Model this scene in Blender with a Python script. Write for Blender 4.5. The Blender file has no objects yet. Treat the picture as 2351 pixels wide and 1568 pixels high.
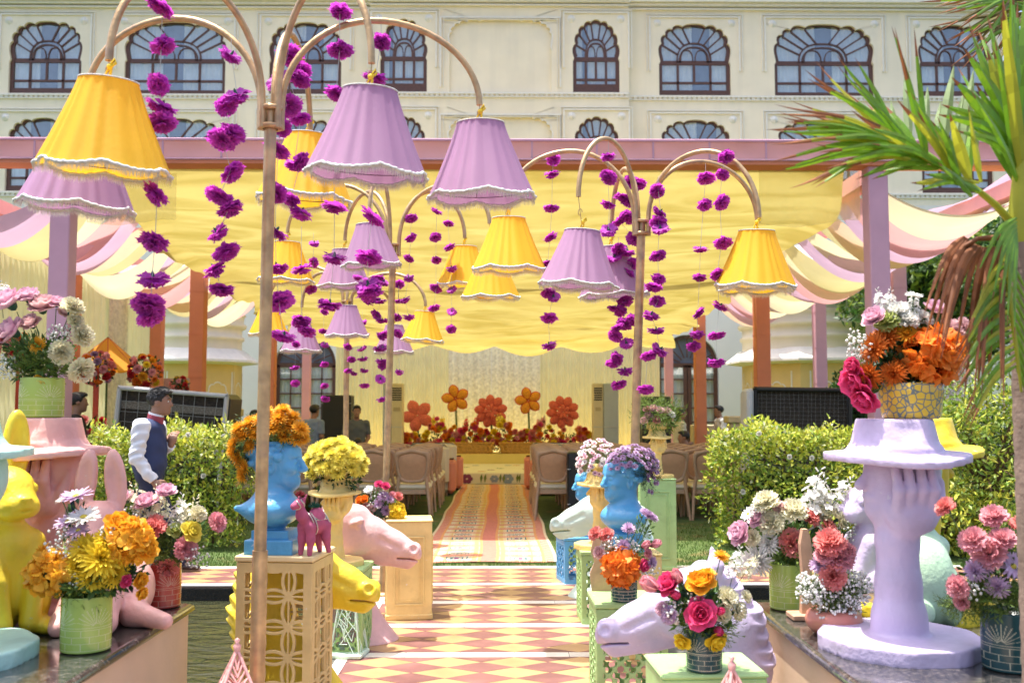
import bpy, math, random
import numpy as np
from mathutils import Vector, Matrix, Euler
sc = bpy.context.scene
col = sc.collection
PI = math.pi
R_ = math.radians
random.seed(7)
rng = np.random.RandomState(11)
ORD = 'first second third fourth fifth sixth seventh eighth ninth tenth eleventh twelfth thirteenth fourteenth fifteenth sixteenth seventeenth eighteenth nineteenth twentieth'.split()

# ------------------------------------------------------------------ camera
CAMH = 1.5
cam_d = bpy.data.cameras.new('camera'); cam = bpy.data.objects.new('camera', cam_d); col.objects.link(cam)
cam.location = (0, 0, CAMH)
cam.rotation_euler = (R_(90 + 4.03), 0, R_(-0.613))
cam_d.lens = 35.0; cam_d.sensor_width = 36.0
cam_d.clip_start = 0.05; cam_d.clip_end = 400
cam_d.dof.use_dof = True; cam_d.dof.focus_distance = 6.2; cam_d.dof.aperture_fstop = 3.2
sc.camera = cam

# ------------------------------------------------------------------ sky, sun, exposure
SUN = Vector((-0.19, 0.03, 1.0)).normalized()          # direction towards the sun
w = bpy.data.worlds.new('World'); sc.world = w; w.use_nodes = True
nt = w.node_tree
sky = nt.nodes.new('ShaderNodeTexSky'); sky.sky_type = 'NISHITA'; sky.sun_disc = False
sky.sun_elevation = math.asin(SUN.z); sky.sun_rotation = math.atan2(SUN.x, SUN.y)
sky.air_density = 0.8; sky.dust_density = 4.0; sky.ozone_density = 0.5
bg = nt.nodes['Background']; bg.inputs['Strength'].default_value = 0.15
nt.links.new(sky.outputs[0], bg.inputs[0])
sl = bpy.data.lights.new('sun', 'SUN'); sl.energy = 3.2; sl.angle = R_(0.53); sl.color = (1.0, 0.965, 0.9)
so = bpy.data.objects.new('sun', sl); col.objects.link(so)
so.rotation_euler = (-SUN).to_track_quat('-Z', 'Y').to_euler(); so.location = (0, 0, 30)
sc.view_settings.view_transform = 'Standard'; sc.view_settings.look = 'None'
sc.view_settings.exposure = 1.4; sc.view_settings.gamma = 1.0
sc.view_settings.use_curve_mapping = False
sc.cycles.max_bounces = 8; sc.cycles.transparent_max_bounces = 6; sc.cycles.caustics_reflective = False; sc.cycles.caustics_refractive = False

# ------------------------------------------------------------------ pixel -> world (pixels of a 2351 px wide view of the photograph)
FPX = 2351 * 35.0 / 36.0
CR = Euler(cam.rotation_euler).to_matrix()
def ray(px, py): return CR @ Vector((px - 1175.5, -(py - 784.0), -FPX))
def at(px, py, Y):
    d = ray(px, py); k = Y / d.y; return Vector((d.x * k, Y, CAMH + d.z * k))
def gp(px, py, z=0.0):
    d = ray(px, py); k = (z - CAMH) / d.z; return Vector((d.x * k, d.y * k, z))
def mpp(Y): return Y / FPX          # metres per pixel at depth Y

# ------------------------------------------------------------------ materials
MATS = {}
def M(name, c, rough=0.6, var=0.08, scale=8.0, bump=0.0, bscale=60.0, trans=0.0, metal=0.0, isl=0.0, hue=0.0, coat=0.0, spec=0.5, c2=None, c2t=0.55, c2s=3.0, tcol=None, ior=None, orand=0.0, wpos=False, chip=None):
    if name in MATS: return MATS[name]
    m = bpy.data.materials.new(name); m.use_nodes = True; MATS[name] = m
    n = m.node_tree.nodes; l = m.node_tree.links
    b = n['Principled BSDF']; out = n['Material Output']
    b.inputs['Roughness'].default_value = rough; b.inputs['Metallic'].default_value = metal
    b.inputs['Specular IOR Level'].default_value = spec
    if coat: b.inputs['Coat Weight'].default_value = coat; b.inputs['Coat Roughness'].default_value = 0.15
    rgb = n.new('ShaderNodeRGB'); rgb.outputs[0].default_value = (*c, 1); cur = rgb.outputs[0]
    tc = n.new('ShaderNodeTexCoord'); co = tc.outputs['Object']
    if wpos: co = n.new('ShaderNodeNewGeometry').outputs['Position']
    if c2 is not None:
        nz = n.new('ShaderNodeTexNoise'); nz.inputs['Scale'].default_value = c2s; nz.inputs['Detail'].default_value = 6
        l.new(co, nz.inputs['Vector'])
        mr = n.new('ShaderNodeMapRange'); mr.inputs['From Min'].default_value = c2t - 0.08; mr.inputs['From Max'].default_value = c2t + 0.08
        l.new(nz.outputs['Fac'], mr.inputs['Value'])
        mx = n.new('ShaderNodeMix'); mx.data_type = 'RGBA'; l.new(mr.outputs[0], mx.inputs[0]); l.new(cur, mx.inputs[6]); mx.inputs[7].default_value = (*c2, 1)
        cur = mx.outputs[2]
    if chip is not None:
        nz = n.new('ShaderNodeTexNoise'); nz.inputs['Scale'].default_value = 16; nz.inputs['Detail'].default_value = 7; nz.inputs['Roughness'].default_value = .65
        l.new(co, nz.inputs['Vector']); mr = n.new('ShaderNodeMapRange'); mr.inputs['From Min'].default_value = .675; mr.inputs['From Max'].default_value = .70; l.new(nz.outputs['Fac'], mr.inputs['Value'])
        mx = n.new('ShaderNodeMix'); mx.data_type = 'RGBA'; l.new(mr.outputs[0], mx.inputs[0]); l.new(cur, mx.inputs[6]); mx.inputs[7].default_value = (*chip, 1); cur = mx.outputs[2]
    if var or isl or hue or orand:
        hs = n.new('ShaderNodeHueSaturation'); l.new(cur, hs.inputs['Color'])
        val = None
        if var:
            nz = n.new('ShaderNodeTexNoise'); nz.inputs['Scale'].default_value = scale; nz.inputs['Detail'].default_value = 5
            l.new(co, nz.inputs['Vector'])
            mr = n.new('ShaderNodeMapRange'); mr.inputs['From Min'].default_value = 0.3; mr.inputs['From Max'].default_value = 0.7
            mr.inputs['To Min'].default_value = 1 - var; mr.inputs['To Max'].default_value = 1 + var
            l.new(nz.outputs['Fac'], mr.inputs['Value']); val = mr.outputs[0]
        if orand:
            oi = n.new('ShaderNodeObjectInfo'); mo_ = n.new('ShaderNodeMapRange'); mo_.inputs['To Min'].default_value = 1 - orand; mo_.inputs['To Max'].default_value = 1 + orand; l.new(oi.outputs['Random'], mo_.inputs['Value'])
            if val is not None:
                mm = n.new('ShaderNodeMath'); mm.operation = 'MULTIPLY'; l.new(val, mm.inputs[0]); l.new(mo_.outputs[0], mm.inputs[1]); val = mm.outputs[0]
            else: val = mo_.outputs[0]
        if isl or hue:
            ge = n.new('ShaderNodeNewGeometry')
            mr2 = n.new('ShaderNodeMapRange'); mr2.inputs['To Min'].default_value = 1 - isl; mr2.inputs['To Max'].default_value = 1 + isl
            l.new(ge.outputs['Random Per Island'], mr2.inputs['Value'])
            if val is not None:
                mm = n.new('ShaderNodeMath'); mm.operation = 'MULTIPLY'; l.new(val, mm.inputs[0]); l.new(mr2.outputs[0], mm.inputs[1]); val = mm.outputs[0]
            else: val = mr2.outputs[0]
            if hue:
                a = n.new('ShaderNodeMath'); a.operation = 'MULTIPLY'; a.inputs[1].default_value = 7.31; l.new(ge.outputs['Random Per Island'], a.inputs[0])
                fr = n.new('ShaderNodeMath'); fr.operation = 'FRACT'; l.new(a.outputs[0], fr.inputs[0])
                mr3 = n.new('ShaderNodeMapRange'); mr3.inputs['To Min'].default_value = 0.5 - hue; mr3.inputs['To Max'].default_value = 0.5 + hue
                l.new(fr.outputs[0], mr3.inputs['Value']); l.new(mr3.outputs[0], hs.inputs['Hue'])
        l.new(val, hs.inputs['Value']); cur = hs.outputs[0]
    l.new(cur, b.inputs['Base Color'])
    if bump:
        nb = n.new('ShaderNodeTexNoise'); nb.inputs['Scale'].default_value = bscale; nb.inputs['Detail'].default_value = 4
        l.new(co, nb.inputs['Vector'])
        bp = n.new('ShaderNodeBump'); bp.inputs['Strength'].default_value = bump; bp.inputs['Distance'].default_value = 0.01
        l.new(nb.outputs['Fac'], bp.inputs['Height']); l.new(bp.outputs[0], b.inputs['Normal'])
    if trans:
        t = n.new('ShaderNodeBsdfTranslucent'); ms = n.new('ShaderNodeMixShader'); ms.inputs[0].default_value = trans
        if tcol: t.inputs[0].default_value = (*tcol, 1)
        else: l.new(cur, t.inputs[0])
        l.new(b.outputs[0], ms.inputs[1]); l.new(t.outputs[0], ms.inputs[2]); l.new(ms.outputs[0], out.inputs['Surface'])
    return m

# ------------------------------------------------------------------ objects
def tag(o, label=None, cat=None, group=None, kind=None):
    if label: o['label'] = label
    if cat: o['category'] = cat
    if group: o['group'] = group
    if kind: o['kind'] = kind
    return o
def thing(name, label, cat, loc=(0, 0, 0), rz=0.0, group=None):
    o = bpy.data.objects.new(name, None); col.objects.link(o); o.location = loc; o.rotation_euler = (0, 0, rz)
    o.empty_display_size = 0.1
    return tag(o, label, cat, group)
def link(name, me, parent=None, loc=None, rot=None, scale=None, mats=None):
    o = bpy.data.objects.new(name, me); col.objects.link(o)
    if parent is not None: o.parent = parent
    if loc is not None: o.location = loc
    if rot is not None: o.rotation_euler = rot
    if scale is not None: o.scale = scale if hasattr(scale, '__len__') else (scale,) * 3
    return o
def copy_tree(o, parent=None):
    c = o.copy(); col.objects.link(c); c.parent = parent
    for ch in o.children: copy_tree(ch, c)
    return c

class MB:
    """collects geometry; build() links it as one mesh object"""
    def __init__(s): s.v = []; s.f = []; s.mi = []; s.sm = []
    def add(s, vs, fs, mi=0, smooth=False):
        o = len(s.v); s.v.extend([tuple(p) for p in vs])
        for f in fs: s.f.append(tuple(i + o for i in f)); s.mi.append(mi); s.sm.append(smooth)
        return s
    def box(s, c, d, rz=0.0, mi=0, taper=1.0):
        c = Vector(c); x, y, z = d[0] / 2, d[1] / 2, d[2] / 2; cs, sn = math.cos(rz), math.sin(rz)
        vs = []
        for k in (-1, 1):
            t = taper if k == 1 else 1.0
            for (a, b_) in ((-1, -1), (1, -1), (1, 1), (-1, 1)):
                X, Y = a * x * t, b_ * y * t; vs.append((c.x + X * cs - Y * sn, c.y + X * sn + Y * cs, c.z + k * z))
        return s.add(vs, [(3, 2, 1, 0), (4, 5, 6, 7), (0, 1, 5, 4), (1, 2, 6, 5), (2, 3, 7, 6), (3, 0, 4, 7)], mi)
    def bbox(s, c, d, bev=0.008, rz=0.0, mi=0):
        """box with bevelled vertical and top/bottom edges"""
        c = Vector(c); x, y, z = d[0] / 2, d[1] / 2, d[2] / 2; b_ = min(bev, x * .9, y * .9, z * .9); cs, sn = math.cos(rz), math.sin(rz)
        def ring(ix, zz):
            X, Y = x - ix, y - ix; q = b_
            pts = [(-X + q, -Y), (X - q, -Y), (X, -Y + q), (X, Y - q), (X - q, Y), (-X + q, Y), (-X, Y - q), (-X, -Y + q)]
            return [(c.x + p[0] * cs - p[1] * sn, c.y + p[0] * sn + p[1] * cs, c.z + zz) for p in pts]
        vs = ring(b_, -z) + ring(0, -z + b_) + ring(0, z - b_) + ring(b_, z)
        fs = [tuple(range(7, -1, -1)), tuple(range(24, 32))]
        for r in range(3):
            for i in range(8): j = (i + 1) % 8; fs.append((r * 8 + i, r * 8 + j, r * 8 + 8 + j, r * 8 + 8 + i))
        return s.add(vs, fs, mi)
    def tube(s, pts, rad, n=8, mi=0, cap=True, smooth=True):
        pts = [Vector(p) for p in pts]; m = len(pts)
        rads = rad if hasattr(rad, '__len__') else [rad] * m
        vs = []; up = None
        for i, p in enumerate(pts):
            t = (pts[min(i + 1, m - 1)] - pts[max(i - 1, 0)])
            if t.length < 1e-9: t = Vector((0, 0, 1))
            t.normalize()
            if up is None:
                up = t.orthogonal().normalized()
            else:
                up = (up - t * up.dot(t))
                if up.length < 1e-6: up = t.orthogonal()
                up.normalize()
            sd = t.cross(up)
            for k in range(n):
                a = 2 * PI * k / n; vs.append(p + (up * math.cos(a) + sd * math.sin(a)) * rads[i])
        fs = []
        for i in range(m - 1):
            for k in range(n):
                k2 = (k + 1) % n; fs.append((i * n + k, i * n + k2, (i + 1) * n + k2, (i + 1) * n + k))
        s.add(vs, fs, mi, smooth)
        if cap: s.add(vs[:n], [tuple(range(n - 1, -1, -1))], mi); s.add(vs[-n:], [tuple(range(n))], mi)
        return s
    def lathe(s, prof, n=32, c=(0, 0, 0), mi=0, smooth=True, mifun=None, caps=False, rfun=None):
        vs = []; c = Vector(c); m = len(prof)
        for i, (r, z) in enumerate(prof):
            for k in range(n):
                a = 2 * PI * k / n; rr = r * (rfun(a, z) if rfun else 1.0); vs.append((c.x + rr * math.cos(a), c.y + rr * math.sin(a), c.z + z))
        o = len(s.v); s.v.extend(vs)
        for i in range(m - 1):
            for k in range(n):
                k2 = (k + 1) % n
                s.f.append((o + i * n + k, o + i * n + k2, o + (i + 1) * n + k2, o + (i + 1) * n + k))
                s.mi.append(mifun(i, k) if mifun else mi); s.sm.append(smooth)
        if caps:
            s.add(vs[:n], [tuple(range(n - 1, -1, -1))], mi); s.add(vs[-n:], [tuple(range(n))], mi)
        return s
    def prism(s, poly, y0, y1, mi=0, plane='XZ'):
        """closed polygon (2-D) extruded along the third axis"""
        n = len(poly)
        def P(p, t): return (p[0], t, p[1]) if plane == 'XZ' else ((p[0], p[1], t) if plane == 'XY' else (t, p[0], p[1]))
        vs = [P(p, y0) for p in poly] + [P(p, y1) for p in poly]
        fs = [tuple(range(n)), tuple(range(2 * n - 1, n - 1, -1))] + [(i, i + n, (i + 1) % n + n, (i + 1) % n) for i in range(n)]
        return s.add(vs, fs, mi)
    def strip(s, a, b_, mi=0, smooth=False):
        n = len(a); return s.add(list(a) + list(b_), [(i, i + 1, n + i + 1, n + i) for i in range(n - 1)], mi, smooth)
    def grid(s, fn, nu, nv, mi=0, smooth=True, mifun=None):
        vs = [fn(i / nu, j / nv) for j in range(nv + 1) for i in range(nu + 1)]
        o = len(s.v); s.v.extend([tuple(p) for p in vs])
        for j in range(nv):
            for i in range(nu):
                a = o + j * (nu + 1) + i; s.f.append((a, a + 1, a + nu + 2, a + nu + 1)); s.mi.append(mifun(i, j) if mifun else mi); s.sm.append(smooth)
        return s
    def ball(s, c, r, n=8, m=5, mi=0, sz=1.0):
        pr = [(max(1e-4, r * math.sin(PI * i / m)), -r * sz * math.cos(PI * i / m)) for i in range(m + 1)]
        return s.lathe(pr, n, c, mi)
    def mesh(s, name, mats):
        me = bpy.data.meshes.new(name); me.from_pydata(s.v, [], s.f)
        for m in (mats if isinstance(mats, (list, tuple)) else [mats]): me.materials.append(m)
        me.polygons.foreach_set('material_index', s.mi); me.polygons.foreach_set('use_smooth', s.sm); me.update()
        return me
    def build(s, name, mats, parent=None, world=False):
        if world and parent is not None:
            mw = Matrix.LocRotScale(parent.location, parent.rotation_euler, parent.scale).inverted()
            s.v = [tuple(mw @ Vector(p)) for p in s.v]
        return link(name, s.mesh(name, mats), parent)

# ------------------------------------------------------------------ signed-distance sculpting (surface nets)
def surfnet(fn, lo, hi, h):
    lo = np.array(lo, float); hi = np.array(hi, float); n = np.maximum(4, np.ceil((hi - lo) / h).astype(int) + 1)
    ax = [lo[i] + h * np.arange(n[i]) for i in range(3)]
    X, Y, Z = np.meshgrid(*[a.astype(np.float32) for a in ax], indexing='ij')
    F = fn(X, Y, Z); I = F < 0
    cnt = np.zeros(n - 1); acc = np.zeros((*(n - 1), 3))
    gx, gy, gz = np.meshgrid(*[np.arange(k - 1) for k in n], indexing='ij'); base = np.stack([gx, gy, gz], -1).astype(float)
    def sub(A, o): return A[o[0]:o[0] + n[0] - 1, o[1]:o[1] + n[1] - 1, o[2]:o[2] + n[2] - 1]
    for axis in range(3):
        for a in (0, 1):
            for b_ in (0, 1):
                o = [0, 0, 0]; oth = [i for i in range(3) if i != axis]; o[oth[0]] = a; o[oth[1]] = b_
                p = list(o); p[axis] = 1
                f0, f1 = sub(F, o), sub(F, p); cr = (f0 < 0) != (f1 < 0)
                d = f0 - f1; t = np.where(cr, f0 / np.where(np.abs(d) < 1e-12, 1e-12, d), 0)
                for i in range(3): acc[..., i] += np.where(cr, o[i] + (t if i == axis else 0), 0)
                cnt += cr
    act = cnt > 0; idx = -np.ones(n - 1, int); idx[act] = np.arange(act.sum())
    V = (base[act] + acc[act] / cnt[act][:, None]) * h + lo
    fs = []
    for axis in range(3):
        o1, o2 = [(1, 2), (2, 0), (0, 1)][axis]
        sl0 = [slice(1, None)] * 3; sl0[axis] = slice(0, -1)
        sl1 = [slice(1, None)] * 3; sl1[axis] = slice(1, None)
        A, B = I[tuple(sl0)], I[tuple(sl1)]; cr = A != B
        q = np.argwhere(cr); 
        if len(q) == 0: continue
        fl = A[cr]
        c = q.copy(); oth = [i for i in range(3) if i != axis]
        c[:, oth[0]] += 1; c[:, oth[1]] += 1
        ok = (c < (n - 1)).all(1); c = c[ok]; fl = fl[ok]
        def g(d1, d2):
            k = c.copy(); k[:, o1] -= d1; k[:, o2] -= d2; return idx[k[:, 0], k[:, 1], k[:, 2]]
        Q = np.stack([g(1, 1), g(0, 1), g(0, 0), g(1, 0)], 1); Q[~fl] = Q[~fl][:, ::-1]; fs.append(Q)
    Fc = np.concatenate(fs) if fs else np.zeros((0, 4), int); Fc = Fc[(Fc >= 0).all(1)]
    return V, Fc
def np_mesh(name, V, F, mats, smooth=True):
    me = bpy.data.meshes.new(name); nv, nf = len(V), len(F)
    me.vertices.add(nv); me.vertices.foreach_set('co', np.asarray(V, np.float32).ravel())
    me.loops.add(nf * 4); me.loops.foreach_set('vertex_index', np.asarray(F, np.int32).ravel())
    me.polygons.add(nf); me.polygons.foreach_set('loop_start', np.arange(nf, dtype=np.int32) * 4)
    for m in (mats if isinstance(mats, (list, tuple)) else [mats]): me.materials.append(m)
    me.update(calc_edges=True)
    me.polygons.foreach_set('use_smooth', np.full(nf, smooth)); me.validate(); me.update()
    return me
def sculpt(name, fn, lo, hi, h, mats, smooth=True): return np_mesh(name, *surfnet(fn, lo, hi, h), mats, smooth)
def sm(a, b, k):
    hh = np.clip(0.5 + 0.5 * (b - a) / k, 0, 1); return b + (a - b) * hh - k * hh * (1 - hh)
def ssub(a, b, k): return -sm(-a, b, k)          # a minus b
def ell(X, Y, Z, c, r, rot=None):
    x, y, z = X - c[0], Y - c[1], Z - c[2]
    if rot is not None:                             # rotation about y (tilt in the xz plane), then z, then x
        a = rot[0]; x, z = x * math.cos(a) + z * math.sin(a), -x * math.sin(a) + z * math.cos(a)
        if len(rot) > 1: a = rot[1]; x, y = x * math.cos(a) + y * math.sin(a), -x * math.sin(a) + y * math.cos(a)
        if len(rot) > 2: a = rot[2]; y, z = y * math.cos(a) + z * math.sin(a), -y * math.sin(a) + z * math.cos(a)
    k0 = np.sqrt((x / r[0]) ** 2 + (y / r[1]) ** 2 + (z / r[2]) ** 2); k1 = np.sqrt((x / r[0] ** 2) ** 2 + (y / r[1] ** 2) ** 2 + (z / r[2] ** 2) ** 2)
    return k0 * (k0 - 1) / np.maximum(k1, 1e-6)
def cap(X, Y, Z, a, b, ra, rb=None, sq=(1, 1, 1)):
    rb = ra if rb is None else rb
    ax, ay, az = a; bx, by, bz = b[0] - ax, b[1] - ay, b[2] - az
    px, py, pz = X - ax, Y - ay, Z - az; L = bx * bx + by * by + bz * bz
    t = np.clip((px * bx + py * by + pz * bz) / L, 0, 1)
    return np.sqrt(((px - t * bx) * sq[0]) ** 2 + ((py - t * by) * sq[1]) ** 2 + ((pz - t * bz) * sq[2]) ** 2) - (ra + (rb - ra) * t)
def sbox(X, Y, Z, c, hd, r=0.0):
    x, y, z = np.abs(X - c[0]) - hd[0] + r, np.abs(Y - c[1]) - hd[1] + r, np.abs(Z - c[2]) - hd[2] + r
    return np.sqrt(np.maximum(x, 0) ** 2 + np.maximum(y, 0) ** 2 + np.maximum(z, 0) ** 2) + np.minimum(np.maximum(x, np.maximum(y, z)), 0) - r
def chain(X, Y, Z, pts, rs, k=0.03, sq=(1, 1, 1)):
    d = None
    for i in range(len(pts) - 1):
        e = cap(X, Y, Z, pts[i], pts[i + 1], rs[i], rs[i + 1], sq); d = e if d is None else sm(d, e, k)
    return d
# =================================================================== the ground
m_lawn = M('lawn', (0.075, 0.12, 0.025), 0.9, 0.25, 6, 0.5, 90, c2=(0.2, 0.13, 0.05), c2t=0.62, c2s=2.2)
m_bed = M('bed', (0.03, 0.035, 0.03), 0.7)
m_mortar = M('mortar', (0.45, 0.33, 0.25), 0.8, 0.1)
m_ty = M('tile_ochre', (0.44, 0.265, 0.125), 0.42, 0.10, 5, 0.06, 40, c2=(0.40, 0.235, 0.11), c2t=0.6, c2s=4, orand=.09, wpos=True)
m_tp = M('tile_plum', (0.185, 0.078, 0.075), 0.42, 0.14, 5, 0.06, 40, c2=(0.25, 0.11, 0.10), c2t=0.58, c2s=4, orand=.14, wpos=True)
m_tw = M('tile_white', (0.66, 0.62, 0.54), 0.45, 0.10, 6, 0.05, 40, orand=.07, wpos=True)
m_granite_b = M('granite_black', (0.012, 0.013, 0.013), 0.12, 0.3, 60)
def flat(name, x0, x1, y0, y1, z, t, mat, kind='structure', bev=0.0):
    o = MB().box(((x0 + x1) / 2, (y0 + y1) / 2, z - t / 2), (x1 - x0, y1 - y0, t)).build(name, mat)
    o['kind'] = kind; return o
g = flat('ground', -120, 120, -60, 160, -0.6, 0.1, m_bed)
lawn = flat('lawn', -60, 60, 9.86, 70, 0.0, 0.55, m_lawn)
walk = MB().box((0, 3.45, -0.25), (2.84, 10.7, 0.48)).build('walkway', m_mortar); walk['kind'] = 'structure'
cross = MB().box((0, 9.33, -0.25), (28, 1.06, 0.478)).build('cross_path', m_mortar); cross['kind'] = 'structure'

TW, TH, XP = 0.40, 0.2433, 0.082          # rhombus tiles
def clip(poly, x0, x1, y0, y1):
    def cl(P, ins, inter):
        out = []
        for i in range(len(P)):
            a, b_ = P[i - 1], P[i]
            if ins(b_):
                if not ins(a): out.append(inter(a, b_))
                out.append(b_)
            elif ins(a): out.append(inter(a, b_))
        return out
    for (k, v, sg) in ((0, x0, 1), (0, x1, -1), (1, y0, 1), (1, y1, -1)):
        if not poly: break
        def inter(a, b_, k=k, v=v):
            t = (v - a[k]) / (b_[k] - a[k]); return (a[0] + t * (b_[0] - a[0]), a[1] + t * (b_[1] - a[1]))
        poly = cl(poly, lambda p, k=k, v=v, sg=sg: (p[k] - v) * sg >= -1e-9, inter)
    return poly
def area(P): return abs(sum(P[i - 1][0] * P[i][1] - P[i][0] * P[i - 1][1] for i in range(len(P)))) / 2
full = {}
def tile_obj(poly, full_c, mat, parent, rest):
    zt = 0.0 + random.uniform(-0.0006, 0.0006)
    if full_c is not None:
        key = mat.name
        if key not in full:
            h = 0.006; g_ = 0.988
            pl = [(-TW / 2 * g_, 0), (0, -TH / 2 * g_), (TW / 2 * g_, 0), (0, TH / 2 * g_)]
            full[key] = MB().prism(pl, -0.003, h, plane='XY').mesh('tile', mat)
        if rest is None:
            o = link('tile', full[key], parent, (full_c[0], full_c[1], -0.01 + zt)); o.location.z = zt - 0.003; return
        pl = [(full_c[0] + a * TW / 2 * .988, full_c[1] + b_ * TH / 2 * .988) for a, b_ in ((-1, 0), (0, -1), (1, 0), (0, 1))]
        rest.prism(pl, -0.005, 0.003, plane='XY'); return
    cx = sum(p[0] for p in poly) / len(poly); cy = sum(p[1] for p in poly) / len(poly)
    pl = [(cx + (p[0] - cx) * .985, cy + (p[1] - cy) * .985) for p in poly]
    (rest or MB()).prism(pl, -0.005, 0.003 + zt, plane='XY') if rest is not None else MB().prism(pl, -0.006, 0.003 + zt, plane='XY').build('tile', mat, parent)
def panel(x0, x1, y0, y1, ys, parent, single):
    rests = {}
    ny = int((y1 - y0) / TH) + 3; nx = int((x1 - x0) / TW) + 3
    i0 = math.floor((x0 - XP) / TW) - 1
    for odd in (0, 1):
        mat = m_tp if odd else m_ty
        for j in range(-1, ny):
            cy = ys + (j + 0.5 * odd) * TH
            for i in range(i0, i0 + nx + 2):
                cx = XP + (i + 0.5 * odd) * TW
                P = clip([(cx - TW / 2, cy), (cx, cy - TH / 2), (cx + TW / 2, cy), (cx, cy + TH / 2)], x0, x1, y0, y1)
                if len(P) < 3 or area(P) < 0.0015: continue
                fullc = (cx, cy) if area(P) > TW * TH / 2 * 0.995 else None
                rest = None if single(cx, cy) else rests.setdefault(odd, MB())
                tile_obj(P, fullc, mat, parent, rest)
    for odd, mb in rests.items():
        o = mb.build('far_tiles', m_tp if odd else m_ty, parent); o['kind'] = 'stuff'
ys_list = []
PB = 5.49 - 2 * 0.85
HW = 0.93
wt = {}
def white_row(x0, x1, y0, y1, parent, x_off=0.0, L=0.3377):
    key = (round(L, 3), round(y1 - y0, 3))
    if key not in wt: wt[key] = MB().box((0, 0, 0), (L - 0.003, y1 - y0 - 0.004, 0.01)).mesh('border_tile', m_tw)
    x = x0 + x_off
    while x < x1 - 0.02:
        l = min(L, x1 - x)
        if l > L - 1e-3: link('border_tile', wt[key], parent, (x + l / 2, (y0 + y1) / 2, -0.002))
        else: MB().box((0, 0, 0), (l - .003, y1 - y0 - .004, .01)).build('border_tile', m_tw, parent).location = (x + l / 2, (y0 + y1) / 2, -0.002)
        x += L
for k in range(6):
    a = PB + k * 0.85; b_ = a + 0.73
    panel(-HW, HW, a, b_, a + TH / 2, walk, lambda x, y: y > 4.6)
    if k < 5: white_row(-HW, HW, b_, b_ + 0.12, walk)
    if k >= 1:
        for sx in (-1, 1):
            for q in range(2):
                MB().box((0, 0, 0), (0.07, 0.422, 0.01)).build('border_tile', m_tw, walk).location = (sx * (HW + 0.037), a + 0.2125 + q * 0.425, -0.002)
panel(-13.5, 13.5, 8.87, 9.70, 8.87 + TH / 2, cross, lambda x, y: -2.95 < x < 2.75)
white_row(-HW - .07, HW + .07, 8.755, 8.868, walk)
white_row(-13.5, 13.5, 9.703, 9.83, cross, 0, 0.9)
for sx in (-1, 1):
    for q in range(14):
        MB().box((0, 0, 0), (0.897, 0.10, 0.01)).build('border_tile', m_tw, cross).location = (sx * (1.42 + 0.45 + q * 0.9), 8.815, -0.002)
    MB().box((sx * 7.9, 8.74, -0.17), (12.9, 0.05, 0.30)).build('pool_kerb', m_granite_b, cross)
    MB().box((sx * 1.205, 3.4, -0.004), (0.43, 10.6, 0.012)).build('coping', M('coping_stone', (0.10, 0.10, 0.09), 0.55, .2, 8), walk)

# water ---------------------------------------------------------------
m_water = M('water', (0.035, 0.038, 0.018), 0.04, 0.0, spec=0.6)
n = m_water.node_tree.nodes; l = m_water.node_tree.links
tc = n.new('ShaderNodeTexCoord'); mp = n.new('ShaderNodeMapping'); mp.inputs['Scale'].default_value = (1.3, 2.8, 1)
nz = n.new('ShaderNodeTexNoise'); nz.inputs['Scale'].default_value = 2.0; nz.inputs['Detail'].default_value = 5; nz.inputs['Distortion'].default_value = 1.6
bp = n.new('ShaderNodeBump'); bp.inputs['Strength'].default_value = 0.38; bp.inputs['Distance'].default_value = 0.12
l.new(tc.outputs['Object'], mp.inputs[0]); l.new(mp.outputs[0], nz.inputs['Vector']); l.new(nz.outputs['Fac'], bp.inputs['Height']); l.new(bp.outputs[0], n['Principled BSDF'].inputs['Normal'])
for sx in (-1, 1):
    o = MB().box((sx * 7.9, 3.4, -0.2), (12.95, 10.62, 0.16)).build('pool_water', m_water); o['kind'] = 'structure'

# low granite-topped walls --------------------------------------------
m_peach = M('peach_plaster', (0.66, 0.47, 0.31), 0.75, 0.06, 4, 0.12, 50)
m_granite = M('granite_top', (0.035, 0.034, 0.032), 0.13, 0.6, 70, c2=(0.10, 0.085, 0.075), c2t=0.55, c2s=45, coat=0.4)
CT = 0.58
def low_wall(x0, x1, label):
    t = thing('low_wall', label, 'wall', ((x0 + x1) / 2, 4.165, 0))
    L = x1 - x0
    MB().box((0, 0, (CT - 0.04 - 0.4) / 2), (L - 0.05, 1.41, CT - 0.04 + 0.4 - 0.002)).build('plaster_body', m_peach, t)
    # top slab with a bullnose edge
    prof = []
    for i in range(9):
        a = -PI / 2 + PI * i / 8; prof.append((0.022 * math.cos(a), CT - 0.022 + 0.022 * math.sin(a)))
    vs = []
    for r, z in prof:
        ex, ey = L / 2 - 0.022 + r, 0.745 - 0.022 + r; q = 0.02
        vs += [(-ex + q, -ey, z), (ex - q, -ey, z), (ex, -ey + q, z), (ex, ey - q, z), (ex - q, ey, z), (-ex + q, ey, z), (-ex, ey - q, z), (-ex, -ey + q, z)]
    fs = [tuple(range(7, -1, -1)), tuple(range(64, 72))]
    for r in range(8):
        for i in range(8): j = (i + 1) % 8; fs.append((r * 8 + i, r * 8 + j, r * 8 + 8 + j, r * 8 + 8 + i))
    MB().add(vs, fs, 0, False).build('granite_slab', m_granite, t)
    return t
lw_l = low_wall(-4.6, -1.475, 'low peach wall with dark granite top carrying the yellow and pink rabbits')
lw_r = low_wall(1.2, 4.4, 'low peach wall with dark granite top carrying the lilac hat-and-hand statue')

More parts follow.
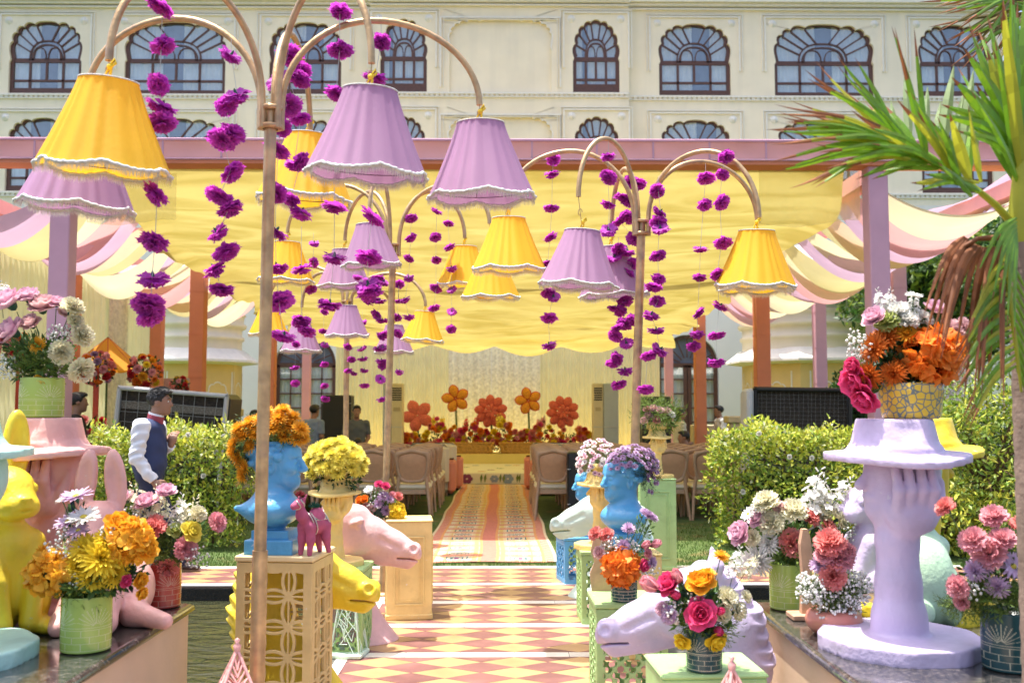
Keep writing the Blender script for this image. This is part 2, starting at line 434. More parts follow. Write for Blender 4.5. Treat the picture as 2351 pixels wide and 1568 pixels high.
# carpet ----------------------------------------------------------------
cc = [(0.64, 0.48, 0.27), (0.58, 0.19, 0.14), (0.66, 0.30, 0.11), (0.07, 0.16, 0.18), (0.28, 0.07, 0.18), (0.66, 0.54, 0.36), (0.62, 0.42, 0.14)]
cm = [M('carpet_%d' % i, c, 0.95, 0.12, 30, 0.3, 300) for i, c in enumerate(cc)]
CX0, CX1, CY0, CY1 = -0.83, 0.56, 10.02, 20.6
nu, nv = 92, 530
def cpat(i, j):
    u = (i + .5) / nu * 1.39; v = (j + .5) / nv * 10.58
    uu = min(u, 1.39 - u)
    if uu < 0.025: return 5
    if uu < 0.115: return 1 if (i + j) % 7 else 5
    if uu < 0.125: return 5
    if uu < 0.150: return 2
    c = abs(u - 0.695)
    if c < 0.07: return 1
    if c < 0.078: return 5
    if c < 0.105: return 2
    f = (uu - 0.175) / 0.395                    # 0..1 over a field
    p = v % 0.40
    if p < 0.05 or 0.36 < p < 0.385 or 0.075 < p < 0.09: return 1
    if p < 0.055: return 5
    if 0.12 < p < 0.34 and 0.2 < f < 0.8:
        a = abs(p - 0.23) / 0.11; b_ = abs(f - 0.5) / 0.3
        q = max(a, b_)
        if int(v / 0.40) % 2 == 0:
            if q > 0.8: return 3
            if q > 0.55: return 5
            if q > 0.38: return 3
            if b_ < 0.2: return 4
            return 5
        if a > 0.72 and int(f * 20) % 2: return 3
        if a < 0.3 and b_ < 0.75: return 3 if int(f * 24) % 3 else 4
        return 5
    return 0 if int(f * 11) % 2 else (5 if int(f * 11) % 4 == 0 else 6)
def cfn(u, v):
    x = CX0 + (CX1 - CX0) * u + 0.012 * math.sin(v * 23) ; y = CY0 + (CY1 - CY0) * v
    return (x, y, 0.012 + 0.006 * math.sin(y * 3.1 + u * 2) * math.sin(y * 1.3) + 0.004 * math.sin(u * 9 + y))
carpet = MB().grid(cfn, nu, nv, mifun=cpat)
carpet.v = carpet.v; 
co_ = carpet.build('aisle_carpet', cm); tag(co_, 'cream and coral woven runner laid along the aisle to the stage', 'carpet')
# =================================================================== hotel building
m_wall = M('wall_cream', (0.84, 0.76, 0.58), 0.8, 0.05, 1.2, 0.1, 25, c2=(0.79, 0.72, 0.56), c2t=0.62, c2s=0.9)
_n = m_wall.node_tree.nodes; _l = m_wall.node_tree.links; _b = _n['Principled BSDF']; _src = _b.inputs['Base Color'].links[0].from_socket
_tc = _n.new('ShaderNodeTexCoord'); _mp = _n.new('ShaderNodeMapping'); _mp.inputs['Scale'].default_value = (1.3, 1, .10); _nz = _n.new('ShaderNodeTexNoise'); _nz.inputs['Scale'].default_value = 1.6; _nz.inputs['Detail'].default_value = 6
_mr = _n.new('ShaderNodeMapRange'); _mr.inputs['From Min'].default_value = .52; _mr.inputs['From Max'].default_value = .78; _mr.inputs['To Max'].default_value = .45
_mx = _n.new('ShaderNodeMix'); _mx.data_type = 'RGBA'; _mx.inputs[7].default_value = (.62, .57, .46, 1)
_l.new(_tc.outputs['Object'], _mp.inputs[0]); _l.new(_mp.outputs[0], _nz.inputs['Vector']); _l.new(_nz.outputs['Fac'], _mr.inputs['Value']); _l.new(_mr.outputs[0], _mx.inputs[0]); _l.new(_src, _mx.inputs[6]); _l.new(_mx.outputs[2], _b.inputs['Base Color'])
m_wallw = M('wall_white', (0.74, 0.72, 0.66), 0.8, 0.04, 1.0)
m_trim = M('trim_white', (0.78, 0.75, 0.67), 0.7, 0.05)
m_wood = M('window_wood', (0.095, 0.038, 0.024), 0.45, 0.2, 10)
m_curt = M('window_curtain', (0.80, 0.82, 0.80), 0.9, 0.08, 5)
m_room = M('room_dark', (0.20, 0.22, 0.27), 0.9, 0.2, 2)  # gloom of the unlit rooms put into the colour of a flat backing sheet
m_lead = M('parapet', (0.30, 0.33, 0.32), 0.6, 0.1)
m_glass = bpy.data.materials.new('pane_glass'); m_glass.use_nodes = True
_n = m_glass.node_tree.nodes; _l = m_glass.node_tree.links
_g = _n.new('ShaderNodeBsdfGlossy'); _g.inputs['Roughness'].default_value = 0.03; _g.inputs['Color'].default_value = (0.9, 0.95, 1, 1)
_t = _n.new('ShaderNodeBsdfTransparent'); _t.inputs[0].default_value = (0.90, 0.92, 0.92, 1)
_m = _n.new('ShaderNodeMixShader'); _m.inputs[0].default_value = 0.12
_l.new(_t.outputs[0], _m.inputs[1]); _l.new(_g.outputs[0], _m.inputs[2]); _l.new(_m.outputs[0], _n['Material Output'].inputs['Surface'])
FY = 32.0
hotel = thing('hotel_building', 'long cream hotel facade with scalloped brown arched windows behind the marquee', 'building', (0, FY, 0))
def FX(px, py=140): return at(px, py, FY).x
def FZ(py, px=1175): return at(px, py, FY).z
Z_SILL, Z_TOP = FZ(218), FZ(54)
Z_SILL2, Z_TOP2 = FZ(441), FZ(277)
def foil(hw, hs, n, pw, amp, ztop, K=9):
    """scalloped arch from (hw,0) over (0,ztop) to (-hw,0)"""
    pts = []
    for s in range(n):
        for q in range(K):
            a = PI * (s + q / K) / n
            c, d = math.cos(a), math.sin(a)
            x = hw * abs(c) ** pw * (1 if c >= 0 else -1); z = ztop * abs(d) ** pw
            b_ = amp * (abs(math.sin(n * a)) ** 0.7)
            pts.append((x * (1 - amp / hw * 0.5) + b_ * c * 0.8, z * (1 - amp / ztop * 0.9) + b_ * d))
    pts.append((-hw * (1 - amp / hw * 0.5), 0)); return pts
def outline(hw, h, sp, n, pw, amp):
    arch = foil(hw, 0, n, pw, amp, h - sp)
    e = hw
    return [(-e, 0), (e, 0), (e, sp * 0.93)] + [(x, sp + z) for x, z in arch] + [(-e, sp * 0.93)]
def ring(mb, P, rect, y, mi=0):
    """wall between rectangle and opening outline"""
    x0, x1, z0, z1 = rect; cx, cz = 0.0, sum(p[1] for p in P) / len(P)
    Q = []
    for (x, z) in P:
        dx, dz = x - cx, z - cz; t = 1e9
        if dx > 1e-9: t = min(t, (x1 - cx) / dx)
        if dx < -1e-9: t = min(t, (x0 - cx) / dx)
        if dz > 1e-9: t = min(t, (z1 - cz) / dz)
        if dz < -1e-9: t = min(t, (z0 - cz) / dz)
        Q.append((cx + dx * t, cz + dz * t))
    m_ = len(P)
    vs = [(x, y, z) for x, z in P] + [(x, y, z) for x, z in Q]
    fs = []
    for i in range(m_):
        j = (i + 1) % m_
        # insert rectangle corners where consecutive rays hit different sides
        a, b_ = Q[i], Q[j]
        if abs(a[0] - b_[0]) > 1e-6 and abs(a[1] - b_[1]) > 1e-6:
            cxr = x0 if (abs(a[0] - x0) < 1e-6 or abs(b_[0] - x0) < 1e-6) else x1
            czr = z0 if (abs(a[1] - z0) < 1e-6 or abs(b_[1] - z0) < 1e-6) else z1
            k = len(vs); vs.append((cxr, y, czr)); fs.append((i, j, m_ + j, k, m_ + i))
        else: fs.append((i, j, m_ + j, m_ + i))
    mb.add(vs, [f[::-1] for f in fs], mi)
def scale_out(P, k, dz=0.0):
    cz = sum(p[1] for p in P) / len(P); return [(x * k, cz + (z - cz) * k + dz) for x, z in P]
WT = {}
def window_type(key, hw, h, n, pw, amp):
    sp = h * 0.46 + 0.02
    P = outline(hw, h, sp, n, pw, amp)
    d = dict(P=P, hw=hw, h=h, sp=sp)
    fr = MB()
    inn = scale_out(P, 1 - 0.12 / hw)
    m_ = len(P)
    vs = [(x, 0.10, z) for x, z in P] + [(x, 0.10, z) for x, z in inn] + [(x, 0.17, z) for x, z in inn]
    fr.add(vs, [(i, (i + 1) % m_, m_ + (i + 1) % m_, m_ + i)[::-1] for i in range(m_)] + [(m_ + i, m_ + (i + 1) % m_, 2 * m_ + (i + 1) % m_, 2 * m_ + i)[::-1] for i in range(m_)])
    iw = hw - 0.10
    def bar(x0, z0, x1, z1, t=0.035):
        dx, dz = x1 - x0, z1 - z0; L = math.hypot(dx, dz); nx, nz = -dz / L * t / 2, dx / L * t / 2
        fr.prism([(x0 + nx, z0 + nz), (x0 - nx, z0 - nz), (x1 - nx, z1 - nz), (x1 + nx, z1 + nz)], 0.115, 0.165)
    bar(-iw, sp, iw, sp, 0.14)
    zb = sp * 0.40
    bar(-iw, zb, iw, zb, 0.075)
    q = iw * 0.5
    bar(-q, 0.05, -q, sp - 0.06, 0.075); bar(q, 0.05, q, sp - 0.06, 0.075); bar(0, zb + .03, 0, sp - 0.06, 0.075)
    # inner arch and fan
    r = iw * 0.52; rz = (h - sp) * 0.52
    def arc(rx, rz_, k, p=0.8):
        return [(rx * abs(math.cos(PI * i / k)) ** p * (1 if math.cos(PI * i / k) >= 0 else -1), sp + rz_ * math.sin(PI * i / k) ** p) for i in range(k + 1)]
    for (rx, rr) in ((r, rz), (r * 0.86, rz * 0.80)):
        A = arc(rx, rr, 14)
        for i in range(14): bar(*A[i], *A[i + 1], 0.05)
    for s in (-1, 1):
        A = [(s * r * 0.42 + x * 0.36, sp + (z - sp) * 0.66) for x, z in arc(r, rz, 8)]
        for i in range(8): bar(*A[i], *A[i + 1], 0.03)
    rays = []
    for s in range(1, n):
        a = PI * s / n; c, dd = math.cos(a), math.sin(a)
        p0 = (r * abs(c) ** 0.8 * (1 if c >= 0 else -1), sp + rz * dd ** 0.8); p1 = (iw * abs(c) ** pw * (1 if c >= 0 else -1), sp + (h - sp - 0.12) * dd ** pw)
        bar(*p0, *p1, 0.05); rays.append((p0, p1))
    d['frame'] = fr.mesh('window', m_wood)
    # panes (lower lights, then the fan)
    pn = []
    def pane(poly): pn.append(MB().prism(poly, 0.148, 0.153).mesh('pane', m_glass))
    for (x0, x1) in ((-iw, -q), (q, iw)):
        pane([(x0, 0.06), (x1, 0.06), (x1, zb), (x0, zb)][::-1]); pane([(x0, zb), (x1, zb), (x1, sp), (x0, sp)][::-1])
    pane([(-q, 0.06), (q, 0.06), (q, zb), (-q, zb)][::-1]); pane([(-q, zb), (0, zb), (0, sp), (-q, sp)][::-1]); pane([(0, zb), (q, zb), (q, sp), (0, sp)][::-1])
    A = arc(r, rz, 14); pane([(x, z) for x, z in A])
    rr_ = [((r, sp), (iw, sp))] + rays + [((-r, sp), (-iw, sp))]
    for s in range(n):
        (a0, a1), (b0, b1) = rr_[s], rr_[s + 1]
        mx_ = ((a1[0] + b1[0]) / 2 * 1.03, (a1[1] + b1[1]) / 2 + 0.06)
        pane([a0, a1, mx_, b1, b0])
    d['panes'] = pn
    # rectangular moulding with corner rosettes
    tr = MB()
    for k, (ins, wd) in enumerate(((0.30, 0.05), (0.40, 0.025))):
        X, Zt = hw + ins, h + ins * 0.75
        for s in (-1, 1): tr.box((s * X, -0.02, Zt / 2 + 0.4), (wd, 0.06, Zt - 0.8))
        tr.box((0, -0.02, Zt), (2 * X + wd, 0.058, wd))
    for s in (-1, 1):
        pr = [(0.001, 0.05), (0.06, 0.05), (0.07, 0.03), (0.1, 0.035), (0.13, 0.0)]
        t_ = MB().lathe(pr, 16)
        for (x, y, z) in [t_.v[i] for i in range(0)]: pass
        vs = [(s * (hw + 0.05) + v[0], -v[2], h + 0.02 + v[1]) for v in t_.v]; tr.add(vs, t_.f, 0, True)
    d['trim'] = tr.mesh('moulding', m_trim)
    WT[key] = d; return d
window_type('wide', FX(2006) / 2 - FX(1778) / 2, Z_TOP - Z_SILL, 9, 0.56, 0.10)
window_type('mid', FX(1677) / 2 - FX(1513) / 2, Z_TOP - Z_SILL, 9, 0.62, 0.09)
window_type('slim', FX(1420) / 2 - FX(1314) / 2, Z_TOP - Z_SILL + 0.02, 9, 0.85, 0.08)
HX0, HX1 = FX(-420), FX(2303)
C0, C1 = FX(852), FX(1441)
wins = [('mid', -140), ('mid', 104), ('wide', 402), ('mid', 701), ('slim', 928.5), ('niche', 1149), ('slim', 1367), ('mid', 1595), ('wide', 1892), ('mid', 2191)]
wallm = MB(); moul = MB()
Z_ROOF = FZ(-60)
def yo(x): return -0.28 if C0 - 0.01 < x < C1 + 0.01 else 0.0
rows = [(Z_SILL, 0), (Z_SILL2, 1)]
prevx = HX0; bays = []
for typ, px in wins:
    x = FX(px); hw = 1.75 if typ == 'niche' else WT[typ]['hw']
    bays.append((typ, x, hw))
edges = sorted([HX0, C0, C1, HX1] + [b[1] - b[2] - 0.25 for b in bays] + [b[1] + b[2] + 0.25 for b in bays])
Z_LOW = FZ(470)
def quad(mb, x0, x1, z0, z1, y): mb.add([(x0, y, z0), (x1, y, z0), (x1, y, z1), (x0, y, z1)], [(0, 1, 2, 3)])
RZ1 = Z_TOP + 0.35; RZ2 = Z_TOP2 + 0.35
for i in range(len(edges) - 1):
    x0, x1 = edges[i], edges[i + 1]; xm = (x0 + x1) / 2; y = yo(xm)
    if x1 - x0 < 1e-4: continue
    isbay = [b for b in bays if abs(b[1] - xm) < 0.02]
    if isbay:
        quad(wallm, x0, x1, RZ1, Z_ROOF, y); quad(wallm, x0, x1, RZ2, Z_SILL, y); quad(wallm, x0, x1, Z_LOW, Z_SILL2, y)
    else: quad(wallm, x0, x1, Z_LOW, Z_ROOF, y)
for x, s in ((C0, 1), (C1, -1)):
    wallm.add([(x, -0.28, Z_LOW), (x, 0, Z_LOW), (x, 0, Z_ROOF), (x, -0.28, Z_ROOF)], [(0, 1, 2, 3)])
wallm.add([(HX1, 0, 0), (HX1, 8, 0), (HX1, 8, Z_ROOF), (HX1, 0, Z_ROOF)], [(0, 1, 2, 3)])
wallm.add([(HX0, 0, Z_ROOF), (HX1, 0, Z_ROOF), (HX1, 8, Z_ROOF), (HX0, 8, Z_ROOF)], [(0, 1, 2, 3)])
cur_cache = {}
def curtain_mesh(hw, h, gap0, gap1):
    mb = MB()
    for (a, b_) in ((-hw, gap0), (gap1, hw)):
        if b_ - a < 0.08: continue
        k = max(4, int((b_ - a) / 0.035))
        P = [(a + (b_ - a) * i / k, 0.26 + 0.02 * math.sin(i * 1.6) + 0.012 * math.sin(i * 0.7)) for i in range(k + 1)]
        mb.strip([(x, y, 0.0) for x, y in P], [(x, y, h) for x, y in P], smooth=True)
    return mb.mesh('curtain', m_curt)
rw = random.Random(5)
for (typ, x, hw) in bays:
    y = yo(x)
    for (zs, r) in rows:
        zt = RZ1 if r == 0 else RZ2
        if typ == 'niche':
            P = outline(1.66, Z_TOP - Z_SILL + 0.02, (Z_TOP - Z_SILL) * 0.62, 11, 0.45, 0.07)
            rect = (-hw - 0.25, hw + 0.25, 0, zt - zs)
            mb = MB(); ring(mb, P, rect, 0); m_ = len(P)
            mb.add([(a, 0, b_) for a, b_ in P] + [(a, 0.09, b_) for a, b_ in P], [(i, (i + 1) % m_, m_ + (i + 1) % m_, m_ + i) for i in range(m_)])
            mb.add([(a, 0.09, b_) for a, b_ in P], [tuple(range(m_))])
            wallm.add([(x + v[0], y + v[1], zs + v[2]) for v in mb.v], mb.f)
            t_ = MB()
            P2 = scale_out(P, 1.03)
            for s in (-1, 1): t_.box((s * 1.95, -0.02, 1.3), (0.05, 0.06, 2.3)); t_.box((s * 1.85, -0.02, 1.3), (0.02, 0.06, 2.3))
            t_.box((0, -0.02, 2.47), (3.95, 0.058, 0.05)); t_.box((0, -0.02, 2.40), (3.75, 0.058, 0.02))
            mm_ = len(P); o_ = [(a, -0.03, b_) for a, b_ in P] + [(a, -0.03, b_) for a, b_ in P2]
            t_.add(o_, [(i, (i + 1) % mm_, mm_ + (i + 1) % mm_, mm_ + i)[::-1] for i in range(2, mm_ - 1)])
            o = t_.build('moulding', m_trim, hotel); o.location = (x, y, zs)
            continue
        d = WT[typ]; P = d['P']; rect = (-hw - 0.25, hw + 0.25, 0, zt - zs)
        mb = MB(); ring(mb, P, rect, 0); m_ = len(P)
        mb.add([(a, 0, b_) for a, b_ in P] + [(a, 0.11, b_) for a, b_ in P], [(i, (i + 1) % m_, m_ + (i + 1) % m_, m_ + i) for i in range(m_)])
        wallm.add([(x + v[0], y + v[1], zs + v[2]) for v in mb.v], mb.f)
        wo = link('window', d['frame'], hotel, (x, y, zs))
        for pm in d['panes']: link('pane', pm, wo)
        g0 = rw.uniform(-0.75, 0.1) * hw; g1 = g0 + rw.uniform(0.15, 0.6) * hw
        key = (typ, rw.randint(0, 3))
        if key not in cur_cache: cur_cache[key] = curtain_mesh(hw, d['h'], g0, g1)
        link('curtain', cur_cache[key], wo)
        MB().add([(-hw - .1, 0.45, -.1), (hw + .1, 0.45, -.1), (hw + .1, 0.45, d['h'] + .1), (-hw - .1, 0.45, d['h'] + .1)], [(0, 1, 2, 3)]).build('dark_room_backing', m_room, wo)
        link('moulding', d['trim'], hotel, (x, y, zs))
hotel_wall = wallm.build('wall', m_wall, hotel)
# bands and cornices
bd = MB()
for (x0, x1, y) in ((HX0, C0, 0), (C0, C1, -0.28), (C1, HX1, 0)):
    L = x1 - x0; xm = (x0 + x1) / 2
    for zz in (Z_SILL, Z_SILL2):
        bd.box((xm, y - 0.03, zz - 0.06), (L, 0.08, 0.05)); bd.box((xm, y - 0.02, zz - 0.17), (L, 0.06, 0.03))
        k = int(L / 0.16)
        for i in range(k): bd.box((x0 + (i + .5) * L / k, y - 0.02, zz - 0.115), (L / k * 0.6, 0.06, 0.07))
    zc = FZ(14)
    bd.box((xm, y - 0.08, zc), (L + (0.1 if y else 0), 0.18, 0.09)); bd.box((xm, y - 0.14, zc + 0.12), (L + (0.1 if y else 0), 0.30, 0.13)); bd.box((xm, y - 0.05, zc - 0.12), (L, 0.1, 0.05))
bd.build('cornice', m_trim, hotel)
MB().box(((HX0 + HX1) / 2, 0.1, FZ(0) + 0.35), (HX1 - HX0 + 0.4, 0.9, 0.42)).build('parapet', m_lead, hotel)
# ground floor wall with two arched doors
gfw = MB(); dz_ = FZ(768); doors = [FX(700, 900), FX(1581, 900)]
DP = [(-0.98, 0), (0.98, 0)] + [(0.98 * math.cos(PI * i / 20), dz_ - 0.98 + 0.98 * math.sin(PI * i / 20)) for i in range(21)]
xs = [HX0] + sum([[d - 1.2, d + 1.2] for d in doors], []) + [HX1]
for i in range(len(xs) - 1):
    if i % 2 == 0: quad(gfw, xs[i], xs[i + 1], 0, Z_LOW, 0)
    else:
        x = (xs[i] + xs[i + 1]) / 2; mb = MB(); ring(mb, DP, (-1.2, 1.2, 0, Z_LOW), 0); m_ = len(DP)
        mb.add([(a, 0, b_) for a, b_ in DP] + [(a, 0.25, b_) for a, b_ in DP], [(q, (q + 1) % m_, m_ + (q + 1) % m_, m_ + q) for q in range(m_)])
        gfw.add([(x + v[0], v[1], v[2]) for v in mb.v], mb.f)
gfw.build('ground_floor_wall', m_wallw, hotel)
for x in doors:
    f = MB(); zs = dz_ - 0.98
    f.box((0, 0.2, zs), (1.96, 0.08, 0.14))
    for s in (-1, 1):
        f.box((s * 0.92, 0.2, zs / 2), (0.14, 0.08, zs)); f.box((s * 0.07, 0.2, zs / 2), (0.12, 0.08, zs))
        f.box((s * 0.5, 0.2, 0.35), (0.8, 0.07, 0.7))
        for k in range(1, 5): f.box((s * 0.5, 0.2, 0.7 + k * (zs - 0.7) / 5), (0.8, 0.05, 0.045))
        f.box((s * 0.5, 0.2, (zs + .7) / 2), (0.04, 0.05, zs - 0.7))
    for k in range(9):
        a0 = PI * k / 8; f.prism([(0.25 * math.cos(a0) - 0.02 * math.sin(a0), zs + .25 * math.sin(a0) + .02 * math.cos(a0)), (0.25 * math.cos(a0) + 0.02 * math.sin(a0), zs + .25 * math.sin(a0) - .02 * math.cos(a0)), (0.95 * math.cos(a0) + .02 * math.sin(a0), zs + .95 * math.sin(a0) - .02 * math.cos(a0)), (0.95 * math.cos(a0) - .02 * math.sin(a0), zs + .95 * math.sin(a0) + .02 * math.cos(a0))], 0.18, 0.22)
    for i in range(20):
        a0, a1 = PI * i / 20, PI * (i + 1) / 20
        f.prism([(0.86 * math.cos(a0), zs + .86 * math.sin(a0)), (0.97 * math.cos(a0), zs + .97 * math.sin(a0)), (0.97 * math.cos(a1), zs + .97 * math.sin(a1)), (0.86 * math.cos(a1), zs + .86 * math.sin(a1))], 0.17, 0.23)
    do = f.build('door', m_wood, hotel); do.location = (x, 0, 0)
    for s in (-1, 1):
        for k in range(5):
            for q in range(2):
                w_ = 0.36; MB().box((s * (0.3 + q * 0.4), 0.215, 0.7 + (k + .5) * (zs - .7) / 5), (w_, 0.006, (zs - .7) / 5 - .05)).build('pane', m_glass, do)
    MB().add([(-.98, .33, 0), (.98, .33, 0), (.98, .33, dz_), (-.98, .33, dz_)], [(0, 1, 2, 3)]).build('dark_room_backing', m_room, do)
    c_ = curtain_mesh(0.9, zs, -0.1, 0.1); link('curtain', c_, do)

# =================================================================== domed garden kiosks
m_ky = M('kiosk_yellow', (0.72, 0.52, 0.20), 0.8, 0.06, 2)
def kiosk(cx, cy, rb, re, label, rz):
    t = thing('garden_kiosk', label, 'pavilion', (cx, cy, 0), rz, 'domed kiosks behind the marquee')
    body = MB(); body.lathe([(rb, 0), (rb, 2.75)], 8, smooth=False)
    body.build('wall', m_ky, t)
    tr = MB()
    for k in range(8):                                             # arched panels in relief
        a = 2 * PI * (k + .5) / 8; ap = rb * math.cos(PI / 8)
        P = []
        for (x, z) in outline(0.30, 1.5, 0.95, 5, 0.8, 0.05): P.append((x, z + 0.75))
        Q = scale_out(P, 1.12); m_ = len(P)
        def tf(x, d, z): return ((ap + d) * math.cos(a) - x * math.sin(a), (ap + d) * math.sin(a) + x * math.cos(a), z)
        tr.add([tf(x, 0.02, z) for x, z in P] + [tf(x, 0.02, z) for x, z in Q], [(i, (i + 1) % m_, m_ + (i + 1) % m_, m_ + i) for i in range(m_)])
        for s in (-1, 1): tr.add([tf(s * 0.42 - .02, .015, .4), tf(s * .42 + .02, .015, .4), tf(s * .42 + .02, .015, 2.55), tf(s * .42 - .02, .015, 2.55)], [(0, 1, 2, 3)])
    tr.build('wall_panels', m_trim, t)
    MB().lathe([(rb - .02, 2.74), (re, 2.80), (re, 2.86), (rb + 0.06, 3.16), (rb - .1, 3.16)], 8, smooth=False).build('eave', m_trim, t)
    r0 = rb * 0.98
    MB().lathe([(r0, 3.1), (r0, 3.4), (r0 + .06, 3.42), (r0 + .06, 3.5), (r0, 3.53), (r0, 3.72), (r0 + .1, 3.75), (r0 + .12, 3.83), (r0 + .03, 3.9), (r0 + .05, 4.06), (r0 + .1, 4.1), (r0 - .02, 4.2)], 40).build('drum', m_wall, t)
    pet = MB(); npet = 26
    for k in range(npet):
        a0 = 2 * PI * k / npet; wv = PI / npet * 0.96
        def pf(u, v, a0=a0, wv=wv):
            a = a0 + (v * 2 - 1) * wv * (1 - 0.75 * max(0, u - .65) / .35); r = r0 + 0.02 + 0.16 * math.sin(u * 2.2) + 0.03 * math.cos((v * 2 - 1) * PI / 2)
            return (r * math.cos(a), r * math.sin(a), 4.16 + 0.42 * u)
        pet.grid(pf, 6, 6)
    pet.build('lotus_petals', M('kiosk_dome', (0.62, 0.63, 0.60), 0.6, 0.06), t)
    MB().lathe([(r0 + .12, 4.4)] + [((r0 + .32) * math.cos(x * PI / 2) ** 0.8 + .01, 4.4 + 1.6 * math.sin(x * PI / 2)) for x in [i / 16 for i in range(16)]] + [(0.02, 6.1)], 96, rfun=lambda a, z: 1 + 0.02 * abs(math.cos(a * 13))).build('dome', MATS['kiosk_dome'], t)
    MB().lathe([(0.08, 6.0), (0.16, 6.15), (0.05, 6.3), (0.1, 6.42), (0.01, 6.75)], 12).build('finial', m_trim, t)
    return t
p = at(452, 830, 27); kiosk(p.x, 27, 1.2, 1.65, 'domed kiosk with white sloping eave near the orange paper parasol', R_(22.5))
p = at(1866, 830, 26.5); kiosk(p.x, 27, 1.75, 2.2, 'wider domed kiosk with white sloping eave behind the cooler with the pale side', R_(22.5))
# =================================================================== marquee
m_mauve = M('mauve_cloth', (0.62, 0.36, 0.46), 0.8, 0.06, 3, 0.1, 30, trans=0.15)
m_coral = M('coral_cloth', (0.80, 0.42, 0.40), 0.85, 0.07, 2, 0.1, 30, trans=0.25)
m_orange = M('orange_cloth', (0.68, 0.24, 0.13), 0.85, 0.07, 3, 0.1, 30, trans=0.1)
m_seam = M('seam', (0.28, 0.14, 0.20), 0.8)
mar = thing('marquee', 'large pink-beamed wedding marquee with coral and mauve cloth-covered posts', 'marquee', (0, 12.05, 0))
PZ = 12.05
def post(px_, y, mat, w_=0.3, top=4.5, seams=True):
    mb = MB(); mb.bbox((0, 0, top / 2), (w_, w_, top), 0.012)
    if seams:
        z = 0.6
        while z < top: mb.box((0, 0, z), (w_ + 0.012, w_ + 0.012, 0.012)); z += 0.75
    o = mb.build('post', mat, mar); o.location = (px_, y - PZ, 0)
XL, XR, OL, OR = at(135.5, 540, 11.93).x, at(2020, 540, 11.93).x, -7.25, 6.75
post(XL, 12.05, m_mauve, 0.24, 4.5, False); post(XR, 12.05, m_mauve, 0.24, 4.5, False)
for x in (XL, XR):
    for y in (17.5, 23.0): post(x, y, m_orange, 0.25, 4.3)
    post(x, 27.3, m_coral, 0.22, 4.3)
for x in (OL, OR):
    for y in (12.05, 16.8, 21.0): post(x, y, m_mauve if x > 0 else m_orange, 0.24, 4.3)
# front beam: rails, fabric panels and seams
zb, zt = at(1100, 368, PZ - .19).z, at(1100, 318, PZ - .19).z
bm_ = MB()
for (x0, x1) in ((-8.6, 7.6),):
    xm, L = (x0 + x1) / 2, x1 - x0
    MB().bbox((xm, -0.02, zt - 0.018), (L, 0.34, 0.036), 0.008).build('beam_rail', m_mauve, mar); MB().bbox((xm, -0.02, zb + 0.012), (L, 0.34, 0.024), 0.01).build('beam_rail', m_mauve, mar)
MB().box((-.5, -0.02, zb - 0.022), (16.2, 0.30, 0.04)).build('beam_soffit', m_orange, mar)
x = -8.6; k = 0
while x < 7.5:
    L = 0.74 + random.uniform(-0.06, 0.08)
    def pf(u, v, x=x, L=L): return (x + 0.012 + (L - 0.024) * u, -0.175 + 0.018 * math.sin(u * PI) * math.sin(v * PI), zb + 0.026 + (zt - zb - 0.064) * v)
    MB().grid(pf, 6, 4).build('fabric_panel', m_coral, mar)
    MB().box((x, -0.172, (zb + zt) / 2), (0.022, 0.02, zt - zb - 0.064)).build('seam_strip', m_mauve, mar)
    x += L; k += 1
for xx in (XL, XR, OL, OR): MB().box((xx, 7.6, 4.42), (0.2, 14.9, 0.2)).build('roof_beam', m_coral, mar)
for yy in (17.5 - PZ, 23 - PZ, 27.3 - PZ): MB().box((-0.25, yy, 4.66), (14.3, 0.14, 0.14)).build('roof_beam', m_coral, mar)

# --- yellow ceiling cloth
m_ycan = M('yellow_canopy', (0.72, 0.58, 0.16), 0.9, 0.08, 1.5, 0.15, 12, trans=0.37, tcol=(0.66, 0.54, 0.14))
_n = m_ycan.node_tree.nodes; _l = m_ycan.node_tree.links
_tc = _n.new('ShaderNodeTexCoord'); _mp = _n.new('ShaderNodeMapping'); _mp.inputs['Scale'].default_value = (.4, 1.7, .4); _nz = _n.new('ShaderNodeTexNoise'); _nz.inputs['Scale'].default_value = 1.6; _nz.inputs['Detail'].default_value = 5; _nz.inputs['Distortion'].default_value = 1.2
_rp = _n.new('ShaderNodeValToRGB'); _rp.color_ramp.elements[0].position = .34; _rp.color_ramp.elements[0].color = (.38, .30, .07, 1); _rp.color_ramp.elements[1].position = .66; _rp.color_ramp.elements[1].color = (.58, .49, .16, 1)
_l.new(_tc.outputs['Object'], _mp.inputs[0]); _l.new(_mp.outputs[0], _nz.inputs['Vector']); _l.new(_nz.outputs['Fac'], _rp.inputs[0])
for _x in _n:
    if _x.type == 'BSDF_TRANSLUCENT': _l.new(_rp.outputs[0], _x.inputs[0])

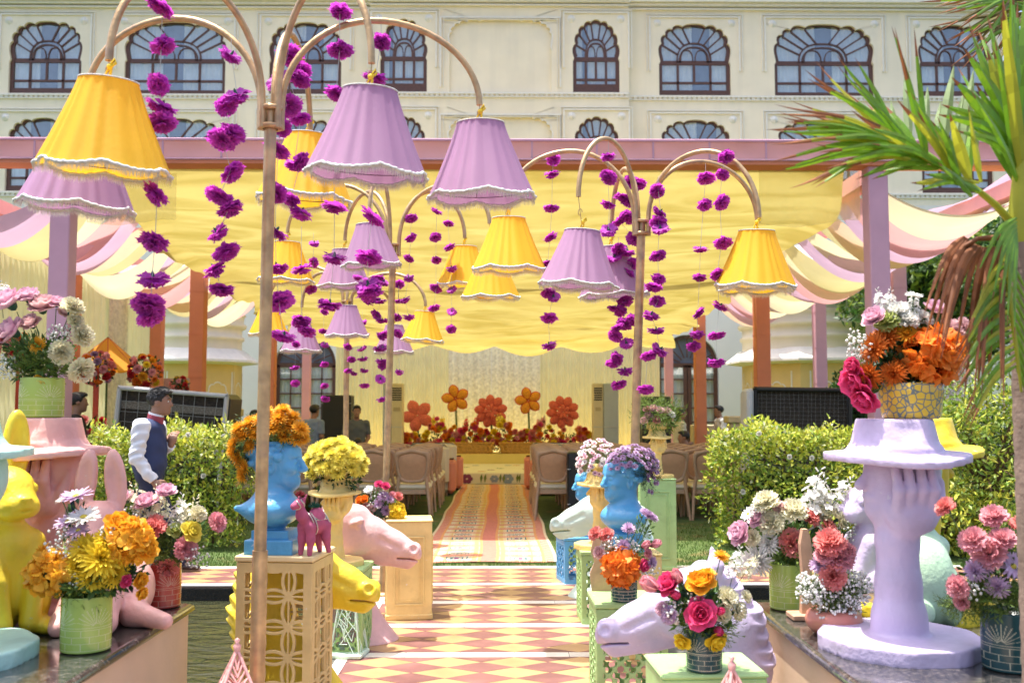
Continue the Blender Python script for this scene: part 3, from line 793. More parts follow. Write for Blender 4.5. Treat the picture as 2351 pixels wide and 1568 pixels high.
m_sheer = M('yellow_sheer', (0.80, 0.70, 0.30), 0.9, 0.05, 2, trans=0.6)
_n = m_sheer.node_tree.nodes; _l = m_sheer.node_tree.links; _o = _n['Material Output']; _src = _o.inputs['Surface'].links[0].from_socket; _t = _n.new('ShaderNodeBsdfTransparent'); _m = _n.new('ShaderNodeMixShader'); _m.inputs[0].default_value = .62; _l.new(_src, _m.inputs[1]); _l.new(_t.outputs[0], _m.inputs[2]); _l.new(_m.outputs[0], _o.inputs['Surface'])
rc = np.random.RandomState(3)
ph = rc.uniform(0, 6.28, 12)
def canopy(u, v):
    Y = 12.12 + 13.6 * v; X = -5.08 + 9.45 * u
    edge = abs(2 * u - 1); e = Y - 12.12
    z = zb + 0.0 - 0.34 * (1 - math.exp(-e / 0.5)) - 0.052 * e
    w1 = 0.9 * math.sin(X * 0.55 + ph[0]) + 0.5 * math.sin(X * 1.25 + ph[1] + Y * .4) + .3 * math.sin(X * 2.6 + ph[5])
    far = min(1.0, e / 1.6); fo = min(1.0, max(.10, (e - 1.0) / 4.5))
    sw = abs(math.sin(e * PI / 1.55 + 0.35 * w1))
    z -= far * (0.05 + .13 * fo) * sw * (1 - 0.35 * edge)
    f = Y * 7.5 + w1 * 2.2; am = 0.5 + 0.5 * math.sin(X * 0.8 + Y * 1.3 + ph[2])
    z += fo * (0.10 * am * (1 - 2 * abs(math.sin(f * .32))) * (.3 + .7 * math.sin(X * .45 + Y * .6 + ph[7]) ** 2) + 0.018 * math.sin(f * 1.7 + ph[3] + 1.6 * math.sin(X * 1.4)) + 0.05 * math.sin(X * 1.9 + Y * 1.1) * math.sin(X * 0.7 + ph[6]))
    z -= far * (0.16 * (1 - edge ** 2) + 0.10 * max(0, edge - 0.93) / 0.07)
    if v > .97: z -= .22 * abs(math.sin(X * 1.9 + ph[8])) * (v - .97) / .03
    return (X + 0.15 * math.sin(Y * 2.0) * edge, Y, z)
o = MB().grid(canopy, 130, 330).build('canopy_cloth', m_ycan); tag(o, 'yellow gathered cloth draped as the marquee ceiling over the seats', 'canopy')
for (a, b_, yb, yt, lab) in ((1740, 1975, 515, 374, 'paler sheer yellow panel hanging beside the mauve post near the palm'), (205, 405, 512, 400, 'sheer khaki-yellow panel hanging behind the lowest lilac shade by the mauve post')):
    pa, pb = at(a, yt, 12.2), at(b_, yb, 12.2)
    o = MB().grid(lambda u, v: (pa.x + (pb.x - pa.x) * u, 12.17 + 0.02 * math.sin(u * 21) * v, pa.z + (pb.z - pa.z) * (v + 0.06 * v * math.sin(u * 5))), 40, 8).build('sheer_panel', m_sheer); tag(o, lab, 'drape')

# --- striped side swags
sw_c = [('sw_cream', (0.90, 0.84, 0.60), 'cream'), ('sw_pink', (0.86, 0.54, 0.53), 'coral-pink'), ('sw_lilac', (0.72, 0.54, 0.68), 'lilac'), ('sw_khaki', (0.72, 0.66, 0.38), 'khaki'), ('sw_peach', (0.90, 0.70, 0.52), 'peach')]
swm = [M(a, [q ** 1.25 * .92 for q in c], 0.9, 0.05, 2, 0.1, 15, trans=0.36) for a, c, _ in sw_c]
rs = random.Random(9)
cyc = [2, 3, 0, 1, 2, 4, 3, 0]
for side, (xa, xb) in (('left', (OL + .05, XL)), ('right', (XR, OR - .05))):
    for k in range(20):
        y0 = 12.35 + k * 0.52; ci = cyc[(k + (0 if side == 'left' else 2)) % len(cyc)]
        sag = 0.62 + rs.uniform(-0.12, 0.22); wd = 0.5 + rs.uniform(-.05, .12); za = 4.3 + rs.uniform(-.06, .06); zb_ = 4.3 + rs.uniform(-.1, .1); sk = rs.uniform(-.2, .2)
        def sf(u, v, y0=y0, sag=sag, wd=wd, za=za, zb_=zb_, sk=sk, xa=xa, xb=xb):
            c = 4 * u * (1 - u)
            return (xa + (xb - xa) * u, y0 + wd * (v - .5) * (0.75 + .25 * c) + sk * c, za + (zb_ - za) * u - sag * c * (0.8 + 0.35 * v) + 0.02 * math.sin(v * 9 + u * 4))
        o = MB().grid(sf, 24, 6).build('swag_drape', swm[ci])
        sd_ = 'pleated side curtain' if side == 'left' else 'palm-side kiosk'
        tag(o, '%s cloth swag over the %s bay, %s back from the front beam' % (sw_c[ci][2], sd_, ORD[k]), 'drape', 'swag drapes in the side bays')
# sloping ceiling stripes in the side bays
for side, (xa, xb) in (('left', (-8.4, XL)), ('right', (XR, 7.4))):
    for k in ((0, 1) if side == 'left' else (5, 6)):
        x0 = xa + (xb - xa) * k / 7; x1 = xa + (xb - xa) * (k + .9) / 7
        ci = [0, 4, 0, 1, 0, 2, 0][k]
        def cf(u, v, x0=x0, x1=x1): return (x0 + (x1 - x0) * u, 12.3 + 9.5 * v, 4.62 - 0.12 * math.sin(v * PI * 3) ** 2 + 0.02 * math.sin(u * 25))
        o = MB().grid(cf, 8, 24).build('ceiling_stripe', M(sw_c[ci][0] + '_c', [q * .72 for q in sw_c[ci][1]], .9, .05, 2, trans=.4))
        tag(o, '%s ceiling strip over the %s bay, %s from the outer edge' % (sw_c[ci][2], 'side curtain' if side == 'left' else 'palm-side kiosk', ORD[k if side == 'left' else 6 - k]), 'drape', 'ceiling strips in the side bays')

# --- pleated curtains
m_pleat = M('curtain_yellow', (0.90, 0.82, 0.50), 0.9, 0.05, 3, trans=0.5)
m_brocade = M('curtain_brocade', (0.70, 0.68, 0.50), 0.8, 0.2, 14, trans=0.1)
def pleats(x0, y0, x1, y1, h0, h1, n, amp, mat, name, label, z0=0.02):
    dx, dy = x1 - x0, y1 - y0; L = math.hypot(dx, dy); nx, ny = -dy / L, dx / L
    k = n * 8; r2 = random.Random(int(n)); ph_ = [r2.uniform(-.5, .5) for _ in range(n + 2)]
    A, B = [], []
    for i in range(k + 1):
        t = i / k; q = amp * (math.sin(2 * PI * n * t + ph_[int(t * n)] * .6) + 0.4 * math.sin(2 * PI * n * t * 2.7 + 1))
        A.append((x0 + dx * t + nx * q, y0 + dy * t + ny * q, z0)); B.append((x0 + dx * t + nx * q * .7, y0 + dy * t + ny * q * .7, h0 + (h1 - h0) * t))
    o = MB().strip(A, B, smooth=True).build(name, mat); return tag(o, label, 'curtain')
BY = 27.0
bx = lambda px: at(px, 900, BY).x
pleats(bx(770), BY, bx(1032), BY, 3.75, 3.75, 26, 0.035, m_pleat, 'backdrop_curtain', 'cream yellow pleated backdrop curtain on the loudspeaker-guard side of the brocade panel')
pleats(bx(1238), BY, bx(1515), BY, 3.75, 3.75, 28, 0.035, m_pleat, 'backdrop_curtain', 'cream yellow pleated backdrop curtain behind the two-tone tower cooler by the pink rose stand')
pleats(bx(1030), BY - .05, bx(1128), BY - .05, 3.75, 3.75, 5, 0.03, m_brocade, 'brocade_curtain', 'khaki brocade curtain panel behind the orange five-petal flower nearer the salmon one')
pleats(bx(1129), BY - .05, bx(1240), BY - .05, 3.75, 3.75, 5, 0.03, m_brocade, 'brocade_curtain', 'khaki brocade curtain panel behind the orange five-petal flower between the red blooms')
pleats(-7.42, 11.6, -7.42, 21.6, 4.3, 4.3, 60, 0.04, m_pleat, 'side_curtain', 'long yellow pleated curtain closing the side of the marquee behind the flower balls')
for yy, lab in ((13.6, 'nearest the mauve post'), (18.6, 'behind the orange paper parasol')):
    pleats(-7.33, yy, -7.33, yy + .9, 4.28, 4.28, 4, 0.03, m_brocade, 'brocade_curtain', 'khaki brocade strip on the yellow side curtain ' + lab)
# =================================================================== flower templates (diameter 1, axis +z)
def petal(mb, th, phi, r, w_, prof='fan', cup=0.0, lift=0.0, ruf=0.0, k=3.0, nu=3, nv=4, z0=0.0, r0=0.0, mi=0, rd=random):
    ax = Vector((math.sin(th) * math.cos(phi), math.sin(th) * math.sin(phi), math.cos(th)))
    sd = Vector((-math.sin(phi), math.cos(phi), 0)); nn = Vector((-math.cos(th) * math.cos(phi), -math.cos(th) * math.sin(phi), math.sin(th)))
    ph_ = rd.uniform(0, 6.28); base = Vector((0, 0, z0)); vs = []
    for j in range(nu + 1):
        u = j / nu
        if prof == 'fan': pw = u ** 0.8
        elif prof == 'leaf': pw = math.sin(PI * min(1, u * .96 + .04) ** 0.8)
        elif prof == 'round': pw = 0.25 + 0.75 * math.sin(PI * (0.12 + 0.8 * u)) if u < 1 else 0.45
        else: pw = min(1, 0.35 + 3 * u) * (1 - 0.75 * u ** 5)
        for i in range(nv + 1):
            a = 2 * i / nv - 1
            rr = r0 + r * u * (1 - (0.10 * a * a if prof == 'fan' else 0)) * (1 + (0.07 * (-1) ** i if prof == 'fan' and j == nu else 0))
            vs.append(base + ax * rr + sd * (w_ * pw * a) + nn * (cup * a * a * w_ * pw + lift * u * u + ruf * math.sin(k * a * 2 + ph_) * u ** 1.5))
    fs = [(j * (nv + 1) + i, j * (nv + 1) + i + 1, (j + 1) * (nv + 1) + i + 1, (j + 1) * (nv + 1) + i) for j in range(nu) for i in range(nv)]
    mb.add(vs, fs, mi, True)
m_calyx = M('calyx', (0.02, 0.075, 0.045), 0.6, 0.1)
m_leafg = M('leaf_green', (0.075, 0.15, 0.03), 0.55, 0.1, 8, isl=0.35, hue=0.02, trans=0.25)
m_leafd = M('leaf_dark', (0.03, 0.075, 0.02), 0.5, 0.1, 8, isl=0.35, hue=0.02, trans=0.2)
m_fern = M('fern_green', (0.13, 0.20, 0.025), 0.6, 0.1, 8, isl=0.35, hue=0.02, trans=0.25)
m_stem = M('stem_green', (0.08, 0.14, 0.04), 0.6, 0.1)
m_gyp = M('gypsophila', (0.72, 0.72, 0.66), 0.8, 0.05)
FC = dict(pink=(0.80, 0.38, 0.42), hot=(0.80, 0.09, 0.26), coral=(0.82, 0.30, 0.27), cream=(0.84, 0.80, 0.58), white=(0.82, 0.81, 0.76), yellow=(0.86, 0.66, 0.04), amber=(0.88, 0.48, 0.035), orange=(0.86, 0.26, 0.025),
          lilac=(0.62, 0.44, 0.62), mauve=(0.46, 0.29, 0.46), red=(0.64, 0.04, 0.05), blush=(0.82, 0.56, 0.56), palepink=(0.82, 0.54, 0.64), purple=(0.30, 0.045, 0.30), lemon=(0.86, 0.76, 0.14), rust=(0.74, 0.22, 0.03), green=(0.55, 0.62, 0.22))
def fmat(c): return M('petal_' + c, FC[c], 0.6, 0.06, 3, isl=0.14, trans=0.3)
FL = {}
def flower(kind, c, var=0):
    key = (kind, c, var)
    if key in FL: return FL[key]
    rd = random.Random(hash((kind, var)) % 1000 if False else sum(map(ord, kind)) * 7 + var); mb = MB(); mats = [fmat(c), m_calyx]
    if kind == 'carnation':
        for L, (th, n_, r, w_) in enumerate(((95, 8, .46, .22), (78, 8, .48, .22), (58, 7, .48, .21), (38, 6, .46, .19), (18, 5, .43, .16), (4, 2, .40, .14))):
            for q in range(n_): petal(mb, R_(th + rd.uniform(-9, 9)), 2 * PI * (q + rd.random() * .7) / n_ + L, r * rd.uniform(.9, 1.08), w_, 'fan', 0, 0.03, 0.05, 3.2, 3, 6, rd=rd)
        mb.lathe([(0.02, -.34), (.06, -.32), (.085, -.1), (.11, .03)], 8, mi=1)
    elif kind == 'hanging':                                   # fabric carnation, flattened, calyx at the back
        for L, (th, n_, r, w_) in enumerate(((104, 6, .46, .40), (88, 7, .50, .40), (66, 7, .46, .34), (44, 6, .42, .28), (22, 4, .38, .22))):
            for q in range(n_): petal(mb, R_(th + rd.uniform(-13, 13)), 2 * PI * (q + rd.random() * .8) / n_ + L * 1.3, r * rd.uniform(.85, 1.1), w_ * rd.uniform(.8, 1.15), 'fan', rd.uniform(-.15, .3), rd.uniform(-.04, .10), 0.05, rd.uniform(2.5, 4), 3, 10, rd=rd)
        mb.lathe([(0.012, -.30), (.02, -.28), (.05, -.22), (.06, -.08), (.12, .0)], 8, mi=1)
    elif kind == 'mum':
        for L, (th, n_, r) in enumerate(((98, 20, .5), (84, 20, .5), (68, 18, .47), (50, 15, .42), (30, 12, .36), (12, 7, .30))):
            for q in range(n_): petal(mb, R_(th + rd.uniform(-6, 6)), 2 * PI * (q + rd.random() * .5) / n_ + L, r * rd.uniform(.9, 1.06), .05, 'strap', .5, .05, 0, 1, 3, 2, rd=rd)
        mb.lathe([(0.02, -.2), (.1, -.12), (.12, .0)], 8, mi=1)
    elif kind == 'daisy':
        mats.append(M('daisy_eye', (0.55, 0.42, 0.05), 0.8, .1))
        for L, (th, n_, r) in enumerate(((88, 16, .5), (76, 14, .47))):
            for q in range(n_): petal(mb, R_(th + rd.uniform(-6, 6)), 2 * PI * (q + rd.random() * .4) / n_ + L, r * rd.uniform(.9, 1.05), .065, 'strap', .3, .02, 0, 1, 3, 2, rd=rd)
        mb.ball((0, 0, .02), .11, 8, 5, 2, .6); mb.lathe([(0.02, -.2), (.07, -.1), (.1, -.02)], 8, mi=1)
    elif kind in ('peony', 'rose', 'bud'):
        rows_ = {'peony': ((82, 7, .50, .26, .10), (62, 7, .50, .25, .16), (44, 6, .47, .22, .18), (26, 5, .42, .18, .14), (10, 3, .36, .13, .08)),
                 'rose': ((90, 5, .50, .30, .10), (66, 5, .47, .28, .18), (46, 5, .44, .24, .18), (30, 4, .42, .19, .14), (14, 4, .40, .13, .08), (4, 2, .38, .08, .03)),
                 'bud': ((40, 4, .55, .26, .28), (28, 4, .58, .22, .22), (14, 3, .58, .16, .12))}[kind]
        for L, (th, n_, r, w_, lf) in enumerate(rows_):
            for q in range(n_): petal(mb, R_(th + rd.uniform(-6, 6)), 2 * PI * (q + rd.random() * .3) / n_ + L * .7, r * rd.uniform(.94, 1.05), w_, 'round', .45, lf, .015, 2, 5, 6, rd=rd)
        mb.lathe([(0.02, -.15), (.1, -.1), (.15, .02)], 8, mi=1)
    elif kind == 'hydrangea':
        N = 64
        for q in range(N):
            zz = 1 - 1.75 * (q + .5) / N; a = q * 2.39996 + rd.uniform(-.25, .25); s_ = math.sqrt(max(0, 1 - zz * zz)); nrm = (Vector((s_ * math.cos(a), s_ * math.sin(a), zz)) + rvec(rd) * .28).normalized()
            c_ = nrm * .34 * rd.uniform(.88, 1.14); t1 = nrm.orthogonal().normalized(); t1.rotate(Matrix.Rotation(rd.uniform(0, 6), 3, nrm)); t2 = nrm.cross(t1); R1 = rd.uniform(.14, .20)
            for e in range(rd.choice((3, 4, 4, 5))):
                a0 = e * PI / 2 + rd.uniform(-.2, .2); d1 = t1 * math.cos(a0) + t2 * math.sin(a0); d2 = -t1 * math.sin(a0) + t2 * math.cos(a0); lf = rd.uniform(.25, .75); tl = rd.uniform(-.2, .3)
                def Q(u, v): return c_ + d1 * R1 * u + d2 * R1 * v + nrm * R1 * (lf * u * u + tl * v * u + .12 * math.sin(v * 7 + u * 3))
                vs = [Q(u, v * wv) for u, wv in ((.02, .08), (.35, .42), (.72, .60), (1.0, .38)) for v in (-1, -.33, .33, 1)]
                mb.add(vs, [(i * 4 + j, i * 4 + j + 1, i * 4 + j + 5, i * 4 + j + 4) for i in range(3) for j in range(3)], 0, True)
        mb.ball((0, 0, 0), .24, 10, 6, 1)
    elif kind == 'spike':                                     # tuberose / gladiolus spike, length 1
        for q in range(22):
            t = q / 22; a = q * 2.4; c_ = Vector((0.05 * math.cos(a) * (1 - t * .6), 0.05 * math.sin(a) * (1 - t * .6), t))
            sz = .17 * (1 - .62 * t)
            d = Vector((math.cos(a), math.sin(a), .9)).normalized(); tip = c_ + d * sz
            mb.tube([c_, c_ + d * sz * .6, tip], [.012, .018 * (1 - .4 * t), .024 * (1 - .5 * t)], 5, 0, False)
            if t < .72:
                o1 = d.orthogonal().normalized(); o2 = d.cross(o1)
                for e in range(5):
                    b_ = 2 * PI * e / 5; dd = (o1 * math.cos(b_) + o2 * math.sin(b_)); d3 = (d.cross(dd)) * .028
                    mb.add([tip, tip + dd * .07 + d * .03 + d3 * 1.5, tip + dd * .12 + d * .015, tip + dd * .07 + d * .03 - d3 * 1.5], [(0, 1, 2, 3)], 0, True)
        mb.tube([(0, 0, -.5), (0, 0, .98)], [.012, .006], 5, 1)
    elif kind == 'aster':                                      # spray of small button asters is built from these
        for L, (th, n_, r) in enumerate(((85, 14, .5), (62, 10, .38))):
            for q in range(n_): petal(mb, R_(th), 2 * PI * (q + rd.random() * .3) / n_ + L, r, .09, 'strap', .2, .02, 0, 1, 2, 2, rd=rd)
        mats.append(M('aster_eye', (0.22, 0.07, 0.13), 0.8, .1)); mb.ball((0, 0, .05), .17, 6, 4, 2, .5)
    me = mb.mesh(kind, mats); FL[key] = me; return me
def aim(d, spin=None):
    q = Vector(d).to_track_quat('Z', 'Y'); e = q.to_matrix() @ Matrix.Rotation(random.uniform(0, 6.28) if spin is None else spin, 3, 'Z'); return e.to_euler()
def put_flower(kind, c, loc, size, d, parent, name=None, var=None):
    v = random.randint(0, 1) if var is None else var
    return link(name or {'hanging': 'carnation', 'mum': 'chrysanthemum', 'spike': 'tuberose', 'bud': 'flower_bud'}.get(kind, kind), flower(kind, c, v), parent, Vector(loc) - (parent.location if parent else Vector()), aim(d), size)
def leaf_quad(mb, c, d, nrm, L, w_, mi=0, fold=0.12):
    d = Vector(d).normalized(); sd = d.cross(Vector(nrm));
    if sd.length < 1e-4: sd = d.orthogonal()
    sd.normalize(); up = sd.cross(d); c = Vector(c)
    mb.add([c, c + d * L * .5 + sd * w_ / 2 + up * fold * w_, c + d * L, c + d * L * .5 - sd * w_ / 2 + up * fold * w_, c + d * L * .5 - up * fold * w_ * .3], [(0, 1, 4), (1, 2, 4), (2, 3, 4), (3, 0, 4)], mi, False)
def rvec(rd): 
    while True:
        v = Vector((rd.uniform(-1, 1), rd.uniform(-1, 1), rd.uniform(-1, 1)))
        if .05 < v.length < 1: return v.normalized()
def foliage(parent, c, rad, n, kind='leaf', mat=None, rd=random, name='foliage', L=None):
    """bush of leaves in an ellipsoid (world coords)"""
    mb = MB(); c = Vector(c); R3 = rad if hasattr(rad, '__len__') else (rad,) * 3
    for _ in range(n):
        v = rvec(rd) * (rd.random() ** .5); p = c + Vector((v.x * R3[0], v.y * R3[1], v.z * R3[2]))
        d = (v + rvec(rd) * .6 + Vector((0, 0, .3)))
        if kind == 'leaf': leaf_quad(mb, p, d, rvec(rd), (L or .05) * rd.uniform(.6, 1.3), (L or .05) * .5 * rd.uniform(.7, 1.2))
        else:                                                   # fern sprig
            d.normalize(); q = d.orthogonal().normalized(); s_ = (L or .07) * rd.uniform(.7, 1.3)
            mb.tube([p, p + d * s_], [.0012, .0006], 3, 0, False)
            for e in range(7):
                b_ = e * 2.4; dd = q * math.cos(b_) + d.cross(q) * math.sin(b_); t = (e + 1) / 8
                leaf_quad(mb, p + d * s_ * t, dd + d * .8, d, s_ * .38, s_ * .055)
    return mb.build(name, mat or m_leafg, parent, world=True)
def gypsum(parent, spots, rd=random, sz=0.007):
    mb = MB()
    for (c, rad, n) in spots:
        c = Vector(c)
        for _ in range(n):
            v = rvec(rd) * rd.random() ** .4; p = c + v * rad; mb.ball(p, sz * rd.uniform(.6, 1.3), 5, 3, 0)
            if rd.random() < .6: mb.tube([p, c + v * rad * .45 - Vector((0, 0, rad * .2))], .0009, 3, 1, False)
    o = mb.build('gypsophila', [m_gyp, m_stem], parent, world=True); o['kind'] = 'stuff'; return o

# =================================================================== stage
m_yst = M('stage_yellow', (0.72, 0.56, 0.16), 0.8, 0.05, 2)
m_cloth = M('stage_cloth', (0.74, 0.68, 0.48), 0.9, 0.05, 4, 0.1, 40)
st = thing('stage', 'yellow stage with an embroidered cream step at the end of the aisle', 'stage', (0, 20.62, 0))
MB().bbox((-0.1, 1.8, 0.125), (5.2, 3.6, 0.25), 0.02).build('lower_step', m_cloth, st)
MB().bbox((-0.1, 5.25, 0.24), (8.6, 3.3, 0.48), 0.02).build('upper_platform', m_yst, st)
em = [M('emb_plum', (0.22, 0.05, 0.12), .9), M('emb_green', (0.16, 0.22, 0.05), .9), M('emb_blue', (0.25, 0.32, 0.38), .9), M('emb_orange', (0.6, 0.25, 0.06), .9)]
emb = MB()
def emb_fl(px, mi, r, n_=6):
    c = at(px, 1096, 20.6)
    for q in range(n_):
        a = 2 * PI * q / n_; cx, cz = c.x + r * .55 * math.cos(a), .125 + r * .45 * math.sin(a)
        emb.prism([(cx - c.x + c.x + r * .4 * math.cos(b_), cz + r * .36 * math.sin(b_)) for b_ in [k * PI / 4 for k in range(8)]], -0.006 - 0.0004 * q, -0.001 - .0002 * q, mi)
for px, mi, r in ((1072, 0, .13), (1135, 2, .10), (1166, 2, .13), (1012, 0, .11), (1225, 0, .12)): emb_fl(px, mi, r)
for px in (1104, 1113, 1148, 1156, 1187, 1192, 1050):
    c = at(px, 1096, 20.6); emb.prism([(c.x, .04), (c.x + .035, .14), (c.x + .02, .23), (c.x - .02, .15)], -.008, -.002, 1)
emb.build('embroidery', em, st)['kind'] = 'stuff'
em2 = MB()
for k in range(26):
    x = -2.5 + k * .19; y = .25 + random.uniform(.1, 2.6)
    for q in range(5):
        a = q * 1.257; em2.prism([(x + .05 * math.cos(a) + .04 * math.cos(b_), y + .05 * math.sin(a) + .04 * math.sin(b_)) for b_ in [j * PI / 3 for j in range(6)]], .2505 + q * .0004, .253 + q * .0004, k % 4, plane='XY')
em2.build('embroidered_flowers', em, st)['kind'] = 'stuff'
# giant flowers
m_red = M('giant_red', (0.62, 0.13, 0.09), .9, .2, 25, .4, 80); m_sal = M('giant_salmon', (0.66, 0.16, 0.11), .9, .2, 25, .4, 80)
m_gor = M('giant_orange', (0.70, 0.29, 0.03), .9, .2, 25, .4, 80); m_rim = M('giant_rim', (0.55, 0.09, 0.03), .9, .2, 25)
GZ = 25.2
def puffy(mb, cx, cz, a, r0, L, W, T, mi=0, tilt=0):
    n1, n2 = 10, 12; vs = []
    for i in range(n1 + 1):
        t = i / n1; u = r0 + L * t; wv = W * math.sin(PI * (0.06 + .9 * t ** 1.25)) ** .75
        if i in (0, n1): wv *= .15
        for k in range(n2):
            b_ = 2 * PI * k / n2; s_, y = wv * math.cos(b_), T * math.sin(b_) * (wv / W)
            vs.append((cx + u * math.cos(a) - s_ * math.sin(a), y - tilt * t, cz + u * math.sin(a) + s_ * math.cos(a)))
    mb.add(vs, [(i * n2 + k, i * n2 + (k + 1) % n2, (i + 1) * n2 + (k + 1) % n2, (i + 1) * n2 + k) for i in range(n1) for k in range(n2)] + [tuple(range(n2 - 1, -1, -1)), tuple(range(n1 * n2, n1 * n2 + n2))], mi, True)
def giant(px, py, rp, kind, label):
    c = at(px, py, GZ); R0 = rp * mpp(GZ); t = thing('giant_flower', label, 'flower prop', (c.x, GZ, 0.48), 0, 'giant flowers on the stage')
    cz = c.z - 0.48
    s_ = MB().tube([(0, .05, 0), (0.02, .06, cz * .5), (0, .05, cz)], .025, 8).build('stem', m_stem, t)
    a0 = random.uniform(0.1, 0.5)
    if kind == 'double':
        for q in range(9): mb = MB(); puffy(mb, 0, cz, a0 + q * 2 * PI / 9, R0 * .28, R0 * .74, R0 * .27, .06); mb.build('petal', m_red, t)
        for q in range(7): mb = MB(); puffy(mb, 0, cz, a0 + .3 + q * 2 * PI / 7, R0 * .02, R0 * .45, R0 * .13, .05); mb.v = [(x, y - .12, z) for x, y, z in mb.v]; mb.build('inner_petal', m_red, t)
    else:
        for q in range(5):
            a = PI / 2 + (0.45 if kind == 'salmon' else 0.25) + q * 2 * PI / 5
            mb = MB(); puffy(mb, 0, cz, a, R0 * .03, R0 * .98, R0 * .36, .06); mb.build('petal', m_sal if kind == 'salmon' else m_rim, t)
            if kind != 'salmon':
                mb = MB(); puffy(mb, 0, cz, a, R0 * .12, R0 * .82, R0 * .29, .05); mb.v = [(x, y - .035, z) for x, y, z in mb.v]; mb.build('petal_face', m_gor, t)
    return t
giant(958, 954, 38, 'salmon', 'giant salmon five-petal flower standing beside the tower cooler')
giant(1046, 915, 33, 'orange', 'giant orange five-petal flower with red rims next to the salmon flower')
giant(1127, 944, 38, 'double', 'giant red double flower standing between the two orange flowers')
giant(1213, 920, 32, 'orange', 'giant orange five-petal flower with red rims between the two red flowers')
giant(1292, 946, 38, 'double', 'giant red double flower beside the cream and grey tower cooler')
# woven planters
m_bask = M('basket', (0.55, 0.30, 0.06), .6, .25, 20, .4, 60)
def basket(px0, px1, lab):
    Y = 24.5; a, b_ = at(px0, 1041, Y), at(px1, 1041, Y); cx = (a.x + b_.x) / 2; hw = (b_.x - a.x) / 2
    t = thing('woven_planter', lab, 'planter', (cx, Y, .48))
    mb = MB(); n_ = 44
    for k, (s_, z) in enumerate(((.88, 0), (.94, .14), (1.0, .26), (.96, .262), (.9, .15))):
        pass
    pr = [(.88, 0.0), (.92, .08), (.95, .16), (1.0, .25), (.95, .255), (.9, .1)]
    vs = []
    for s_, z in pr:
        for k in range(n_):
            ang = 2 * PI * k / n_; q = 1 + .03 * math.sin(k * PI / 2)
            vs.append((hw * s_ * q * math.copysign(abs(math.cos(ang)) ** .5, math.cos(ang)), .22 * s_ * q * math.copysign(abs(math.sin(ang)) ** .5, math.sin(ang)), z))
    mb.add(vs, [(i * n_ + k, i * n_ + (k + 1) % n_, (i + 1) * n_ + (k + 1) % n_, (i + 1) * n_ + k) for i in range(len(pr) - 1) for k in range(n_)], 0, False)
    mb.build('body', m_bask, t)
    for k in range(12):
        x = -hw * .92 + k * hw * 1.84 / 11
        w_ = MB(); w_.tube([(x + .055 * math.cos(q * .7), -.235 - .012 * (x / hw == 0), .13 + .075 * math.sin(q * .7)) for q in range(10)], .012, 6); w_.build('bracket', m_bask, t)
    w_ = MB()
    for k in range(26): w_.ball((-hw + (k + .5) * hw * 2 / 26, -.225, .262), .028, 6, 4)
    w_.build('rim', m_bask, t)
    return t
basket(1010, 1135, 'golden woven planter under the giant orange flower nearer the salmon one'); basket(1145, 1272, 'golden woven planter under the giant orange flower between the red ones')
# bank of flowers on the stage
rb_ = random.Random(21)
bank_c = ['red', 'orange', 'coral', 'amber', 'hot', 'yellow', 'pink', 'orange', 'coral', 'yellow']
bank_lab = ['beside the salmon giant flower\'s outer side', 'below the salmon giant flower', 'with yellow sprays between the salmon and orange flowers', 'below the first orange giant flower', 'with red spikes next to the central red flower', 'below the central red giant flower', 'with yellow tips next to the central red flower', 'below the second orange giant flower', 'with pink spikes beside the second red flower', 'below the second red giant flower', 'at the tower cooler end of the stage']
for k, px in enumerate([915, 955, 1003, 1044, 1080, 1118, 1160, 1205, 1245, 1290, 1335]):
    Y = 24.95 + .15 * (k % 2); hpx = [1000, 1010, 985, 1005, 990, 1012, 985, 1010, 985, 1010, 1000][k]
    b0 = at(px, 1038, Y); t = thing('flower_bank', 'mixed red and orange flower mound ' + bank_lab[k], 'flowers', (b0.x, Y, .48), 0, 'flower mounds along the stage')
    hh = at(px, hpx - 14, Y).z - .48
    foliage(t, (b0.x, Y, .48 + hh * .45), (.30, .2, hh * .55), 200, 'leaf', m_leafd, rb_, L=.09)
    for _ in range(24):
        x = b0.x + rb_.uniform(-.3, .3); z = .62 + hh * rb_.uniform(.1, 1.0) * (1 - .5 * abs(x - b0.x) / .3); c = rb_.choice(bank_c)
        put_flower(rb_.choice(['carnation', 'rose', 'mum']), c, (x, Y - .2 - rb_.random() * .06, z), rb_.uniform(.12, .2), (rb_.uniform(-.4, .4), -1, rb_.uniform(0, .7)), t)
    if k in (0, 2, 4, 6, 8):
        for _ in range(4): put_flower('spike', ['coral', 'yellow', 'red', 'lemon', 'pink'][k // 2], (b0.x + rb_.uniform(-.15, .15), Y, .48 + hh * .8), rb_.uniform(.25, .4), (rb_.uniform(-.3, .3), 0, 1), t)

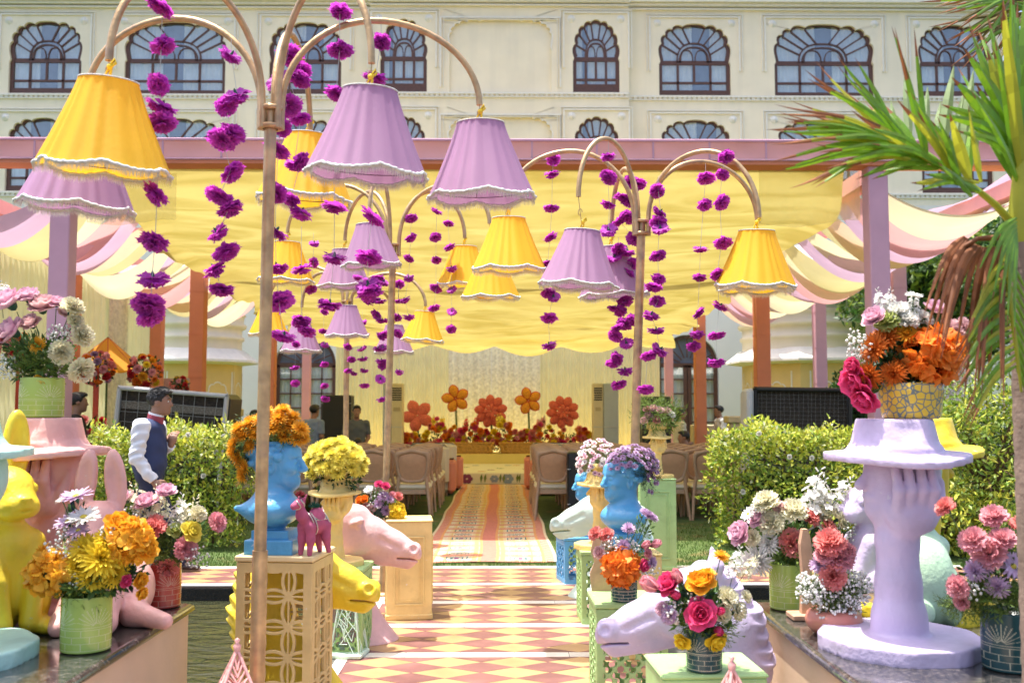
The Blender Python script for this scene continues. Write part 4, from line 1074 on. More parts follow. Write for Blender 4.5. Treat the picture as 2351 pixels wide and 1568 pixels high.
# =================================================================== chairs and sofas
m_cwood = M('chair_wood', (0.48, 0.30, 0.17), 0.55, 0.12, 12); m_cpan = M('chair_back', (0.54, 0.30, 0.15), 0.8, 0.06, 20, .1, 200); m_cseat = M('chair_seat', (0.66, 0.58, 0.40), 0.85, 0.05, 10)
def make_chair():
    t = thing('dining_chair', 'x', 'chair', group='cameo-back chairs in rows')
    half = [(0.0, .985), (.06, .978), (.12, .962), (.18, .952), (.225, .955), (.242, .93), (.240, .85), (.228, .74), (.205, .62), (.175, .54), (.11, .515), (0, .51)]
    out_ = half + [(-x, z) for x, z in half[-2:0:-1]]
    ih = [(0.0, .925), (.07, .918), (.13, .90), (.175, .885), (.192, .85), (.188, .76), (.172, .66), (.14, .585), (.08, .555), (0, .55)]
    inn = ih + [(-x, z) for x, z in ih[-2:0:-1]]
    def yb(z): return -0.10 * (z - .5) / .5
    n_ = len(out_)
    # frame: loft outer to inner by angle
    def resamp(P, k=40):
        res = []
        for q in range(k):
            a = 2 * PI * q / k; d = (math.sin(a), math.cos(a)); best = None
            for i in range(len(P)):
                (x1, z1), (x2, z2) = P[i], P[(i + 1) % len(P)]; z1 -= .74; z2 -= .74
                den = d[0] * (z2 - z1) - d[1] * (x2 - x1)
                if abs(den) < 1e-12: continue
                s_ = (x1 * (z2 - z1) - z1 * (x2 - x1)) / den; u = (x1 * d[1] - z1 * d[0]) / den
                if s_ > 0 and -1e-6 <= u <= 1 + 1e-6: best = s_ if best is None else max(best, s_)
            res.append((d[0] * best, .74 + d[1] * best))
        return res
    A, B = resamp(out_), resamp(inn); k = 40; mb = MB(); vs = []
    for (P, yy) in ((A, -.012), (A, .022), (B, .018), (B, -.006), ([(a[0] * .5 + b_[0] * .5, a[1] * .5 + b_[1] * .5) for a, b_ in zip(A, B)], -.026)): vs += [(x, yb(z) + yy, z) for x, z in P]
    fs = []
    for q in range(k):
        q2 = (q + 1) % k
        for (r1, r2) in ((0, 1), (1, 2), (2, 3), (3, 4), (4, 0)): fs.append((r1 * k + q, r1 * k + q2, r2 * k + q2, r2 * k + q))
    mb.add(vs, fs, 0, True); mb.build('back_frame', m_cwood, t)
    mb = MB(); C_ = [(x * .98, yb(z) - .004, z) for x, z in B] + [(x * .7, yb(z) - .016, .74 + (z - .74) * .7) for x, z in B] + [(0, yb(.74) - .02, .74)]
    mb.add(C_, [(q, (q + 1) % k, k + (q + 1) % k, k + q) for q in range(k)] + [(k + q, k + (q + 1) % k, 2 * k) for q in range(k)], 0, True)
    C2 = [(x, -y + 2 * yb(z) + .012, z) for x, y, z in C_]; mb.add(C2, [(q, k + q, k + (q + 1) % k, (q + 1) % k) for q in range(k)] + [(k + q, 2 * k, k + (q + 1) % k) for q in range(k)], 0, True)
    mb.build('back_panel', m_cpan, t)
    MB().bbox((0, .22, .455), (.49, .46, .085), .035).build('seat', m_cseat, t)
    MB().bbox((0, .22, .385), (.46, .43, .06), .008).build('apron', m_cwood, t)
    for s in (-1, 1):
        MB().tube([(s * .255, -.07, 0), (s * .225, -.01, .3), (s * .205, .0, .45), (s * .19, -.02, .60)], [.017, .024, .026, .022], 8).build('leg', m_cwood, t)
        MB().tube([(s * .205, .43, 0), (s * .215, .42, .2), (s * .215, .41, .36)], [.015, .024, .028], 8).build('leg', m_cwood, t)
    return t
chair0 = make_chair(); first = True
for side, x0, dx, ncol in (('flower-ball', -1.23, -.545, 6), ('subwoofer', .72, .545, 6)):
    for r in range(6):
        for c in range(ncol):
            o = chair0 if first else copy_tree(chair0); first = False
            o.location = (x0 + dx * c + random.uniform(-.02, .02), 13.95 + .6 * r + random.uniform(-.02, .02), 0); o.rotation_euler = (0, 0, random.uniform(-.04, .04))
            o['label'] = 'cameo-back chair on the %s side, %s row from the pond, %s seat from the carpet' % (side, ORD[r], ORD[c])
m_sofa = M('sofa_cream', (0.66, 0.58, 0.40), .9, .05, 6); m_sofac = M('sofa_coral', (0.68, 0.25, 0.16), .9, .05, 6)
for x, y, lab in ((-1.38, 18.2, 'coral-armed cream sofa in front of the flower-ball side chairs'), (-1.30, 19.4, 'coral-armed cream sofa by the stage step on the flower-ball side'), (1.08, 18.2, 'coral-armed cream sofa in front of the subwoofer side chairs'), (1.0, 19.4, 'coral-armed cream sofa by the stage step on the subwoofer side')):
    t = thing('sofa', lab, 'sofa', (x, y, 0))
    MB().bbox((0, .1, .24), (.95, .75, .36), .05).build('base', m_sofa, t); MB().bbox((0, .1, .47), (.72, .62, .14), .05).build('seat_cushion', m_sofa, t)
    MB().bbox((0, -.28, .55), (.9, .18, .72), .07).build('backrest', m_sofa, t)
    for s in (-1, 1):
        MB().bbox((s * .47, .1, .34), (.16, .8, .6), .06).build('armrest', m_sofac, t)
    for s in (-1, 1):
        for q in (-1, 1): MB().tube([(s * .4, .1 + q * .3, 0), (s * .4, .1 + q * .3, .08)], .025, 8).build('foot', m_cwood, t)

# =================================================================== machines round the marquee
m_blk = M('black_plastic', (0.012, 0.012, 0.012), .45, .3, 10); m_gry = M('grey_plastic', (0.48, 0.48, 0.47), .5, .1, 5); m_wire = M('wire', (0.30, 0.31, 0.30), .35, .1, metal=.6); m_pad = M('cooling_pad', (0.035, 0.026, 0.018), .9, .5, 40, .6, 120)
def cooler(pxl, pxr, pyt, Y, tilt, lab, pale, seed):
    a, b_ = at(pxl, pyt, Y), at(pxr, pyt, Y); W = b_.x - a.x; H = W * .95 if False else a.z - .05
    t = thing('air_cooler', lab, 'air cooler', ((a.x + b_.x) / 2, Y, 0)); t.rotation_euler = (0, tilt, 0)
    MB().bbox((0, .45, H * .5 + .02), (W * (.98), .7, H - .02), .06).build('body', m_gry if pale else m_blk, t)
    fr = MB()
    for s in (-1, 1): fr.bbox((s * (W / 2 - .025), 0, H / 2 + .05), (.05, .09, H - .06), .02)
    fr.bbox((0, 0, H - .01), (W, .09, .06), .02); fr.bbox((0, 0, .09), (W, .09, .06), .02)
    fr.build('front_frame', m_gry if not pale else m_blk, t)
    if pale: MB().bbox((-W / 2 - .05, .1, H / 2), (.09, .35, H - .02), .03).build('side_cheek', m_gry, t)
    MB().box((0, .045, H / 2 + .05), (W - .08, .02, H - .1)).build('cooling_pad', m_pad, t)
    r2 = random.Random(seed); wv = MB(); nx, nz = (10, 6) if not pale else (22, 16)
    for k in range(1, nx):
        x = -W / 2 + W * k / nx; wv.tube([(x + r2.uniform(-.012, .012), -.02, .1 + (H - .13) * q / 6) for q in range(7)], .003 if not pale else .001, 4)
    wv.build('vertical_wires', m_wire, t)['kind'] = 'stuff'
    wv = MB()
    for k in range(1, nz * 2):
        z = .1 + (H - .13) * k / (nz * 2); wv.tube([(-W / 2 + W * q / 4, -.02 + .01, z + r2.uniform(-.008, .008) * (not pale)) for q in range(5)], .003 if not pale else .001, 4)
    wv.build('horizontal_wires', m_wire, t)['kind'] = 'stuff'
    if not pale: MB().box((0, .025, H - .22), (W - .12, .02, .1)).build('frayed_strip', M('fray', (0.16, 0.14, 0.11), .9, .6, 60, .6, 150), t)
cooler(246, 502, 888, 12.9, R_(4.4), 'black-framed air cooler with loose wire grid standing crooked behind the hedge', False, 3)
cooler(1724, 1950, 884, 12.9, R_(0.9), 'air cooler with fine black grille and pale side cheek behind the hedge', True, 4)
m_acc = M('ac_cream', (0.62, 0.53, 0.34), .5, .05); m_acg = M('ac_grey', (0.40, 0.44, 0.48), .4, .05)
for (x0, x1, x2, lab, Y) in ((879, 898, 925, 'cream and grey tower air conditioner beside the salmon giant flower', 24), (1361, 1385, 1420, 'cream and grey tower air conditioner beside the second red giant flower', 24)):
    swap = lab.startswith('cream and grey tower air conditioner beside the salmon')
    a, b_, c = at(x0, 880, Y), at(x1, 880, Y), at(x2, 880, Y); H = a.z
    t = thing('tower_air_conditioner', lab, 'air conditioner', (a.x, Y, 0))
    pa = (0, b_.x - a.x) if not swap else (b_.x - a.x, c.x - a.x); pg = (b_.x - a.x, c.x - a.x) if not swap else (0, b_.x - a.x)
    MB().bbox(((pa[0] + pa[1]) / 2, .2, H / 2), (pa[1] - pa[0] - .01, .4, H), .015).build('front_panel', m_acc, t); MB().bbox(((pg[0] + pg[1]) / 2, .2, H / 2), (pg[1] - pg[0] - .01, .4, H), .015).build('side_panel', m_acg, t)
    for q in range(6): MB().box(((pa[0] + pa[1]) / 2, -.004, H - .12 - q * .055), (pa[1] - pa[0] - .06, .015, .03)).build('louvre', m_blk, t)
    for q in range(5): MB().box(((pa[0] + pa[1]) / 2, -.004, .35 + q * .05), (pa[1] - pa[0] - .06, .012, .018)).build('intake_slot', M('ac_slot', (.3, .25, .15), .6), t)
    MB().box(((pa[0] + pa[1]) / 2, -.004, H - .62), (pa[1] - pa[0] - .12, .012, .09)).build('control_panel', M('ac_ctl', (.42, .34, .2), .5), t)
    MB().box(((c.x - a.x) / 2, -.006, H * .52), (c.x - a.x, .012, .02)).build('belt_strip', m_gry, t)
def speaker(x0, x1, y0, Y, lab, base=0.0):
    a, b_ = at(x0, y0, Y), at(x1, y0, Y); W, H = b_.x - a.x, a.z - base
    t = thing('loudspeaker', lab, 'loudspeaker', ((a.x + b_.x) / 2, Y, base))
    MB().bbox((0, .25, H / 2), (W, .5, H), .02).build('cabinet', m_blk, t); nb = max(1, int(H / .32))
    for q in range(nb): MB().box((0, -.004, (q + .5) * H / nb), (W - .04, .01, H / nb - .03)).build('grille', M('spk_grille', (.02, .02, .021), .7, .3, 90), t)
    for q in range(nb):
        for s in (-1, 1): MB().lathe([(.02, 0), (.03, .01), (.001, .012)], 8).build('corner_bolt', m_gry, t).location = (s * (W / 2 - .015), -.01, (q + .5) * H / nb)
speaker(738, 806, 907, 22.0, 'tall black stacked loudspeaker beside the grey-shirted guard'); speaker(1474, 1540, 910, 22.0, 'tall black stacked loudspeaker behind the pink rose stand'); speaker(1303, 1328, 1038, 13.7, 'slim black subwoofer standing beside the front row of chairs')
m_stone = M('garden_stone', (0.52, 0.44, 0.28), .85, .1, 4, .2, 30)
for x0, x1, yt, lab in ((508, 552, 938, 'weathered stone pedestal with a cap behind the crooked cooler'), (1668, 1712, 955, 'weathered stone pedestal with a cap behind the pale-cheeked cooler')):
    Y = 20; a, b_ = at(x0, yt, Y), at(x1, yt, Y); W, H = b_.x - a.x, a.z
    t = thing('stone_pedestal', lab, 'pedestal', ((a.x + b_.x) / 2, Y, 0)); MB().bbox((0, 0, H * .45), (W * .85, W * .85, H * .9), .02).build('shaft', m_stone, t); MB().bbox((0, 0, H * .95), (W * 1.1, W * 1.1, H * .1), .02).build('cap', m_stone, t); MB().bbox((0, 0, .06), (W * 1.05, W * 1.05, .12), .02).build('base', m_stone, t)
a, b_ = at(1640, 975, 24), at(1700, 975, 24)
o = MB().bbox(((a.x + b_.x) / 2 - .1, 24, a.z / 2), (b_.x - a.x + .9, .4, a.z), .02).build('bar_counter', m_stone); tag(o, 'long pale bar counter where two people lean by the arched door', 'counter')

# flower balls, parasol, picture frames
m_rpole = M('red_pole', (0.55, 0.06, 0.025), .5, .1)
rf = random.Random(4)
for px, py, rp, Y, cs_, lab in ((222, 845, 38, 15, ['red', 'pink', 'mauve', 'coral', 'red', 'orange', 'blush'], 'red and mauve flower ball on a red pole beside the mauve post'), (333, 852, 38, 15.4, ['orange', 'amber', 'coral', 'yellow', 'orange', 'red', 'pink'], 'orange and yellow flower ball on a red pole beside the crooked cooler'), (413, 884, 18, 16, ['coral', 'pink', 'amber', 'red'], 'small coral flower ball beside the leaning picture boards'), (46, 800, 30, 14.6, ['red', 'pink', 'orange'], 'flower ball on a red pole behind the pink peony arrangement')):
    c = at(px, py, Y); R0 = rp * mpp(Y); t = thing('flower_ball', lab, 'flower ball', (c.x, Y, 0), 0, 'flower balls by the side curtain')
    MB().tube([(0, 0, 0), (0, 0, c.z)], .045, 8).build('pole', m_rpole, t)
    foliage(t, c, R0 * .9, 120, 'leaf', m_leafd, rf, L=.08)
    N = int(34 * (rp / 38) ** 1.5)
    for q in range(N):
        zz = 1 - 2 * (q + .5) / N; a = q * 2.39996; s_ = math.sqrt(1 - zz * zz); v = Vector((s_ * math.cos(a), s_ * math.sin(a), zz))
        put_flower(rf.choice(['carnation', 'rose', 'mum', 'carnation']), rf.choice(cs_), c + v * R0 * .9, rf.uniform(.09, .16), v, t)
b0 = gp(208, 1190); Y = 13.9; b0 = at(208, 980, Y); t = thing('flower_bank', 'dark red and pink flower mound at the foot of the mauve flower ball', 'flowers', (b0.x, Y, 0))
foliage(t, (b0.x, Y, .7), (.28, .22, .7), 420, 'leaf', m_leafd, rf, L=.1)
for _ in range(26): put_flower(rf.choice(['carnation', 'rose', 'mum']), rf.choice(['red', 'pink', 'coral', 'amber', 'red']), (b0.x + rf.uniform(-.28, .28), Y - .22, rf.uniform(.5, 1.45)), rf.uniform(.1, .17), (rf.uniform(-.5, .5), -1, .3), t)
Y = 17.5; a = at(248, 774, Y); e = at(302, 858, Y); R0 = 1.05
m_par = M('parasol_orange', (0.78, 0.36, 0.03), .8, .05, 3, trans=.4)
t = thing('paper_parasol', 'orange paper parasol standing between the two big flower balls', 'parasol', (a.x, Y, 0))
H = a.z; MB().tube([(0, 0, 0), (0, 0, H)], .02, 8).build('pole', m_stem, t)
for q in range(8):
    a0, a1 = 2 * PI * q / 8 + .39, 2 * PI * (q + 1) / 8 + .39; r = .42
    def pf(u, v, a0=a0, a1=a1): aa = a0 + (a1 - a0) * u; rr = .62 * v; return (rr * math.cos(aa), rr * math.sin(aa), H - .55 * v - .06 * math.sin(u * PI) * v)
    MB().grid(pf, 4, 6).build('canopy_gore', m_par, t)
    MB().tube([(0, 0, H - .005), (.62 * math.cos(a0), .62 * math.sin(a0), H - .555)], .008, 5).build('rib', m_rim, t)
for px0, px1, lab in ((372, 388, 'pink-washed picture board leaning beside the orange flower ball'), (389, 403, 'pale tree picture board in the middle of the leaning row'), (404, 430, 'grey picture board with dark frame behind the small coral flower ball')):
    Y = 16.4; a, b_ = at(px0, 868, Y), at(px1, 905, Y); t = thing('picture_board', lab, 'picture', ((a.x + b_.x) / 2, Y + .1, 0))
    MB().bbox((0, 0, a.z / 2), (b_.x - a.x, .03, a.z), .005).build('board', M('pic_' + str(px0), [(.45, .22, .18), (.5, .46, .36), (.36, .30, .22)][px0 % 3], .8, .3, 6, c2=(.35, .18, .16), c2s=5), t)
# =================================================================== people
m_skin = M('skin', (0.30, 0.155, 0.095), .5, .06, 10); m_hair = M('hair_black', (0.008, 0.007, 0.007), .45, .3, 60, .5, 200)
m_white = M('shirt_white', (0.72, 0.74, 0.78), .85, .04, 6, .15, 30); m_navy = M('vest_navy', (0.025, 0.04, 0.11), .8, .1, 8, .1, 80); m_mar = M('collar_maroon', (0.30, 0.045, 0.07), .8, .1); m_trous = M('trousers_navy', (0.015, 0.022, 0.06), .8, .1, 6); m_shoe = M('shoe_brown', (0.035, 0.02, 0.014), .3, .2, 10)
def f_head(X, Y, Z, c, f=1.0):
    """head facing +x at c (centre of skull)"""
    x, y, z = c
    d = ell(X, Y, Z, (x - .015, y, z + .03), (.098, .078, .092)); d = sm(d, ell(X, Y, Z, (x + .03, y, z - .03), (.068, .06, .085)), .03); d = sm(d, ell(X, Y, Z, (x + .06, y, z - .095), (.032, .034, .026)), .03)
    d = sm(d, cap(X, Y, Z, (x + .088, y, z + .015), (x + .108, y, z - .025), .010, .014), .012)
    d = sm(d, ell(X, Y, Z, (x + .085, y, z - .058), (.014, .026, .009)), .008); d = sm(d, ell(X, Y, Z, (x + .082, y, z + .035), (.02, .05, .012)), .012)
    for s in (-1, 1):
        d = ssub(d, ell(X, Y, Z, (x + .097, y + s * .031, z + .012), (.016, .018, .012)), .008); d = sm(d, ell(X, Y, Z, (x + .078, y + s * .031, z + .011), (.012, .013, .009)), .003)
        d = sm(d, ell(X, Y, Z, (x - .01, y + s * .078, z - .005), (.022, .012, .033)), .006)
    return d
def f_hair(X, Y, Z, c, long_=False):
    x, y, z = c
    d = ell(X, Y, Z, (x - .028, y, z + .045), (.106, .090, .095)); d = sm(d, ell(X, Y, Z, (x + .055, y, z + .105), (.05, .06, .03), (-.2,)), .03)
    d = d + .004 * np.sin(X * 160 + 3 * np.sin(Y * 60)) * np.sin(Z * 120)
    d = ssub(d, ell(X, Y, Z, (x + .095, y, z - .01), (.075, .10, .09)), .012)
    cutz = z - (.16 if long_ else .045)
    d = np.maximum(d, cutz - Z + np.clip((X - x) * .9, -.02, .2)); return d
def f_handpose(X, Y, Z, w_, d_, curl=1.0):
    """open hand at wrist w_, pointing along d_ (in xz plane), palm towards +y"""
    d_ = Vector(d_).normalized(); u = d_; v = Vector((0, 1, 0)); n_ = u.cross(v)
    def P(a, b_, c): q = Vector(w_) + u * a + n_ * b_ + v * c; return (q.x, q.y, q.z)
    d = ell(X, Y, Z, P(.05, 0, 0), (.045, .022, .045)); d = sm(d, cap(X, Y, Z, w_, P(.05, 0, 0), .028, .03), .02)
    for i, (b_, L) in enumerate(((-.032, .06), (-.011, .07), (.011, .066), (.032, .052))):
        d = sm(d, chain(X, Y, Z, [P(.075, b_, 0), P(.075 + L * .55, b_, .010 * curl), P(.075 + L * .9, b_, .035 * curl)], [.0105, .0095, .008], .006), .006)
    d = sm(d, chain(X, Y, Z, [P(.03, .04, .0), P(.06, .06, .012 * curl), P(.09, .058, .03 * curl)], [.013, .011, .009], .008), .008); return d
# --- man walking in a navy waistcoat
mY = 9.6; mo = gp(350, 1303); MX = at(350, 1100, mY).x
man = thing('person', 'man in navy waistcoat and white shirt walking past the hedge holding a phone', 'person', (MX, mY, 0.012))
HC = (.060, 0, 1.575)
armN = [(-.045, -.20, 1.345), (-.075, -.23, 1.06), (.085, -.20, .835)]; armF = [(-.03, .19, 1.345), (-.02, .23, 1.08), (.14, .09, 1.17)]
legF = [(-.01, -.09, .88), (.17, -.09, .50), (.30, -.09, .09)]; legB = [(-.03, .09, .88), (-.12, .09, .48), (-.36, .09, .13)]
def f_man(X, Y, Z):
    d = f_head(X, Y, Z, HC); d = sm(d, cap(X, Y, Z, (.035, 0, 1.50), (-.01, 0, 1.38), .058, .064), .02)
    t = ell(X, Y, Z, (-.03, 0, 1.18), (.11, .17, .24)); t = sm(t, ell(X, Y, Z, (-.02, 0, .92), (.115, .155, .14)), .05); d = sm(d, t, .04)
    for A in (armN, armF): d = sm(d, chain(X, Y, Z, A, [.05, .042, .028], .03), .03)
    for A in (legF, legB): d = sm(d, chain(X, Y, Z, A, [.085, .058, .042], .03), .04)
    d = sm(d, f_handpose(X, Y, Z, armN[2], (.75, 0, -.65), 1.2), .01); d = sm(d, f_handpose(X, Y, Z, armF[2], (.2, 0, .95), 2.0), .01); return d
link('body', sculpt('body', f_man, (-.5, -.32, .02), (.45, .32, 1.75), .0095, m_skin), man)
ey = MB()
for s_ in (-1, 1):
    ey.ball((HC[0] + .083, s_ * .031, HC[2] + .011), .0095, 8, 6, 0); ey.ball((HC[0] + .0895, s_ * .031, HC[2] + .011), .0048, 6, 4, 1)
ey.build('eyes', [M('eye_white', (.7, .68, .64), .3), M('eye_dark', (.012, .008, .006), .2)], man)
eb = MB()
for s_ in (-1, 1): eb.tube([(HC[0] + .098, s_ * .012, HC[2] + .036), (HC[0] + .094, s_ * .032, HC[2] + .042), (HC[0] + .080, s_ * .052, HC[2] + .036)], [.004, .005, .002], 6)
eb.build('eyebrows', m_hair, man)
hs_ = MB(); rh = random.Random(6)
for _ in range(420):
    th, el = rh.uniform(0, 6.28), rh.uniform(.1, 1.5); v = Vector((math.cos(th) * math.cos(el), math.sin(th) * math.cos(el), math.sin(el))); p = Vector((HC[0] - .028 + v.x * .104, v.y * .088, HC[2] + .045 + v.z * .093))
    if p.x > HC[0] + .05 and p.z < HC[2] + .07: continue
    d = Vector((.045, rh.uniform(-.02, .02), .012)) * rh.uniform(.5, 1.2) if p.z > HC[2] + .06 else Vector((.006, 0, -.03)) * rh.uniform(.5, 1.2)
    hs_.tube([p, p + d * .5 + v * .010, p + d + v * .006], [.003, .0025, .0008], 4, 0, False)
hs_.build('hair_strands', m_hair, man)['kind'] = 'stuff'
link('hair', sculpt('hair', lambda X, Y, Z: f_hair(X, Y, Z, HC), (-.12, -.14, 1.45), (.24, .14, 1.78), .006, m_hair), man)
def f_vest(X, Y, Z):
    t = ell(X, Y, Z, (-.035, 0, 1.20), (.148, .205, .235)); t = sm(t, ell(X, Y, Z, (-.03, 0, 1.00), (.152, .195, .20)), .08); t = sm(t, ell(X, Y, Z, (-.035, 0, 1.335), (.11, .19, .075)), .05)
    t = t + .005 * np.sin(Z * 38 + X * 30 + 2 * np.sin(Y * 18)) * np.cos(Y * 22 - X * 12); t = np.maximum(t, .872 - Z); t = ssub(t, cap(X, Y, Z, (.0, 0, 1.38), (.03, 0, 1.5), .066, .075), .01)
    t = ssub(t, ell(X, Y, Z, (-.05, -.235, 1.31), (.075, .05, .12)), .01); return ssub(t, ell(X, Y, Z, (-.05, .235, 1.31), (.075, .05, .12)), .01)
link('waistcoat', sculpt('waistcoat', f_vest, (-.25, -.26, .84), (.2, .26, 1.48), .009, m_navy), man)
def f_sl(A):
    def f(X, Y, Z):
        d = chain(X, Y, Z, A, [.082, .064, .048], .03); e = Vector(A[2]) - Vector(A[1]); e.normalize(); q = Vector(A[2]) - e * .01
        d = d + .010 * np.sin((X * 35 - Z * 55) + 2 * np.sin(Z * 14)) * np.cos(Y * 40 + Z * 22); return np.maximum(d, (X - q.x) * e.x + (Y - q.y) * e.y + (Z - q.z) * e.z)
    return f
for A in (armN, armF): link('shirt_sleeve', sculpt('shirt_sleeve', f_sl(A), (-.22, -.34, .75), (.30, .34, 1.47), .009, m_white), man)
def f_col(X, Y, Z, r0=.073): 
    t = np.clip((Z - 1.385) / .07, 0, 1); r = np.sqrt((X - (.005 + .02 * t)) ** 2 + Y ** 2); return np.maximum(np.abs(r - r0) - .006, np.abs(Z - 1.425 + .28 * X) - .032) - .002
link('collar', sculpt('collar', f_col, (-.12, -.12, 1.34), (.14, .12, 1.50), .006, m_mar), man)
link('shirt_collar', sculpt('shirt_collar', lambda X, Y, Z: f_col(X, Y, Z - .018, .067), (-.12, -.12, 1.34), (.14, .12, 1.52), .006, m_white), man)
def f_tr(X, Y, Z):
    d = ell(X, Y, Z, (-.03, 0, .90), (.125, .165, .10))
    for A in (legF, legB): d = sm(d, chain(X, Y, Z, A, [.108, .082, .072], .04), .05)
    return np.maximum(d, Z - .945)
link('trousers', sculpt('trousers', f_tr, (-.48, -.22, .0), (.42, .22, .98), .011, m_trous), man)
def f_shoe(X, Y, Z, A, toe):
    x, y, z = A; d = cap(X, Y, Z, (x - .05, y, z - .045), (x + .17, y, z - .06 + toe), .042, .03, (1, 1, 1.25)); d = sm(d, cap(X, Y, Z, (x, y, z), (x - .02, y, z - .04), .045, .045), .03); return np.maximum(d, -(Z - (z - .085) - toe * (X - x) / .2))
for A, toe in ((legF[2], .0), (legB[2], -.03)): link('shoe', sculpt('shoe', lambda X, Y, Z, A=A, toe=toe: f_shoe(X, Y, Z, A, toe), (A[0] - .12, A[1] - .07, A[2] - .12), (A[0] + .26, A[1] + .07, A[2] + .08), .007, m_shoe), man)
pc = Vector((MX, mY, .012)) + Vector((.225, -.20, .76))
ph_ = thing('smartphone', 'pale blue smartphone held in the walking man\'s hand', 'phone', pc); ph_.rotation_euler = (0, R_(-2), 0)
MB().bbox((0, 0, 0), (.15, .011, .075), .005).build('body', M('phone_blue', (.45, .55, .70), .25, .02), ph_); MB().bbox((.045, -.008, .02), (.032, .006, .022), .003).build('camera_bump', M('phone_cam', (.12, .16, .2), .2), ph_)
# --- simple bystanders
def f_by(X, Y, Z):
    d = f_head(X, Y, Z, (.03, 0, 1.575)); d = sm(d, cap(X, Y, Z, (.01, 0, 1.50), (-.01, 0, 1.38), .056, .062), .02); d = sm(d, ell(X, Y, Z, (-.01, 0, 1.15), (.11, .17, .26)), .04)
    for s in (-1, 1):
        d = sm(d, chain(X, Y, Z, [(-.01, s * .19, 1.34), (-.03, s * .24, 1.06), (.12, s * .17, .92)], [.05, .042, .03], .03), .03); d = sm(d, f_handpose(X, Y, Z, (.12, s * .17, .92), (.8, 0, .2)), .01)
        d = sm(d, chain(X, Y, Z, [(-.0, s * .09, .9), (.0, s * .1, .48), (-.01, s * .1, .06)], [.09, .06, .045], .03), .03); d = sm(d, cap(X, Y, Z, (-.03, s * .1, .035), (.15, s * .1, .03), .035, .028), .02)
    return np.maximum(d, -Z)
def f_bshirt(X, Y, Z):
    t = ell(X, Y, Z, (-.01, 0, 1.20), (.14, .205, .24)); t = sm(t, ell(X, Y, Z, (-.01, 0, .98), (.14, .185, .2)), .06); t = sm(t, ell(X, Y, Z, (-.015, 0, 1.34), (.10, .18, .07)), .05)
    for s in (-1, 1): t = sm(t, np.maximum(chain(X, Y, Z, [(-.01, s * .19, 1.34), (-.03, s * .24, 1.06)], [.075, .062], .02), 1.12 - Z), .02)
    t = t + .005 * np.sin(Z * 45 + X * 25) * np.cos(Y * 30); t = ssub(t, cap(X, Y, Z, (0, 0, 1.39), (.02, 0, 1.5), .062, .07), .01); return np.maximum(t, .84 - Z)
def f_btr(X, Y, Z):
    d = ell(X, Y, Z, (0, 0, .88), (.125, .165, .10))
    for s in (-1, 1): d = sm(d, chain(X, Y, Z, [(0, s * .09, .88), (0, s * .1, .48), (-.01, s * .1, .07)], [.105, .08, .07], .03), .04)
    return np.maximum(np.maximum(d, Z - .93), .05 - Z)
B0 = ((-.3, -.34, -.02), (.3, .34, 1.75))
bm1 = sculpt('body', f_by, *B0, .016, m_skin); bm2 = sculpt('shirt', f_bshirt, *B0, .014, m_white); bm3 = sculpt('trousers', f_btr, *B0, .015, m_trous); bm4 = sculpt('hair', lambda X, Y, Z: f_hair(X, Y, Z, (.03, 0, 1.575)), (-.15, -.14, 1.42), (.22, .14, 1.78), .009, m_hair)
# sitting pose
def sit(f_): return f_
def f_sit(X, Y, Z):
    Zs = Z + .42
    d = f_head(X, Y, Zs, (.05, 0, 1.575)); d = sm(d, cap(X, Y, Zs, (.03, 0, 1.50), (-.01, 0, 1.38), .056, .062), .02); d = sm(d, ell(X, Y, Zs, (-.01, 0, 1.15), (.11, .17, .26)), .04)
    for s in (-1, 1):
        d = sm(d, chain(X, Y, Zs, [(-.01, s * .19, 1.34), (.0, s * .24, 1.08), (.22, s * .13, 1.03)], [.05, .042, .03], .03), .03); d = sm(d, f_handpose(X, Y, Zs, (.22, s * .13, 1.03), (1, 0, 0)), .01)
        d = sm(d, chain(X, Y, Z, [(-.0, s * .1, .50), (.42, s * .11, .50), (.44, s * .11, .06)], [.09, .062, .045], .03), .03); d = sm(d, cap(X, Y, Z, (.42, s * .11, .035), (.58, s * .11, .03), .035, .028), .02)
    return np.maximum(d, -Z)
def f_stsh(X, Y, Z):
    d = f_bshirt(X, Y, Z + .42); return d
def f_sttr(X, Y, Z):
    d = ell(X, Y, Z, (.0, 0, .50), (.14, .175, .10))
    for s in (-1, 1): d = sm(d, chain(X, Y, Z, [(0, s * .1, .50), (.42, s * .11, .50), (.44, s * .11, .08)], [.105, .08, .07], .03), .04)
    return np.maximum(d, .05 - Z)
sB = ((-.3, -.34, -.02), (.66, .34, 1.35))
sm1 = sculpt('body', f_sit, *sB, .017, m_skin); sm2 = sculpt('shirt', f_stsh, (-.3, -.34, .38), (.3, .34, 1.1), .014, m_white); sm3 = sculpt('trousers', f_sttr, *sB, .016, m_trous); sm4 = sculpt('hair', lambda X, Y, Z: f_hair(X, Y, Z + .42, (.05, 0, 1.575)), (-.15, -.14, 1.0), (.24, .14, 1.36), .009, m_hair)
def person(px, ytop, Y, rz, shirt, lab, pose='stand', trous=None, h=None):
    tp = at(px, ytop, Y); hh = 1.70 if pose == 'stand' else 1.28; s_ = tp.z / hh if h is None else h
    t = thing('person', lab, 'person', (tp.x, Y, 0), rz); t.scale = (s_,) * 3
    for me, mt, nm in zip((bm1, bm2, bm3, bm4) if pose == 'stand' else (sm1, sm2, sm3, sm4), (m_skin, shirt, trous or m_trous, m_hair), ('body', 'shirt', 'trousers', 'hair')): link(nm, remat2(me, mt), t)
    return t
_rc = {}
def remat2(me, mt):
    k = (me.name, mt.name)
    if k not in _rc: m2 = me.copy(); m2.materials[0] = mt; _rc[k] = m2
    return _rc[k]
C_ = lambda n_, c: M(n_, c, .85, .1, 8)
